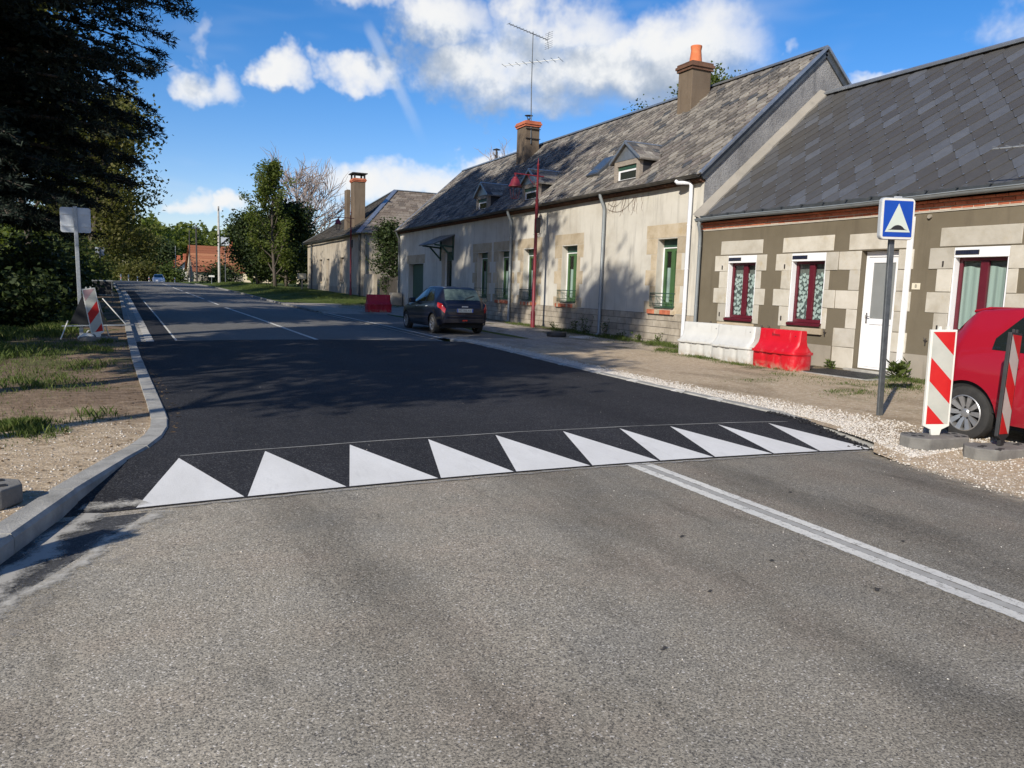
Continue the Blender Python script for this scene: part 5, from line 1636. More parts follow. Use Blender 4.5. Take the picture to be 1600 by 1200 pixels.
# ------------------------------------------------------------------ striped delineator panels
def rubber_foot(t, L=.78, W=.40, h=.13):
    m = MB(); c = .13
    oct_ = [(-L / 2 + c, -W / 2), (L / 2 - c, -W / 2), (L / 2, -W / 2 + c), (L / 2, W / 2 - c), (L / 2 - c, W / 2), (.12, W / 2), (.08, W / 2 - .05), (-.08, W / 2 - .05), (-.12, W / 2), (-L / 2 + c, W / 2), (-L / 2, W / 2 - c), (-L / 2, -W / 2 + c)]
    m.prism(oct_, lambda p, q, a: (p, q, a), 0, h)
    f = m.build('rubber_foot', M_RUBBER, t, bevel=.012)
    m = MB()
    for x in (-.28, -.2, .2, .28):
        for y in (-.08, .08): m.box(x - .02, x + .02, y - .025, y + .025, h, h + .006)
    m.build('foot_socket', M_BLACK, t)
    return f
def delineator(loc, rz, label, H=1.02, Wd=.30, lean=(0, 0), frame=None, dirx=1, foot_rz=0, faded=False, foot=True, base=.13):
    t = thing('delineator_panel', loc, label, 'delineator panel', 'red and white striped delineator panels', rz)
    OFF[t.name] = Vector((0, 0, 0))
    if foot:
        f = rubber_foot(t)
        f.rotation_euler.z = foot_rz
        t.children[-1].rotation_euler.z = foot_rz
    Mx = Matrix.Translation((0, 0, base)) @ Matrix.Rotation(lean[0], 4, 'X') @ Matrix.Rotation(lean[1], 4, 'Y')
    def put(m, name, mat, bev=0):
        m.v = [tuple(Mx @ Vector(p)) for p in m.v]
        return m.build(name, mat, t, bevel=bev)
    fmat = frame or M_FWHITE
    out_ = [(-Wd / 2, .10), (-.06, .06), (-.045, .0), (.045, 0), (.06, .06), (Wd / 2, .10), (Wd / 2, H + .10), (-Wd / 2, H + .10)]
    m = MB(); m.prism(out_, lambda p, q, a: (p, a, q), -.018, .018); put(m, 'frame', fmat, .004)
    for sgn in ((-1,) if frame is None else (-1, 1)):
        w2 = Wd / 2 - .022
        z0, z1 = .122, H + .078
        yf = sgn * .0195
        m = MB(); m.face([(-w2, yf, z0), (w2, yf, z0), (w2, yf, z1), (-w2, yf, z1)]); put(m, 'white_face', M_KWHITE)
        for k, (o0, o1) in enumerate(((-.25, 0), (.27, .52), (.78, 1.03))):
            drop = .25
            line = lambda x, off: z1 - off - drop * (x * dirx + w2) / (2 * w2)
            pts = []
            for off, xs_ in ((o1, np.linspace(-w2, w2, 13)), (o0, np.linspace(w2, -w2, 13))):
                for x in xs_:
                    pts.append((x, min(z1, max(z0, line(x, off)))))
            q = [pts[0]]
            for p in pts[1:]:
                if abs(p[0] - q[-1][0]) + abs(p[1] - q[-1][1]) > 1e-4: q.append(p)
            m = MB(); m.face([(x, yf + sgn * .0012, z) for x, z in q])
            put(m, 'red_stripe', M_KRED if not (faded and k == 0) else simple('faded_red', (.40, .26, .26), (.46, .3, .3), 4, .5))
    m = MB(); m.box(-.06, -.03, -.012, .012, H + .10, H + .135); m.box(.03, .06, -.012, .012, H + .10, H + .135); put(m, 'handle', fmat)
    return t
delineator((7.60, 5.45, .06), math.radians(-20), 'striped panel with white frame facing the road beside the red car', H=1.03, Wd=.29, lean=(math.radians(1), math.radians(-1.5)), foot_rz=math.radians(12))
delineator((7.82, 4.88, .045), math.radians(14), 'striped panel turned nearly edge on in a dark frame before the red car', H=1.05, Wd=.30, lean=(0, math.radians(4)), frame=M_BLACK, foot_rz=math.radians(-22))
delineator((-1.06, 19.65, .10), math.radians(4), 'leaning faded striped panel in front of the galvanised sign post', H=1.0, Wd=.27, lean=(math.radians(6), math.radians(-9)), dirx=-1, faded=True)
delineator((-2.02, 3.95, .10), math.radians(-40), 'striped panel whose pointed shadow falls by the near kerb at left', H=1.0, Wd=.30)
t = thing('rubber_foot_block', (-1.18, 5.80, .10), 'grey rubber foot lying alone on the sandy verge at the left edge', 'rubber foot', rz=math.radians(14))
OFF[t.name] = Vector((0, 0, 0))
rubber_foot(t)

# temporary triangular sign seen from behind, on folding legs
t = thing('folding_sign', (-1.30, 20.45, .12), 'dark back of a triangular folding road sign behind the leaning striped panel', 'folding sign')
OFF[t.name] = Vector((0, 0, 0))
m = MB(); m.prism([(-.40, .34), (.40, .34), (.06, 1.10), (-.08, 1.10)], lambda p, q, a: (p, a, q), .10, .115); m.build('plate', simple('sign_back_grey', (.018, .02, .022), (.03, .032, .035), 4, .95, spec=.05), t, bevel=.004)
m = MB(); m.bar((-.55, .06, .30), (.95, .06, .34), .03, .03); m.build('cross_bar', M_GALV, t)
for a, b in (((-.42, .0, .42), (-.56, -.35, -.02)), ((.30, .05, .95), (.78, -.1, .35)), ((.2, .2, .9), (.4, .6, -.02))):
    m = MB(); m.tube([a, b], .013, 6); m.build('leg', M_FWHITE, t)
t = thing('sandbag', (-1.32, 19.95, .1), 'white plastic ballast bag at the foot of the leaning panel', 'bag')
OFF[t.name] = Vector((0, 0, 0))
m = MB()
P = []
for i in range(9):
    th_ = PI * i / 8
    P.append([(.17 * math.sin(th_) * math.cos(a) * (1 + .12 * math.sin(3 * a + i)), .12 * math.sin(th_) * math.sin(a), .09 + .10 * math.cos(th_) * (1 + .1 * math.sin(5 * a))) for a in np.linspace(0, 2 * PI, 17)])
m.grid(P); m.build('bag_body', M_FWHITE, t, smooth=True)
m = MB(); m.tube([(.0, 0, .18), (.03, .02, .23), (.06, .0, .25)], .02, 6); m.build('bag_neck', M_FWHITE, t, smooth=True)
# dark trestle board further back
t = thing('trestle_board', (-1.95, 40, .40), 'dark board on trestle legs beside the left kerb farther back', 'trestle')
OFF[t.name] = Vector((0, 0, 0))
m = MB(); m.box(-.40, .42, -.02, .02, .35, .95); m.build('board', M_BLACK, t)
m = MB(); m.box(-.42, .44, -.03, .03, .95, 1.0); m.box(-.42, .44, -.03, .03, .31, .35); m.build('rail', M_GALV, t)
for x in (-.38, .4):
    m = MB(); m.bar((x, .0, .95), (x, -.3, -.05), .03, .03); m.build('leg', M_GALV_D, t)

# ------------------------------------------------------------------ plastic barriers
def barrier(loc, rz, mat, label, L=1.28, word=None):
    t = thing('plastic_barrier', loc, label, 'barrier', 'plastic water filled barriers', rz)
    OFF[t.name] = Vector((0, 0, 0))
    def ring(x, pr): return [(x, y, z) for y, z in pr]
    low = [(-.27, 0), (-.255, .10), (-.265, .33), (.265, .33), (.255, .10), (.27, 0)]
    def loft(prof_fn, xs):
        m = MB(); n = None
        rows = [prof_fn(x) for x in xs]
        for i, (x, r) in enumerate(zip(xs, rows)):
            m.v += [(x, y, z) for y, z in r]
        n = len(rows[0])
        for i in range(len(xs) - 1):
            for k in range(n):
                m.f.append((i * n + k, i * n + (k + 1) % n, (i + 1) * n + (k + 1) % n, (i + 1) * n + k)); m.mi.append(0)
        m.f += [tuple(range(n)), tuple((len(xs) - 1) * n + k for k in range(n))[::-1]]; m.mi += [0, 0]
        return m
    def end(x, r=.16):
        e = L / 2 - abs(x)
        return 1 if e >= r else .72 + .28 * math.sqrt(max(0, 1 - (1 - e / r) ** 2))
    def rib(x):
        return -.02 if any(abs(x - c) < .05 for c in (-.22, .22)) else 0
    xs = sorted(list(np.linspace(-L / 2, -L / 2 + .16, 7)) + list(np.linspace(-L / 2 + .2, L / 2 - .2, 25)) + list(np.linspace(L / 2 - .16, L / 2, 7)))
    lo = lambda x: [(s * (y * end(x)) if True else 0, z) for s, y, z in ((-1, .245 + rib(x), 0), (-1, .262 + rib(x), .06), (-1, .268 + rib(x), .33), (1, .268 + rib(x), .33), (1, .262 + rib(x), .06), (1, .245 + rib(x), 0))]
    loft(lo, xs).build('lower_tank', mat, t, smooth=35)
    le = lambda x: [(s * y * end(x, .18), z) for s, y, z in ((-1, .30, .332), (-1, .31, .355), (-1, .30, .385), (1, .30, .385), (1, .31, .355), (1, .30, .332))]
    xs2 = [x * 1.03 for x in xs]
    loft(lambda x: le(x / 1.03), xs2).build('ledge', mat, t, smooth=50)
    def upf(x):
        d = .02 if abs(abs(x) - .22) < .09 and False else 0
        k = end(x, .10)
        return [(s * y * k, z) for s, y, z in ((-1, .285, .386), (-1, .24, .43), (-1, .15, .52), (-1, .115, .62), (-1, .10, .80), (-1, .085, .83), (1, .085, .83), (1, .10, .80), (1, .115, .62), (1, .15, .52), (1, .24, .43), (1, .285, .386))]
    xs3 = [x * .955 for x in xs]
    loft(lambda x: upf(x / .955), xs3).build('upper_wall', mat, t, smooth=35)
    for x in (-.42, -.02):
        m = MB(); m.obox((x, -.315, .352), (.075, 0, 0), (0, .012, 0), (0, 0, .022)); m.build('lug', mat, t, bevel=.008)
    m = MB(); m.box(.47, .50, -.108, -.09, .60, .72); m.build('link_slot', M_BLACK, t)
    if word:
        vs, fs = text_mb(word, .085)
        m = MB(); m.add([(v.x - .08, -.1125 + (v.y) * .0 - (.006 if v.y < 0 else .003), .715 + v.y - v.x * .03) for v in vs], fs); m.build('marker_writing', M_BLACK, t)
    return t
def plastic_mat(name, a, b, scuff, rough=.45):
    m, nt, out = new_mat(name)
    p = nt.obj()
    c = nt.ramp(nt.noise(p, 3, 4), [(.3, a), (.7, b)])
    c = nt.mix(nt.maprange(nt.noise(nt.scale(p, (1, 1, .5)), 5, 7, .7), .54, .72, 0, .55, True), c, scuff)
    z = nt.sep(p)[2]
    c = nt.mix(nt.math('MULTIPLY', nt.maprange(z, .16, .0), nt.maprange(nt.noise(p, 9, 4), .4, .6)), c, (.35, .28, .2))
    principled(nt, out, c, rough, nt.bump(nt.noise(p, 14, 3), .08, .01), spec=.4)
    return m
M_BRED = plastic_mat('barrier_red', (.46, .005, .013), (.56, .009, .02), (.58, .14, .14))
M_BWHITE = plastic_mat('barrier_white', (.48, .48, .455), (.56, .56, .53), (.33, .32, .28))
RB = math.radians(-90)
barrier((12.30, 15.15, .10), RB + math.radians(7), M_BWHITE, 'white plastic barrier by the white downpipe, left of the pair')
barrier((12.22, 13.83, .10), RB + math.radians(1), M_BWHITE, 'white plastic barrier touching the red one before the cottage')
barrier((12.18, 12.42, .10), RB + math.radians(-2), M_BRED, 'red plastic barrier with black writing before the cottage window', word='Simons')
barrier((9.78, 35.85, .30), math.radians(3), plastic_mat('barrier_dark_red', (.40, .006, .022), (.50, .01, .03), (.55, .16, .18)), 'dark red plastic barrier across the end of the parking bay', L=1.18)

# ------------------------------------------------------------------ small things by the walls
t = thing('doormat', (12.75, 11.25, .10), 'black rubber doormat at the white front door', 'doormat', rz=math.radians(6))
OFF[t.name] = Vector((0, 0, 0))
m = MB()
for i in range(21):
    m.bar((-.50 + i * .05, -.80, .014), (-.50 + i * .05, .80, .014), .016, .018)
for i in range(33):
    m.bar((-.50, -.80 + i * .05, .013), (.50, -.80 + i * .05, .013), .016, .014)
m.build('grid', M_BLACK, t)
m = MB(); m.box(-.52, .52, -.82, .82, 0, .008); m.build('base', M_RUBBER, t)
t = thing('paving_slab', (12.85, 11.3, .075), 'flat concrete slab under the black doormat', 'paving slab', rz=math.radians(6))
OFF[t.name] = Vector((0, 0, 0))
m = MB(); m.box(-.72, .7, -1.0, .92, 0, .03); m.build('slab', M_CONC, t, bevel=.01)
t = thing('old_tyre', (11.55, 21.35, .14), 'old black tyre lying flat on the ground near the wall', 'tyre')
OFF[t.name] = Vector((0, 0, 0))
m = MB(); m.lathe([(.17, .02), (.17, .14), (.22, .17), (.29, .165), (.31, .13), (.31, .04), (.29, .005), (.22, 0)], n=28, close=True); m.build('tread', M_BLACK, t, smooth=35)
t = thing('loose_slab', (12.3, 20.9, .12), 'tilted flat stone slab lying beside the old tyre', 'stone slab', rz=math.radians(20), rx=math.radians(4))
OFF[t.name] = Vector((0, 0, 0))
m = MB(); m.box(-.45, .4, -.25, .25, 0, .06); m.build('slab', M_CONC_P, t, bevel=.015)
t = thing('letterbox', (12.2, 70, .85), 'pale letterbox on a post before the hipped house', 'letterbox')
OFF[t.name] = Vector((0, 0, 0))
m = MB(); m.box(-.35, .35, -.15, .15, 1.0, 1.5); m.build('box', simple('letterbox_cream', (.38, .35, .27), None), t, bevel=.02)
m = MB(); m.box(-.05, .05, -.05, .05, -.2, 1.0); m.build('post', M_WOOD, t)

# ------------------------------------------------------------------ television antenna on the row house chimney
t = thing('tv_antenna', (16.68, 34.17, 8.6), 'tall television antenna mast with two yagi booms strapped to the middle chimney', 'antenna')
m = MB(); m.tube([(16.68, 34.16, 8.5), (16.68, 34.3, 11.2), (16.72, 34.4, 13.7)], [.028, .024, .02], 8); m.build('mast', M_GALV_D, t)
m = MB()
for z in (8.75, 9.2): m.box(16.40, 17.17, 34.13, 34.19, z, z + .03)
m.build('strap', M_IRON, t)
def yagi(a, b, n, el, name):
    a, b = Vector(a), Vector(b)
    m = MB(); m.bar(a, b, .03)
    d = (b - a).normalized(); s = d.cross(Vector((0, 0, 1))).normalized()
    for k in range(n):
        p = a.lerp(b, k / (n - 1)); e = el(k / (n - 1))
        m.tube([p - s * e, p + s * e], .011, 5)
    if name == 'upper_yagi':
        for q in (-1, 1):
            c = b + Vector((0, 0, .0))
            for k in range(4): m.tube([c + d * .08 + s * (-.3) + Vector((0, 0, q * (.08 + k * .09))), c + d * .08 + s * .3 + Vector((0, 0, q * (.08 + k * .09)))], .009, 5)
            m.bar(c, c + d * .08 + Vector((0, 0, q * .4)), .02)
    m.build(name, M_GALV, t)
yagi((15.35, 34.2, 13.78), (17.6, 34.6, 13.52), 13, lambda s: .14, 'upper_yagi')
yagi((15.75, 35.5, 12.28), (17.7, 33.4, 12.36), 9, lambda s: .30 + .1 * s, 'lower_yagi')
# antenna on the cottage eave whose shadow lies over the right window
t = thing('tv_antenna', (13.1, 7.75, 3.5), 'grey aerial rod fixed at the cottage eave by the right edge', 'antenna')
m = MB(); m.tube([(13.3, 7.75, 2.6), (12.95, 7.75, 3.1), (12.95, 7.9, 4.2)], .02, 8); m.build('mast', M_GALV, t)
m = MB(); m.tube([(12.95, 7.2, 4.12), (12.95, 8.75, 4.2)], .016, 6)
for k in range(7): m.tube([(12.75, 7.3 + k * .22, 4.13 + k * .011), (13.15, 7.3 + k * .22, 4.13 + k * .011)], .006, 5)
m.build('boom', M_GALV, t)
# ------------------------------------------------------------------ cars
def paint_car(name, c, flake=.0, dust=None):
    m, nt, out = new_mat(name)
    p = nt.obj()
    col = c
    if dust:
        z = nt.sep(p)[2]
        col = nt.mix(nt.math('MULTIPLY', nt.maprange(z, .55, .15, 0, .5), nt.maprange(nt.noise(p, 6, 5), .3, .7)), c, dust)
    principled(nt, out, col, .42, None, 0, .3, coat=.45)
    return m
M_CGLASS = simple('car_glass', (.012, .016, .016), None, rough=.04, spec=.9)
M_TYRE = simple('tyre_rubber', (.018, .018, .018), (.035, .034, .032), 12, .85, .3, 60)
M_RIM = simple('alloy_rim', (.38, .38, .38), (.5, .5, .5), 6, .35, metallic=.7)
M_LAMP_R = simple('tail_lamp_red', (.32, .008, .008), (.4, .02, .015), 20, .15, spec=.8)
M_LAMP_W = simple('clear_lamp', (.5, .5, .5), (.65, .65, .65), 20, .12, spec=.9)
M_UNDER = simple('car_underside', (.012, .012, .012), None, rough=.9)

class Car:
    """body lofted along the car's length; local frame: y forward, x right, z up, origin on the ground under the rear axle"""
    def __init__(s, L0, L1, wheels, R, tables):
        s.L0, s.L1, s.wheels, s.R = L0, L1, wheels, R
        s.t = tables
    def tv(s, k, y):
        a = s.t[k]
        return float(np.interp(y, [p[0] for p in a], [p[1] for p in a]))
    def zbot(s, y):
        z = s.tv('bot', y)
        for w in s.wheels:
            r = s.R + .065
            d = abs(y - w)
            if d < r: z = max(z, s.R + math.sqrt(max(0, r * r - d * d)) * 1.0)
        return z
    def sec(s, y):
        """half section from the sill up to the roof centre: list of (x,z)"""
        w, zb, zt, wt, zo = s.tv('w', y), s.tv('belt', y), s.tv('top', y), s.tv('wtop', y), s.zbot(y)
        zm = s.tv('mid', y)
        zo_ = min(zo, zb - .12)
        P = []
        for k in range(7):
            t = k / 6
            z = zo_ + (zb - zo_) * t
            u = (z - .25) / max(.1, zb - .25)
            x = w - .035 * max(0, (u - .55) / .45) ** 2 - .05 * max(0, (.35 - u) / .35) ** 1.5
            P.append((x, z))
        xb = P[-1][0]
        for k in range(1, 7):
            t = k / 6
            P.append((xb + (wt - xb) * (t ** 1.25), zb + (zt - .05 - zb) * t))
        xe, ze = P[-1]
        for k, (fx_, fz) in enumerate(((.97, .55), (.88, .86), (.7, .97), (.4, 1.0), (0.0, 1.02))):
            P.append((xe * fx_, ze + (zt - ze) * fz))
        return P
    def pt(s, y, k, side, off=0):
        """point k (float index) on the section, offset along the outward normal"""
        def S(y_, k_):
            P = s.sec(y_)
            i = int(min(len(P) - 2, max(0, math.floor(k_))))
            f = k_ - i
            return Vector((P[i][0] * (1 - f) + P[i + 1][0] * f, y_, P[i][1] * (1 - f) + P[i + 1][1] * f))
        p = S(y, k)
        if off:
            e = .03
            ty = S(y + e, k) - S(y - e, k)
            tk = S(y, min(17, k + .2)) - S(y, max(0, k - .2))
            n = ty.cross(tk).normalized()
            if n.dot(Vector((1, 0, .6))) < 0: n = -n
            if s.tv('top', y + .05) < s.tv('top', y - .05) - .01 and n.y < 0 and k > 12: n = -n
            p = p + n * off
        return Vector((p.x * side, p.y, p.z))
def build_car(name, loc, rz, label, C, paint, group=None, detail='full', tail='red', scale=1.0, windows=(), rearwin=None, windscreen=None, spokes=10, plate=None, lamps=None, doors=(), rimmat=None):
    t = thing(name, loc, label, 'car', group, rz)
    t.scale = (scale,) * 3
    OFF[t.name] = Vector((0, 0, 0))
    ys = sorted(set([round(v, 3) for v in list(np.linspace(C.L0, C.L0 + .3, 9)) + list(np.linspace(C.L0 + .3, C.L1 - .3, 84)) + list(np.linspace(C.L1 - .3, C.L1, 9))]))
    m = MB()
    for side in (1, -1):
        m.grid([[Vector((p[0] * side, y, p[1])) for p in C.sec(y)] for y in ys])
    for y in (ys[0], ys[-1]):
        P = C.sec(y)
        m.face([(p[0], y, p[1]) for p in P] + [(-p[0], y, p[1]) for p in P[::-1][1:]])
    o = m.build('body', paint, t, smooth=48)
    bm = bmesh.new(); bm.from_mesh(o.data)
    bmesh.ops.remove_doubles(bm, verts=bm.verts, dist=.0006)
    bmesh.ops.recalc_face_normals(bm, faces=bm.faces)
    bm.to_mesh(o.data); bm.free()
    o.data.shade_smooth(); o.data.set_sharp_from_angle(angle=math.radians(48))
    # floor and dark wheel wells
    m = MB(); wm = C.tv('w', 1.2)
    m.box(-wm + .14, wm - .14, C.L0 + .18, C.L1 - .18, .19, .5); 
    for wy in C.wheels:
        m.box(-wm + .06, wm - .06, wy - C.R - .03, wy + C.R + .03, .35, C.R * 2 + .05)
    m.build('underside', M_UNDER, t)
    def panel(nm, mat, ya, yb, ka, kb, side, off=.004, n=14, nk=6, shape=None, lab=None):
        m = MB(); rows = []
        for i in range(n + 1):
            y = ya + (yb - ya) * i / n
            k0, k1 = (ka, kb) if shape is None else shape(i / n)
            rows.append([C.pt(y, k0 + (k1 - k0) * j / nk, side, off) for j in range(nk + 1)])
        m.grid(rows)
        return m.build(nm, mat, t, smooth=True, label=lab)
    for ya, yb, shp in windows:
        for side in (1, -1):
            panel('side_window', M_CGLASS, ya, yb, 6.4, 11.6, side, .005, 16, 5, shp)
    def cross(nm, mat, ya, yb, ka, off=.006, n=8, nk=6):
        """panel across the whole width (screen, rear window), over section index ka..17"""
        m = MB(); rows = []
        for i in range(n + 1):
            y = ya + (yb - ya) * i / n
            ks = [ka + (17 - ka) * j / nk for j in range(nk + 1)]
            e = .03
            slope = (C.tv('top', y + e) - C.tv('top', y - e)) / (2 * e)
            nrm = Vector((0, -slope, 1)).normalized()
            rows.append([C.pt(y, k, -1) + nrm * off for k in ks] + [C.pt(y, k, 1) + nrm * off for k in ks[::-1][1:]])
        m.grid(rows)
        return m.build(nm, mat, t, smooth=True)
    if rearwin: cross('rear_window', simple('rear_glass', (.10, .135, .12), (.03, .045, .04), 5, .05, spec=.9), *rearwin)  # greenish grey in the colour stands for light seen through the car
    if windscreen: cross('windscreen', M_CGLASS, *windscreen)
    # wheels
    hw = C.tv('w', 1.0)
    R = C.R
    first = None
    for wy in C.wheels:
        for side in (1, -1):
            if first is None:
                w = bpy.data.objects.new('wheel', None); link(w, t); OFF[w.name] = Vector((0, 0, 0))
                m = MB(); m.lathe([(R * .66, -.085), (R * .86, -.095), (R * .97, -.08), (R, -.05), (R, .05), (R * .97, .08), (R * .86, .095), (R * .66, .085)], axis='X', n=40, cap=False); m.build('tyre', M_TYRE, w, smooth=40)
                rm = rimmat or M_RIM
                m = MB(); m.lathe([(R * .67, .088), (R * .64, .094), (R * .61, .07), (R * .61, -.06), (R * .63, -.08)], axis='X', n=40, cap=False); m.lathe([(R * .17, .02), (R * .17, .062), (R * .12, .074), (.01, .076)], axis='X', n=20)
                for k in range(spokes):
                    a = 2 * PI * k / spokes
                    d = Vector((0, math.cos(a), math.sin(a))); s_ = Vector((0, -math.sin(a), math.cos(a)))
                    w0, w1 = R * .055, R * .10
                    p0, p1 = d * R * .13, d * R * .63
                    x0, x1 = .058, .082
                    m.add([p0 - s_ * w0 + Vector((x0, 0, 0)), p0 + s_ * w0 + Vector((x0, 0, 0)), p1 + s_ * w1 + Vector((x1, 0, 0)), p1 - s_ * w1 + Vector((x1, 0, 0)), p0 - s_ * w0 + Vector((.03, 0, 0)), p0 + s_ * w0 + Vector((.03, 0, 0)), p1 + s_ * w1 + Vector((.04, 0, 0)), p1 - s_ * w1 + Vector((.04, 0, 0))], [(0, 1, 2, 3), (0, 4, 5, 1), (1, 5, 6, 2), (2, 6, 7, 3), (3, 7, 4, 0), (7, 6, 5, 4)])
                m.build('rim', rm, w, smooth=30)
                m = MB(); m.lathe([(R * .62, -.05), (R * .62, .0), (.02, .005)], axis='X', n=24); m.build('brake_disc', M_UNDER, w)
                m = MB()
                for k in range(5):
                    a = 2 * PI * k / 5 + .3
                    m.lathe([(.011, .06), (.011, .07)], (0, R * .21 * math.cos(a), R * .21 * math.sin(a)), 'X', 8)
                m.build('wheel_nut', M_UNDER, w)
                first = w
            else:
                w = copy_tree(first, t)
            w.location = (side * (hw - .115), wy, R)
            w.rotation_euler = (0, 0, 0 if side > 0 else PI)
    if lamps: lamps(t, C, panel)
    for d in doors:
        for side in (1, -1):
            m = MB()
            m.tube([C.pt(y, k, side, .000) for y, k in d], .0035, 4); m.build('door_seam', M_UNDER, t)
    return t
def mirror_(t, C, y, paint, k=6.6):
    for side in (1, -1):
        p = C.pt(y, k, side, .02)
        m = MB(); m.obox(p + Vector((side * .11, 0, .05)), (.10, 0, 0), (0, .06, .0), (0, 0, .075)); m.bar(p, p + Vector((side * .06, 0, .03)), .04)
        m.build('mirror', paint, t, bevel=.03)
def handles(t, C, ys_, k=5.1):
    for y in ys_:
        for side in (1, -1):
            a, b = C.pt(y - .08, k, side, .018), C.pt(y + .08, k, side, .018)
            m = MB(); m.bar(a, b, .025, .028); m.build('door_handle', t.children[0].data.materials[0], t, bevel=.008)
# small dark blue hatchback, seen from behind
CB = Car(-.66, 3.14, (0, 2.44), .285, dict(
    bot=[(-.66, .34), (-.5, .27), (-.3, .22), (2.8, .2), (3.14, .26)], mid=[(0, .5)],
    w=[(-.66, .64), (-.62, .73), (-.5, .79), (-.2, .825), (1, .825), (2.4, .82), (2.8, .78), (3.0, .70), (3.14, .55)],
    belt=[(-.66, .74), (-.6, .90), (-.35, .935), (0, .93), (1.4, .89), (2.0, .86), (2.6, .78), (3.0, .66), (3.14, .52)],
    top=[(-.66, .80), (-.58, .95), (-.52, 1.0), (-.28, 1.30), (-.18, 1.385), (.1, 1.42), (.6, 1.435), (1.0, 1.42), (1.3, 1.35), (1.6, 1.22), (2.05, .98), (2.2, .93), (2.7, .85), (3.0, .73), (3.14, .58)],
    wtop=[(-.66, .58), (-.55, .62), (-.2, .55), (.6, .56), (1.3, .55), (1.9, .62), (2.4, .64), (3.0, .55), (3.14, .45)]))
M_BLUECAR = paint_car('dark_blue_paint', (.003, .0045, .014), dust=(.05, .045, .04))
def blue_lamps(t, C, panel):
    for side in (1, -1):
        panel('tail_lamp', M_LAMP_R, -.655, -.38, 4.0, 7.0, side, .012, 8, 5, lambda s: (4.3 + .9 * s, 7.2 - .9 * s))
        panel('bumper_strip', M_UNDER, -.64, -.1, 1.6, 2.3, side, .01, 8, 2)
    m = MB(); m.box(-.60, .60, -.69, -.655, .50, .58); m.build('bumper', M_BLUECAR, t, bevel=.02)
    m = MB(); m.box(-.66, .66, -.675, -.645, .34, .49); m.build('bumper_lower', M_BLUECAR, t, bevel=.02)
    pl_ = thing_part('number_plate', t)
    m = MB(); m.box(-.26, .26, -.685, -.668, .665, .775); m.build('plate', simple('plate_white', (.40, .42, .40), (.46, .48, .45), 6, .4), pl_)
    m = MB(); m.box(-.26, -.225, -.6865, -.6855, .668, .772); m.box(.225, .26, -.6865, -.6855, .668, .772); m.build('plate_band', M_BLUE, pl_)
    vs, fs = text_mb('EC 355 AV', .085)
    m = MB(); m.add([(v.x, -.687, .72 + v.y) for v in vs], fs); m.build('plate_letters', M_BLACK, pl_)
    m = MB(); m.box(-.08, .08, -.692, -.689, .40, .44); m.build('fog_lamp', M_LAMP_R, t)
    m = MB(); m.box(-.10, .10, -.672, -.66, .82, .85); m.build('badge', M_ALU, t)
    m = MB(); m.tube([(.02, -.60, 1.02), (.10, -.50, 1.09), (.38, -.42, 1.16)], .01, 6); m.build('wiper', M_BLACK, t)
    mirror_(t, C, 1.55, M_BLUECAR)
    handles(t, C, (.45, 1.35))
    for s_ in (-.35, .35):
        m = MB(); P = []
        for i in range(7):
            th_ = PI * i / 6
            P.append([(s_ + .15 * math.sin(th_) * math.cos(a), .55, 1.12 + .17 * math.cos(th_) + 0 * a) for a in (0, PI)])
        m.obox((s_, .5, 1.08), (.13, 0, 0), (0, .05, 0), (0, 0, .12)); m.build('headrest', M_UNDER, t, bevel=.04)
shape_q = lambda s: (6.5, 6.6 + 5.0 * min(1, s * 2.2) ** .7)
build_car('parked_car', (9.02, 23.55, .11), math.radians(1.5), 'dark blue hatchback parked in the bay seen from behind', CB, M_BLUECAR, 'cars along the street', scale=1.05,
          windows=[(.0, .62, lambda s: (6.5, 7.6 + 3.9 * min(1, s * 1.8))), (.70, 1.88, lambda s: (6.5, 11.5 if s < .45 else 11.5 - 4.9 * ((s - .45) / .55)))], rearwin=(-.50, -.22, 13.2), windscreen=(1.2, 2.0, 13.0), lamps=blue_lamps, spokes=7,
          doors=[[(.66, 1.0), (.66, 6.2)], [(1.75, 1.0), (1.8, 4), (1.75, 6.2)], [(-.05, 6.2), (.2, 4.2), (.3, 3.2)]], plate=True)
# red hatchback at the right edge, its tail towards the cottage
CR = Car(-.52, 3.2, (0, 2.43), .305, dict(
    bot=[(-.52, .36), (-.42, .26), (2.8, .22), (3.2, .28)], mid=[(0, .5)],
    w=[(-.52, .58), (-.48, .69), (-.36, .79), (-.15, .85), (1, .85), (2.4, .85), (2.8, .8), (3.05, .70), (3.2, .55)],
    belt=[(-.52, .82), (-.48, .98), (-.3, 1.01), (0, 1.0), (1.4, .95), (2.2, .9), (2.7, .8), (3.0, .70), (3.2, .52)],
    top=[(-.52, .88), (-.48, 1.02), (-.44, 1.06), (-.28, 1.30), (-.16, 1.43), (-.1, 1.465), (.3, 1.50), (.8, 1.505), (1.2, 1.47), (1.5, 1.37), (2.1, 1.03), (2.4, .96), (2.8, .86), (3.05, .75), (3.2, .6)],
    wtop=[(-.52, .56), (-.43, .64), (-.2, .60), (.6, .60), (1.3, .58), (2.0, .66), (2.5, .68), (3.0, .6), (3.2, .45)]))
M_REDCAR = paint_car('red_car_paint', (.30, .006, .018), dust=(.16, .06, .05))
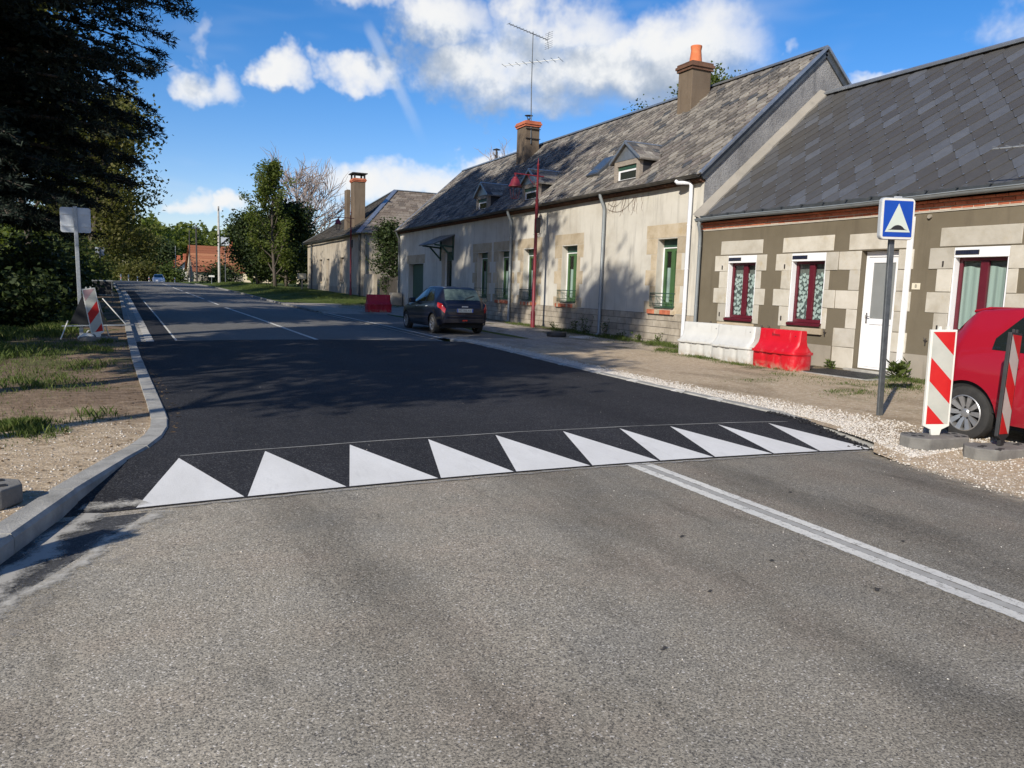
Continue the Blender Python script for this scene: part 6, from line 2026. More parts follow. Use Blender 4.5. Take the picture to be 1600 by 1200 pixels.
def red_lamps(t, C, panel):
    for side in (1, -1):
        panel('tail_lamp', M_LAMP_W, -.51, -.36, 4.6, 6.0, side, .010, 8, 4, lambda s: (4.9 + .5 * s, 6.2 - .6 * s))
        panel('rear_pillar_trim', M_UNDER, -.50, -.25, 7.0, 12, side, .004, 8, 2, lambda s: (11.2 - .0 * s, 12.3))
    m = MB(); m.box(-.54, .54, -.545, -.51, .42, .66); m.build('bumper', M_REDCAR, t, bevel=.02)
    m = MB(); m.obox((0, -.13, 1.462), (.50, 0, 0), (0, .10, .022), (0, 0, .016)); m.build('spoiler', M_REDCAR, t, bevel=.012)
    mirror_(t, C, 1.65, M_REDCAR)
    handles(t, C, (.5, 1.4))
rc = build_car('parked_car', (9.08, 5.58, .075), math.radians(180 - 1.5), 'red hatchback with silver alloy wheels at the right edge', CR, M_REDCAR, 'cars along the street',
          windows=[(.24, .86, lambda s: (6.6, 8.2 + 3.3 * min(1, s * 3))), (.93, 1.98, lambda s: (6.6, 11.5 if s < .5 else 11.5 - 4.7 * ((s - .5) / .5)))], rearwin=(-.44, -.2, 13.4), windscreen=(1.3, 2.05, 13.0), lamps=red_lamps, spokes=10,
          doors=[[(.9, .8), (.9, 6.2)], [(1.9, .8), (1.95, 4), (1.9, 6.2)]])
# distant car on the crest
CS = CB
M_SILVER = paint_car('pale_silver_paint', (.6, .6, .6))
build_car('far_car', (1.25, 127, .55), math.radians(180), 'distant silver car half hidden by the crest of the road', CS, M_SILVER, 'cars along the street', scale=1.05,
          windows=[(.0, .62, lambda s: (6.5, 7.6 + 3.9 * min(1, s * 1.8))), (.70, 1.88, lambda s: (6.5, 11.5 if s < .45 else 11.5 - 4.9 * ((s - .45) / .55)))], rearwin=(-.50, -.22, 13.2), windscreen=(1.2, 2.0, 13.0), spokes=7)
# ------------------------------------------------------------------ vegetation
def leaf_mat(name, stops, trans=.35, rough=.6, spec=.25):
    m, nt, out = new_mat(name)
    ri = nt.node('ShaderNodeNewGeometry').outputs['Random Per Island']
    p = nt.pos()
    r = nt.math('ADD', nt.math('MULTIPLY', ri, .65), nt.math('MULTIPLY', nt.noise(p, .9, 3), .35))
    col = nt.ramp(r, stops)
    b = principled(nt, None, col, rough, spec=spec)
    tr = nt.node('ShaderNodeBsdfTranslucent')
    tcol = nt.mix(1.0, col, (1.25, 1.3, .6), 'MULTIPLY')
    nt.put(tr.inputs[0], tcol)
    mx = nt.node('ShaderNodeMixShader')
    mx.inputs[0].default_value = trans
    nt.l.new(b.outputs[0], mx.inputs[1]); nt.l.new(tr.outputs[0], mx.inputs[2])
    nt.l.new(mx.outputs[0], out.inputs[0])
    return m
M_LEAF_D = leaf_mat('dark_leaves', [(.15, (.018, .030, .010)), (.5, (.035, .055, .016)), (.85, (.055, .075, .02))], .2)
M_LEAF_M = leaf_mat('mid_leaves', [(.15, (.035, .055, .014)), (.5, (.07, .10, .022)), (.85, (.12, .15, .035))])
M_LEAF_Y = leaf_mat('spring_leaves', [(.15, (.06, .085, .018)), (.5, (.11, .145, .028)), (.85, (.17, .19, .045))], .45)
M_LEAF_O = leaf_mat('olive_leaves', [(.15, (.06, .065, .018)), (.5, (.11, .115, .032)), (.85, (.18, .165, .055))], .45)
M_NEEDLE = leaf_mat('cedar_needles', [(.15, (.006, .011, .008)), (.5, (.014, .024, .017)), (.85, (.028, .042, .030))], .05, .7)
M_GRASS = leaf_mat('grass_blades', [(.15, (.045, .07, .014)), (.5, (.08, .12, .024)), (.8, (.13, .15, .045)), (.95, (.24, .21, .10))], .3)
M_DRYGRASS = leaf_mat('dry_grass', [(.15, (.10, .10, .035)), (.5, (.16, .15, .06)), (.85, (.26, .22, .11))], .3)
M_BARK = simple('bark', (.045, .036, .028), (.11, .09, .07), 9, .95, .8, 24, stretch=(1, 1, .25), bdist=.03)
M_BARK_P = simple('pale_bark', (.24, .19, .16), (.38, .31, .27), 6, .9, .4, 24)

def rand_unit(n):
    v = rng.normal(size=(n, 3))
    return v / np.linalg.norm(v, axis=1, keepdims=True)
def leaves_np(cent, size, flat=.35, aspect=.55, up=.0, dirs=None):
    """diamond leaves: returns verts (4n,3), faces (n,4)"""
    n = len(cent)
    a = rand_unit(n) if dirs is None else dirs
    a[:, 2] *= (1 - flat)
    a /= np.linalg.norm(a, axis=1, keepdims=True) + 1e-9
    h = rand_unit(n)
    h[:, 2] += up
    b = np.cross(a, h)
    b /= np.linalg.norm(b, axis=1, keepdims=True) + 1e-9
    s = (size * rng.uniform(.6, 1.35, n))[:, None]
    v = np.empty((n, 4, 3))
    v[:, 0] = cent - a * s
    v[:, 1] = cent + b * s * aspect + np.cross(a, b) * s * .15
    v[:, 2] = cent + a * s
    v[:, 3] = cent - b * s * aspect + np.cross(a, b) * s * .15
    return v.reshape(-1, 3), np.arange(4 * n).reshape(n, 4)
def obj_np(name, v, f, mat, parent=None, kind=None, smooth=False):
    o = bpy.data.objects.new(name, mesh_np(name, v - np.array(OFF[parent.name] if parent else (0, 0, 0)), f, mat, smooth))
    link(o, parent)
    if kind: o['kind'] = kind
    return o
def limbs(base, H, r0, spread, n1, R_, crown0=.35, up=.55, levels=2, bend=.25, n2=5, tw=0):
    """trunk and limbs: returns MB and list of tip points with a radius"""
    m = MB()
    base = Vector(base)
    tr = [base + Vector((0, 0, -.3))]
    d = Vector((R_.uniform(-.06, .06), R_.uniform(-.06, .06), 1))
    N = 8
    for i in range(N):
        d = (d + Vector((R_.uniform(-.07, .07), R_.uniform(-.07, .07), 0))).normalized()
        tr.append(tr[-1] + d * (H * .92 / N))
    rad = [r0 * (1.25 if i == 0 else 1) * (1 - .92 * i / N) + .015 for i in range(N + 1)]
    m.tube(tr, rad, 9)
    tips = [tr[-1]]
    for k in range(n1):
        f = crown0 + (1 - crown0) * (k + R_.uniform(0, .9)) / n1
        f = min(f, .97)
        i = min(N - 1, int(f * N))
        p = tr[i].lerp(tr[i + 1], f * N - i)
        a = k * 2.4 + R_.uniform(-.5, .5)
        sh = math.sin(min(1, (f - crown0) / (1 - crown0) * .85 + .25) * PI) ** .6
        ln = spread * sh * R_.uniform(.75, 1.1)
        dd = Vector((math.cos(a), math.sin(a), up + .5 * f)).normalized()
        path = [p]
        for s in range(5):
            dd = (dd + Vector((R_.uniform(-bend, bend), R_.uniform(-bend, bend), R_.uniform(-bend * .6, bend)))).normalized()
            path.append(path[-1] + dd * ln / 5)
        rr = r0 * .42 * (1 - f * .6)
        m.tube(path, [rr * (1 - .85 * s / 5) + .008 for s in range(6)], 6, cap=False)
        tips += path[3:]
        for j in range(n2):
            q = path[2 + j % 4]
            d2 = (dd + Vector((R_.uniform(-1, 1), R_.uniform(-1, 1), R_.uniform(-.4, .8)))).normalized()
            l2 = ln * R_.uniform(.25, .5)
            p2 = [q]
            for s in range(3):
                d2 = (d2 + Vector((R_.uniform(-.3, .3), R_.uniform(-.3, .3), R_.uniform(-.2, .3)))).normalized()
                p2.append(p2[-1] + d2 * l2 / 3)
            m.tube(p2, [rr * .4 * (1 - .8 * s / 3) + .006 + tw for s in range(4)], 5, cap=False)
            tips += p2[1:]
            if levels > 2:
                for w in range(4):
                    d3 = (d2 + Vector((R_.uniform(-1, 1), R_.uniform(-1, 1), R_.uniform(-.5, .8)))).normalized()
                    q3 = p2[1 + w % 3]
                    l3 = l2 * R_.uniform(.4, .8)
                    p3 = [q3, q3 + d3 * l3 * .5, q3 + (d3 + Vector((R_.uniform(-.3, .3), R_.uniform(-.3, .3), .15))).normalized() * l3]
                    m.tube(p3, [rr * .16 + .004 + tw, rr * .12 + .003 + tw * .8, .003 + tw * .6], 4, cap=False)
                    tips += p3[1:]
    return m, np.array([tuple(t) for t in tips])
def tree(name, base, H, spread, label, seed, mat, n_leaf=9000, size=.10, r0=.18, n1=16, crown0=.3, sigma=.45, levels=2, bark=M_BARK, group=None, cat='tree', up=.55, n2=5, tw=0):
    R_ = random.Random(seed)
    t = thing(name, base, label, cat, group)
    m, tips = limbs(base, H, r0, spread, n1, R_, crown0, up, levels, n2=n2, tw=tw)
    m.build('trunk', bark, t, smooth=True, fix=False)
    if n_leaf:
        c = tips[rng.integers(0, len(tips), n_leaf)] + rng.normal(size=(n_leaf, 3)) * sigma * np.array([1, 1, .8])
        v, f = leaves_np(c, size)
        obj_np('crown', v, f, mat, t)
    return t
def shrub(name, base, rx, ry, h, label, seed, mat, n=2500, size=.09, group=None, kind_leaf='foliage', stems=8):
    t = thing(name, base, label, 'shrub', group)
    R_ = random.Random(seed)
    m = MB(); B = Vector(base); tips = []
    for k in range(stems):
        a = R_.uniform(0, 2 * PI); q = math.sqrt(R_.uniform(0, 1))
        e = B + Vector((rx * q * math.cos(a), ry * q * math.sin(a), h * R_.uniform(.55, 1) * (1 - .4 * q * q)))
        s0 = B + Vector((rx * .35 * q * math.cos(a), ry * .35 * q * math.sin(a), -.1))
        mid = s0.lerp(e, .5) + Vector((R_.uniform(-.1, .1), R_.uniform(-.1, .1), h * .08))
        m.tube([s0, mid, e], [.03 * h ** .5, .018 * h ** .5, .006], 5, cap=False)
        for f_ in (.35, .5, .65, .8, 1): tips.append(tuple(s0.lerp(e, f_)))
    m.build('stems', M_BARK, t, fix=False)
    tips = np.array(tips)
    sg = min(rx, ry, h) * .26
    c = tips[rng.integers(0, len(tips), n)] + rng.normal(size=(n, 3)) * np.array([sg * rx / min(rx, ry, h), sg * ry / min(rx, ry, h), sg]) ** 1.0
    c[:, 2] = np.maximum(c[:, 2], base[2] + .02)
    v, f = leaves_np(c, size)
    obj_np(kind_leaf, v, f, mat, t)
    return t

# --- the great cedar on the left
def cedar(base, H, R, label, seed=5, z0=2.2, nb=420, needles=95):
    R_ = random.Random(seed)
    t = thing('cedar_tree', base, label, 'tree')
    B = Vector(base)
    m = MB()
    tr = [B + Vector((.04 * math.sin(i), .05 * math.cos(i * 1.3), H * i / 9 - .3)) for i in range(10)]
    m.tube(tr, [.62 * (1 - .9 * i / 9) + .03 for i in range(10)], 12)
    spray_c, spray_d = [], []
    for k in range(nb):
        f = (k + R_.random()) / nb
        z = z0 + (H - z0 - .5) * f ** .95
        ln = float(np.interp(z, [2, 3.4, 5.3, 7, 9, 14, 18, 23], [3.3, 4.1, 5.0, 5.9, 6.2, 5.8, 4.4, .5])) * (R_.uniform(.93, 1.03) if k % 3 else R_.uniform(.5, .9))
        a = k * 2.39996 + R_.uniform(-.4, .4)
        d = Vector((math.cos(a), math.sin(a), .24 - .14 * (1 - f)))
        p = B + Vector((0, 0, z))
        path = [p]
        n = 7
        for s in range(n):
            d = (d + Vector((R_.uniform(-.12, .12), R_.uniform(-.12, .12), -.055 + R_.uniform(-.05, .05)))).normalized()
            path.append(path[-1] + d * ln / n)
        m.tube(path, [.09 * (1 - f * .6) * (1 - .9 * s / n) + .008 for s in range(n + 1)], 5, cap=False)
        # side sprays lie in flat plates
        for s in range(2, n + 1):
            for q in range(7):
                sd = R_.choice((-1, 1))
                dd = (path[s] - path[s - 1]).normalized()
                sidev = dd.cross(Vector((0, 0, 1))).normalized() * sd
                dv = (dd * R_.uniform(.3, 1.1) + sidev * R_.uniform(.15, 1) + Vector((0, 0, R_.uniform(-.30, .12)))).normalized()
                l2 = R_.uniform(.35, .95) * (1.15 - .35 * s / n) * min(1, ln / 3.0 + .3)
                p0 = path[s - 1].lerp(path[s], R_.random())
                e = p0 + dv * l2 + Vector((0, 0, -.10 * l2))
                m.tube([p0, p0.lerp(e, .5) + Vector((0, 0, .02)), e], [.014, .01, .004], 3, cap=False)
                nn = int(l2 * 14)
                for w in range(nn):
                    spray_c.append(tuple(p0.lerp(e, (w + R_.random()) / nn)))
                    spray_d.append(tuple(dv))
    m.build('trunk', M_BARK, t, smooth=True, fix=False)
    c, d = np.array(spray_c), np.array(spray_d)
    rep = 4
    c = np.repeat(c, rep, 0); d = np.repeat(d, rep, 0)
    dd = d * .7 + rng.normal(size=d.shape) * .55 + np.array([0, 0, .18])
    dd /= np.linalg.norm(dd, axis=1, keepdims=True)
    c = c + rng.normal(size=c.shape) * .05
    n = len(c)
    L = rng.uniform(.10, .23, n)[:, None]
    b = np.cross(dd, rand_unit(n)); b /= np.linalg.norm(b, axis=1, keepdims=True) + 1e-9
    v = np.empty((n, 3, 3)); v[:, 0] = c - b * .023; v[:, 1] = c + b * .023; v[:, 2] = c + dd * L
    obj_np('crown', v.reshape(-1, 3), np.arange(3 * n).reshape(n, 3), M_NEEDLE, t)
    # leaf cards added inside the crown to block the sky
    k = rng.integers(0, len(c), 60000)
    ci = np.array([base[0], base[1], 0]) * np.array([1, 1, 0]) + (c[k] - np.array([base[0], base[1], 0])) * np.array([.80, .80, 1]) + rng.normal(size=(60000, 3)) * .3
    ci = ci[ci[:, 2] > 5.0]
    v, f = leaves_np(ci, .10, .5)
    obj_np('inner_filler', v, f, M_NEEDLE, t)
    return t, n
_, nced = cedar((-4.9, 27.0, .9), 23, 6.8, 'huge dark cedar overhanging the left side of the road')

print('cedar needles', nced)
# --- broadleaved trees: the two outside the frame on the left throw the dappled shade over the road
tree('shade_tree', (-8.6, 6.4, .9), 19, 4.4, 'tall leafy tree on the verge whose shade dapples the near table', 21, M_LEAF_M, 16000, .16, .26, 22, .30, .38, group='trees shading the road')
tree('shade_tree', (-6.6, 17.6, 1.2), 25, 5.6, 'tallest leafy tree on the verge whose shade dapples the row house', 22, M_LEAF_M, 22000, .17, .34, 34, .42, .36, group='trees shading the road')
tree('shade_tree', (-9.2, 2.7, .9), 12.5, 3.3, 'smaller leafy tree on the near left verge outside the view', 25, M_LEAF_M, 7000, .13, .2, 20, .52, .36, group='trees shading the road')
tree('shade_tree', (-9.5, 11.0, 1.2), 15, 4.6, 'broad leafy tree on the verge between the two tall ones', 24, M_LEAF_M, 18000, .16, .3, 24, .28, .36, group='trees shading the road')
tree('shade_tree', (-8.6, 23.5, 1.4), 25, 5.6, 'tall dark tree behind the verge left of the cedar', 23, M_LEAF_D, 20000, .17, .34, 34, .22, .36, group='trees shading the road')
tree('olive_tree', (-5.6, 49, 1.6), 19, 4.8, 'olive green tree just beyond the cedar on the left bank', 31, M_LEAF_O, 18000, .15, .2, 18, .15, .55, group='trees on the left bank')
tree('olive_tree', (-8.4, 40, 1.8), 23, 5.6, 'broad olive tree behind the cedar', 32, M_LEAF_O, 24000, .16, .22, 18, .12, .6, group='trees on the left bank')
tree('olive_tree', (-3.6, 61, 1.6), 13.5, 4.6, 'lighter green tree halfway along the left bank', 33, M_LEAF_O, 14000, .15, .2, 16, .1, .6, group='trees on the left bank')
tree('olive_tree', (-5.2, 77, 1.6), 13, 5.0, 'brownish olive tree near the far end of the left bank', 34, M_LEAF_O, 12000, .18, .2, 16, .08, .65, group='trees on the left bank')
tree('olive_tree', (-6.8, 98, 1.5), 11, 4.6, 'low spreading tree at the far end of the left bank', 35, M_LEAF_O, 8000, .18, .2, 16, .06, .7, group='trees on the left bank')
tree('olive_tree', (-9.6, 118, 1.2), 11, 5.2, 'yellow green tree at the bend behind the marker posts', 36, M_LEAF_Y, 8000, .2, .2, 16, .05, .8, group='trees on the left bank')
tree('olive_tree', (-3.4, 146, .2), 9.5, 5.2, 'dark tree across the road end left of the silver car', 37, M_LEAF_O, 7000, .24, .2, 14, .04, .9, group='trees on the left bank')
tree('olive_tree', (1.5, 158, 0), 8.0, 4.2, 'rounded dark bush tree behind the silver car', 38, M_LEAF_D, 6000, .24, .2, 14, .03, .9, group='trees on the left bank')
# right side of the road beyond the hipped house
tree('maple_tree', (10.8, 76, .9), 13.2, 3.6, 'slender tree with fresh leaves rising above the dark shrubs', 41, M_LEAF_Y, 10000, .12, .16, 26, .10, .22, up=1.3, group='trees on the right')
tree('bushy_tree', (12.4, 80, 1.0), 9.0, 3.4, 'dense dark bush beside the hipped house', 42, M_LEAF_D, 12000, .15, .16, 18, .06, .6, group='trees on the right')
tree('bushy_tree', (10.2, 84, 1.0), 8.0, 3.0, 'dark bush left of the slender fresh tree', 43, M_LEAF_D, 9000, .15, .16, 16, .05, .6, group='trees on the right')
tree('bushy_tree', (12.0, 100, 1.0), 8.5, 3.6, 'green bush behind the diagonal bar sign', 44, M_LEAF_M, 8000, .17, .16, 16, .05, .7, group='trees on the right')
tree('bare_tree', (17.4, 92, 1.0), 14.6, 6.2, 'pale bare branched tree behind the hipped house', 45, M_LEAF_O, 0, .1, .24, 30, .22, .5, levels=3, bark=M_BARK_P, n2=11, tw=.014)
tree('bushy_tree', (15.5, 90, 1.0), 7.0, 3.2, 'yellowish bush at the foot of the bare tree', 46, M_LEAF_O, 5000, .16, .14, 14, .1, .6, group='trees on the right')
tree('bushy_tree', (14.6, 49.3, .5), 5.8, 1.6, 'dark evergreen between the row house and the hipped house', 47, M_LEAF_D, 8000, .09, .12, 16, .05, .35)
tree('garden_tree', (30, 40.5, 1), 14.9, 3.6, 'fresh green tree top showing above the row house roof', 48, M_LEAF_Y, 30000, .11, .25, 26, .4, .42)
tree('garden_tree', (23, 49, 1), 11.2, 3.2, 'bare brown tree top behind the far end of the row house roof', 49, M_LEAF_O, 0, .12, .2, 16, .4, .5, levels=3, bark=M_BARK_P, n2=6)
# the wood on the far hill: one mass
def far_wood():
    cs, sz = [], []
    R_ = random.Random(9)
    for k in range(95):
        y = R_.uniform(215, 330)
        x = R_.uniform(-40, 78)
        h = R_.uniform(13, 19) * (1.0 if x < 30 else .9)
        zg = -2 + 5.5 * sstep(215, 300, y)
        n = 700
        u = rand_unit(n) * (rng.uniform(.55, 1, n) ** .5)[:, None]
        lump = 1 + .25 * np.sin(u[:, 0] * 5 + k) * np.cos(u[:, 2] * 4 + k)
        cs.append(np.array([x, y, zg + h * .58]) + u * lump[:, None] * np.array([h * .34, h * .34, h * .44]))
    c = np.concatenate(cs)
    v, f = leaves_np(c, .75)
    return tag(obj_np('far_wood', v, f, M_LEAF_Y), 'sunlit green wood covering the hill at the end of the road', 'wood', kind='stuff')
far_wood()

# --- undergrowth on the left bank
def zl(x, y): return left_z(x, y)
US = [(-3.4, 24.5, 1.1, 1.4, 1.5, M_LEAF_D), (-4.6, 20.5, 1.2, 1.6, 1.6, M_LEAF_D), (-5.8, 17.5, 1.4, 1.6, 1.7, M_LEAF_D), (-3.2, 29.5, 1.2, 2.0, 2.4, M_LEAF_D), (-4.2, 33, 1.3, 2, 3.0, M_LEAF_D), (-3.3, 37.5, 1.1, 2.2, 2.6, M_LEAF_D),
      (-3.8, 43, 1.4, 2.4, 3.2, M_LEAF_M), (-3.9, 50, 1.4, 3, 3.0, M_LEAF_O), (-4.2, 57, 1.5, 3, 3.2, M_LEAF_M), (-4.9, 66, 1.8, 4, 3.4, M_LEAF_O), (-5.6, 76, 2, 4, 3.6, M_LEAF_M), (-6.4, 88, 2, 5, 3.8, M_LEAF_D), (-7.8, 102, 2.4, 6, 4, M_LEAF_O), (-7.2, 23, 1.8, 2, 3.0, M_LEAF_D), (-6.4, 29, 1.8, 2.4, 3.2, M_LEAF_D)]
LB = ['low fern clump beside the left sign post', 'dark bramble clump left of the sign post', 'dark bramble clump at the left picture edge', 'dark thicket below the cedar', 'tall green thicket below the cedar', 'thicket behind the trestle board', 'tall hedge clump past the trestle board', 'olive hedge clump beside the small distant sign', 'green hedge clump beyond the small distant sign', 'olive hedge clump midway along the left kerb', 'green hedge clump farther along the left kerb', 'dark hedge clump before the crest on the left', 'olive hedge clump at the crest on the left', 'tall dark shrub behind the brambles at left', 'dark shrub around the cedar trunk']
for (x, y, rx, ry, h, mt), lb in zip(US, LB):
    shrub('hedge_shrub', (x, y, zl(x, y) - .05), rx, ry, h, lb, int(y * 10), mt, 6500, .05 + y * .0013, 'undergrowth on the left bank', stems=14)
shrub('hedge_shrub', (8.6, 110, .9), 2.4, 2.5, 2.6, 'dark bushes under the orange roof', 5, M_LEAF_D, 3500, .16, stems=14)
shrub('hedge_shrub', (3.3, 140, .3), 2.4, 2.5, 3.4, 'pale green bush in front of the white gabled house', 6, M_LEAF_M, 3000, .2, stems=14)
shrub('hedge_shrub', (-1.2, 139, .4), 3.2, 2.5, 3.6, 'broad bush behind the marker posts', 7, M_LEAF_O, 3500, .2, stems=14)

# --- grass: blades in patches
def blades(patches, mat, name, label, zf, hmul=1.0):
    V, F = [], []
    for (cx, cy, rx, ry, n, h) in patches:
        r = np.sqrt(rng.uniform(0, 1, n)) ; a = rng.uniform(0, 2 * PI, n)
        r = r * (1 + .35 * np.sin(a * 3 + cx * 7) + .2 * np.sin(a * 5 + cy))
        x, y = cx + rx * r * np.cos(a), cy + ry * r * np.sin(a)
        z = np.array([zf(p, q) for p, q in zip(x, y)]) - .01
        hh = h * hmul * rng.uniform(.35, 1.15, n) * (1 - .5 * np.clip(r, 0, 1) ** 2)
        th = rng.uniform(0, 2 * PI, n)
        w = .0025 + .003 * rng.random(n)
        ln = rng.uniform(.1, .7, n) * hh
        ld = rng.uniform(0, 2 * PI, n)
        v = np.empty((n, 4, 3))
        c = np.stack([x, y, z], 1)
        s = np.stack([np.cos(th), np.sin(th), np.zeros(n)], 1) * w[:, None]
        lean = np.stack([np.cos(ld) * ln, np.sin(ld) * ln, np.zeros(n)], 1)
        v[:, 0] = c - s; v[:, 1] = c + s
        up = np.stack([np.zeros(n), np.zeros(n), hh], 1)
        v[:, 2] = c + s * .7 + lean * .35 + up * .6
        v[:, 3] = c + lean + up
        V.append(v.reshape(-1, 3))
    v = np.concatenate(V)
    n = len(v) // 4
    b = np.arange(n)[:, None] * 4
    f = np.concatenate([b + np.array([[0, 1, 2]]), b + np.array([[0, 2, 3]])])
    return tag(obj_np(name, v, f, mat), label, 'grass', kind='stuff')
PL = [(-1.55, 8.9, .55, .4, 2200, .10), (-1.7, 8.35, .4, .2, 700, .06), (-1.15, 8.75, .25, .25, 1200, .13), (-1.0, 8.35, .3, .2, 350, .12), (-1.9, 8.1, .3, .2, 350, .10), (-1.75, 7.6, .2, .12, 120, .07), (-.55, 9.2, .3, .4, 160, .14), (-1.4, 12.2, .8, 1.2, 1300, .12), (-1.0, 14.6, .5, .9, 800, .12),
      (-2.6, 17, 1.2, 2, 2600, .18), (-1.0, 17.2, .5, .8, 600, .12), (-3.6, 20, 1.4, 2.2, 3500, .28), (-2.2, 22.5, .7, 2.6, 3000, .25), (-.9, 19.2, .25, .6, 300, .14), (-2.4, 27, .8, 3, 2500, .3), (-2.6, 33, .7, 4, 2500, .35), (-2.5, 13, .8, 1.4, 700, .10), (-4.2, 15.5, 1.5, 1.2, 1500, .2), (-3.5, 42, .8, 5, 2500, .4)]
PL += [(-1.9, 9.6, 1.2, .9, 1100, .05), (-1.8, 12.5, 1.4, 2.0, 2200, .06), (-2.2, 15.5, 1.6, 2.0, 2400, .08), (-1.1, 8.0, .7, .5, 260, .035), (-1.6, 18.2, 1.0, 1.2, 1500, .10)]
blades(PL, M_GRASS, 'verge_grass', 'tufts of green grass on the left verge', left_z)
PR = [(12.1, 12.15, .35, .5, 700, .08), (11.75, 13.2, .28, .7, 900, .07), (11.85, 14.6, .28, .8, 900, .08), (12.3, 16.3, .5, .8, 1100, .12), (11.3, 11.4, .5, .4, 350, .06), (10.4, 8.9, .8, .4, 700, .06), (11.9, 9.3, .7, .5, 900, .08), (12.9, 10.0, .6, .6, 900, .10), (9.8, 10.6, .7, .25, 300, .05), (13.2, 18, .35, 1.2, 1200, .15), (13.2, 20.4, .35, 1.5, 1300, .15), (13.2, 23.5, .35, 1.8, 1200, .14), (13.1, 27, .4, 2, 900, .12), (11.9, 8.2, .8, .6, 500, .06)]
PR += [(12.0, 14, .9, 3.5, 1600, .045), (11.6, 10.2, 1.4, 1.5, 1500, .05), (10.2, 8.6, 1.0, .8, 600, .04), (12.6, 21, .8, 4, 1500, .06)]
blades(PR, M_GRASS, 'pavement_grass', 'short weedy grass along the house fronts', right_z)
blades([(11.0, 44, 2.2, 4.5, 5000, .12), (10.5, 52, 2.5, 5, 5000, .14), (9.6, 62, 2.5, 6, 4000, .18), (9.0, 76, 2.5, 8, 4000, .22), (8.5, 92, 2.5, 8, 3000, .25)], M_GRASS, 'lawn_grass', 'shaded rough lawn in front of the hipped house', right_z)
# weeds standing at the wall foot, each its own plant
def weed(loc, h, n, lab, seed, mat=M_LEAF_M, lw=.05, grp='weeds at the foot of the walls'):
    R_ = random.Random(seed)
    t = thing('wall_weed', loc, lab, 'weed', grp)
    B = Vector(loc); m = MB(); C_ = []; D_ = []
    for k in range(n):
        d = Vector((R_.uniform(-.35, .2), R_.uniform(-.4, .4), 1)).normalized()
        l = h * R_.uniform(.6, 1)
        p = [B + Vector((R_.uniform(-.05, .05), R_.uniform(-.08, .08), -.02))]
        for s in range(4): 
            d = (d + Vector((R_.uniform(-.15, .15), R_.uniform(-.15, .15), 0))).normalized(); p.append(p[-1] + d * l / 4)
        m.tube(p, [.006, .005, .004, .003, .002], 4, cap=False)
        for q in range(14):
            f = R_.uniform(.1, 1) * 4
            i = min(3, int(f)); P_ = p[i].lerp(p[i + 1], f - i)
            dv = Vector((R_.uniform(-1, 1), R_.uniform(-1, 1), R_.uniform(.0, .9))).normalized()
            C_.append(tuple(P_ + dv * lw)); D_.append(tuple(dv))
    m.build('stem', M_BARK, t, fix=False)
    v, f = leaves_np(np.array(C_), lw, 0, .35, .8, np.array(D_))
    obj_np('leaves', v, f, mat, t)
WD = [((13.35, 22.6, .12), .75, 7, 'tallest wall weed left of the grey downpipe'), ((13.3, 23.3, .12), .55, 6, 'wall weed under the brick sill of the second window'), ((13.4, 21.4, .12), .65, 6, 'wall weed just right of the grey downpipe'), ((13.2, 24.6, .13), .4, 5, 'low wall weed near the red lamp post'), ((13.3, 19.4, .1), .38, 6, 'bushy wall weed below the nearest green window'), ((13.25, 18.3, .1), .42, 6, 'wall weed near the white downpipe'), ((13.3, 20.4, .1), .35, 5, 'small wall weed left of the nearest green window')]
for i, (l, h, n, lab) in enumerate(WD): weed(l, h, n, lab, 70 + i)
weed((13.05, 10.25, .10), .38, 8, 'broad leaved plant at the foot of the white cable duct', 91, M_LEAF_M, .09, None)
weed((13.25, 12.05, .10), .22, 6, 'small weed between the red barrier and the doormat', 92, M_LEAF_M, .05)

# --- gravel: loose crushed stone
def pebbles(spots, zf, mat, name, label, smin, smax):
    P = np.array(spots); n = len(P)
    base = np.array([(1, 0, 0), (-1, 0, 0), (0, 1, 0), (0, -1, 0), (0, 0, 1), (0, 0, -1)], float)
    fa = np.array([(0, 2, 4), (2, 1, 4), (1, 3, 4), (3, 0, 4), (2, 0, 5), (1, 2, 5), (3, 1, 5), (0, 3, 5)])
    s = (smin + (smax - smin) * rng.random(n) ** 2.2)
    v = base[None] * rng.uniform(.6, 1.3, (n, 6, 1)) + rng.normal(size=(n, 6, 3)) * .16
    a = rng.uniform(0, 2 * PI, n); ca, sa = np.cos(a), np.sin(a)
    x = v[:, :, 0] * ca[:, None] - v[:, :, 1] * sa[:, None]; y = v[:, :, 0] * sa[:, None] + v[:, :, 1] * ca[:, None]
    v = np.stack([x, y, v[:, :, 2] * .65], 2) * s[:, None, None]
    z = np.array([zf(p, q) for p, q in P])
    v[:, :, 0] += P[:, 0, None]; v[:, :, 1] += P[:, 1, None]; v[:, :, 2] += z[:, None] + s[:, None] * .15
    f = (np.arange(n)[:, None, None] * 6 + fa[None]).reshape(-1, 3)
    return tag(obj_np(name, v.reshape(-1, 3), f, mat), label, 'gravel', kind='stuff')
M_GRAVEL = leaf_mat('crushed_limestone', [(.1, (.33, .29, .24)), (.4, (.50, .46, .40)), (.7, (.60, .57, .51)), (.9, (.42, .34, .28))], 0, .9, .15)
sp = []
while len(sp) < 24000:
    y = 5.2 + 15 * random.random() ** 1.5
    wd = float(np.interp(y, [5, 6.5, 8, 11, 15, 20], [1.3, 1.0, .75, .5, .42, .42]))
    u = abs(random.gauss(0, .5))
    if u > 1.25: continue
    x = xr(y) + (.19 if y > 6.4 else .0) + u * wd
    if y < 6.3 and random.random() < .35: continue
    sp.append((x, y))
pebbles(sp, right_z, M_GRAVEL, 'gravel', 'strip of white crushed stone along the right kerb', .006, .022)
sp = [(random.uniform(6.45, 8.6), random.uniform(2.5, 5.6)) for _ in range(5000)]
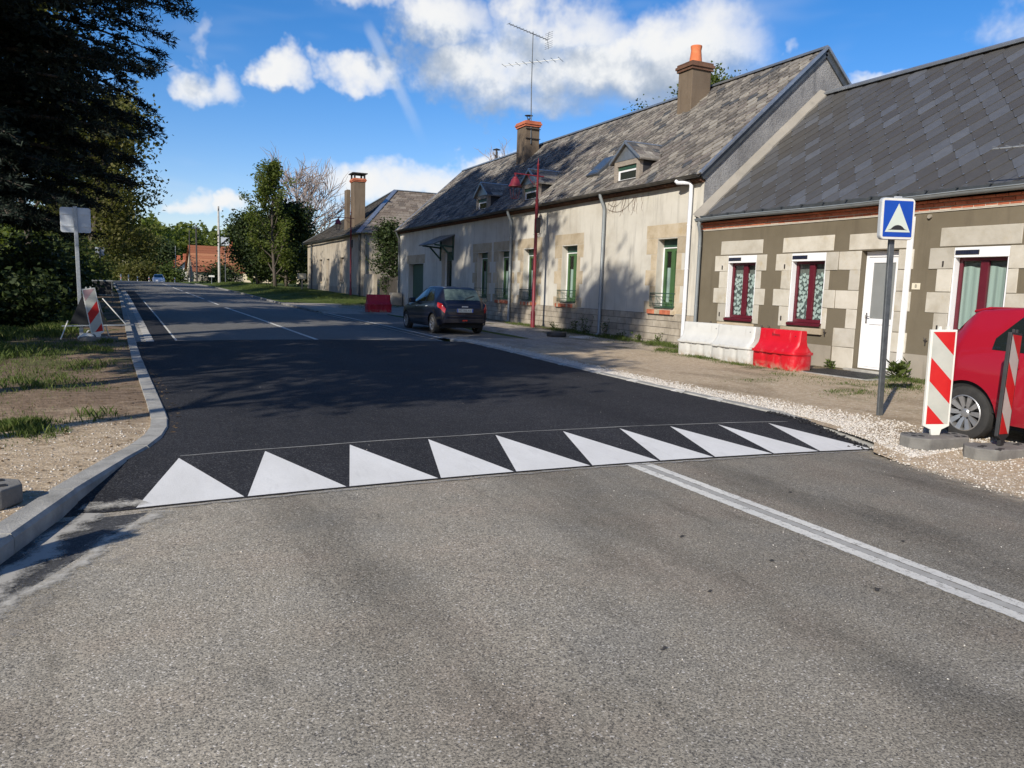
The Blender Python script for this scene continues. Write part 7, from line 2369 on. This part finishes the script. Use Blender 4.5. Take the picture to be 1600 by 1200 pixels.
sp = [p for p in sp if p[0] > xr(p[1]) - .15 - abs(random.gauss(0, .12))]
pebbles(sp, lambda x, y: max(right_z(x, y), road_z(x, y) if x < xr(y) else -1), M_GRAVEL, 'gravel', 'loose grit around the rubber feet at the right edge', .005, .017)
sp = []
while len(sp) < 1500:
    y = 4.6 + 4.2 * random.random() ** 1.2
    d = .18 + abs(random.gauss(0, .8))
    if d < 3: sp.append((xl(y) - d, y))
pebbles(sp, left_z, M_GRAVEL, 'gravel', 'pale grit on the sandy verge at left', .004, .014)
sp = [(random.uniform(.0, 7), random.uniform(1.8, 5.6)) for _ in range(420)] + [(random.uniform(.4, 7), random.uniform(6, 14)) for _ in range(160)]
pebbles([p for p in sp if p[0] > xl(p[1]) + .1], lambda x, y: road_z(x, y) + .002, M_GRAVEL, 'gravel', 'stray chips of stone on the road', .002, .007)
sp = [(xr(y) - abs(random.gauss(0, .08)) + .02, y) for y in np.linspace(5.7, 7.6, 260)]
pebbles(sp, lambda x, y: road_z(min(x, xr(y)), y) + .01, M_NEW, 'gravel', 'dark asphalt crumbs along the right kerb end', .008, .03)

# --- fallen leaves and twigs along the edges
M_DEAD = leaf_mat('dead_leaves', [(.1, (.10, .06, .03)), (.5, (.15, .10, .05)), (.9, (.22, .16, .085))], .1, .8)
def litter(n, xf, yf, zf, label):
    y = yf(n); x = np.array([xf(q) for q in y])
    z = np.array([zf(p, q) for p, q in zip(x, y)]) + .008
    d = rand_unit(n); d[:, 2] *= .2
    v, f = leaves_np(np.stack([x, y, z], 1), .022, .6, .5, 2.5, d)
    tag(obj_np('leaf_litter', v, f, M_DEAD), label, 'leaves', kind='stuff')
litter(900, lambda y: xl(y) - .2 - abs(random.gauss(0, 1.3)), lambda n: rng.uniform(6, 24, n), left_z, 'fallen brown leaves on the left verge')
litter(120, lambda y: xl(y) + .03 + abs(random.gauss(0, .07)), lambda n: rng.uniform(8, 20, n), road_z, 'fallen leaves gathered along the left kerb')
litter(420, lambda y: 13.5 - abs(random.gauss(0, .5)), lambda n: rng.uniform(8, 28, n), right_z, 'dry leaves blown against the house fronts')
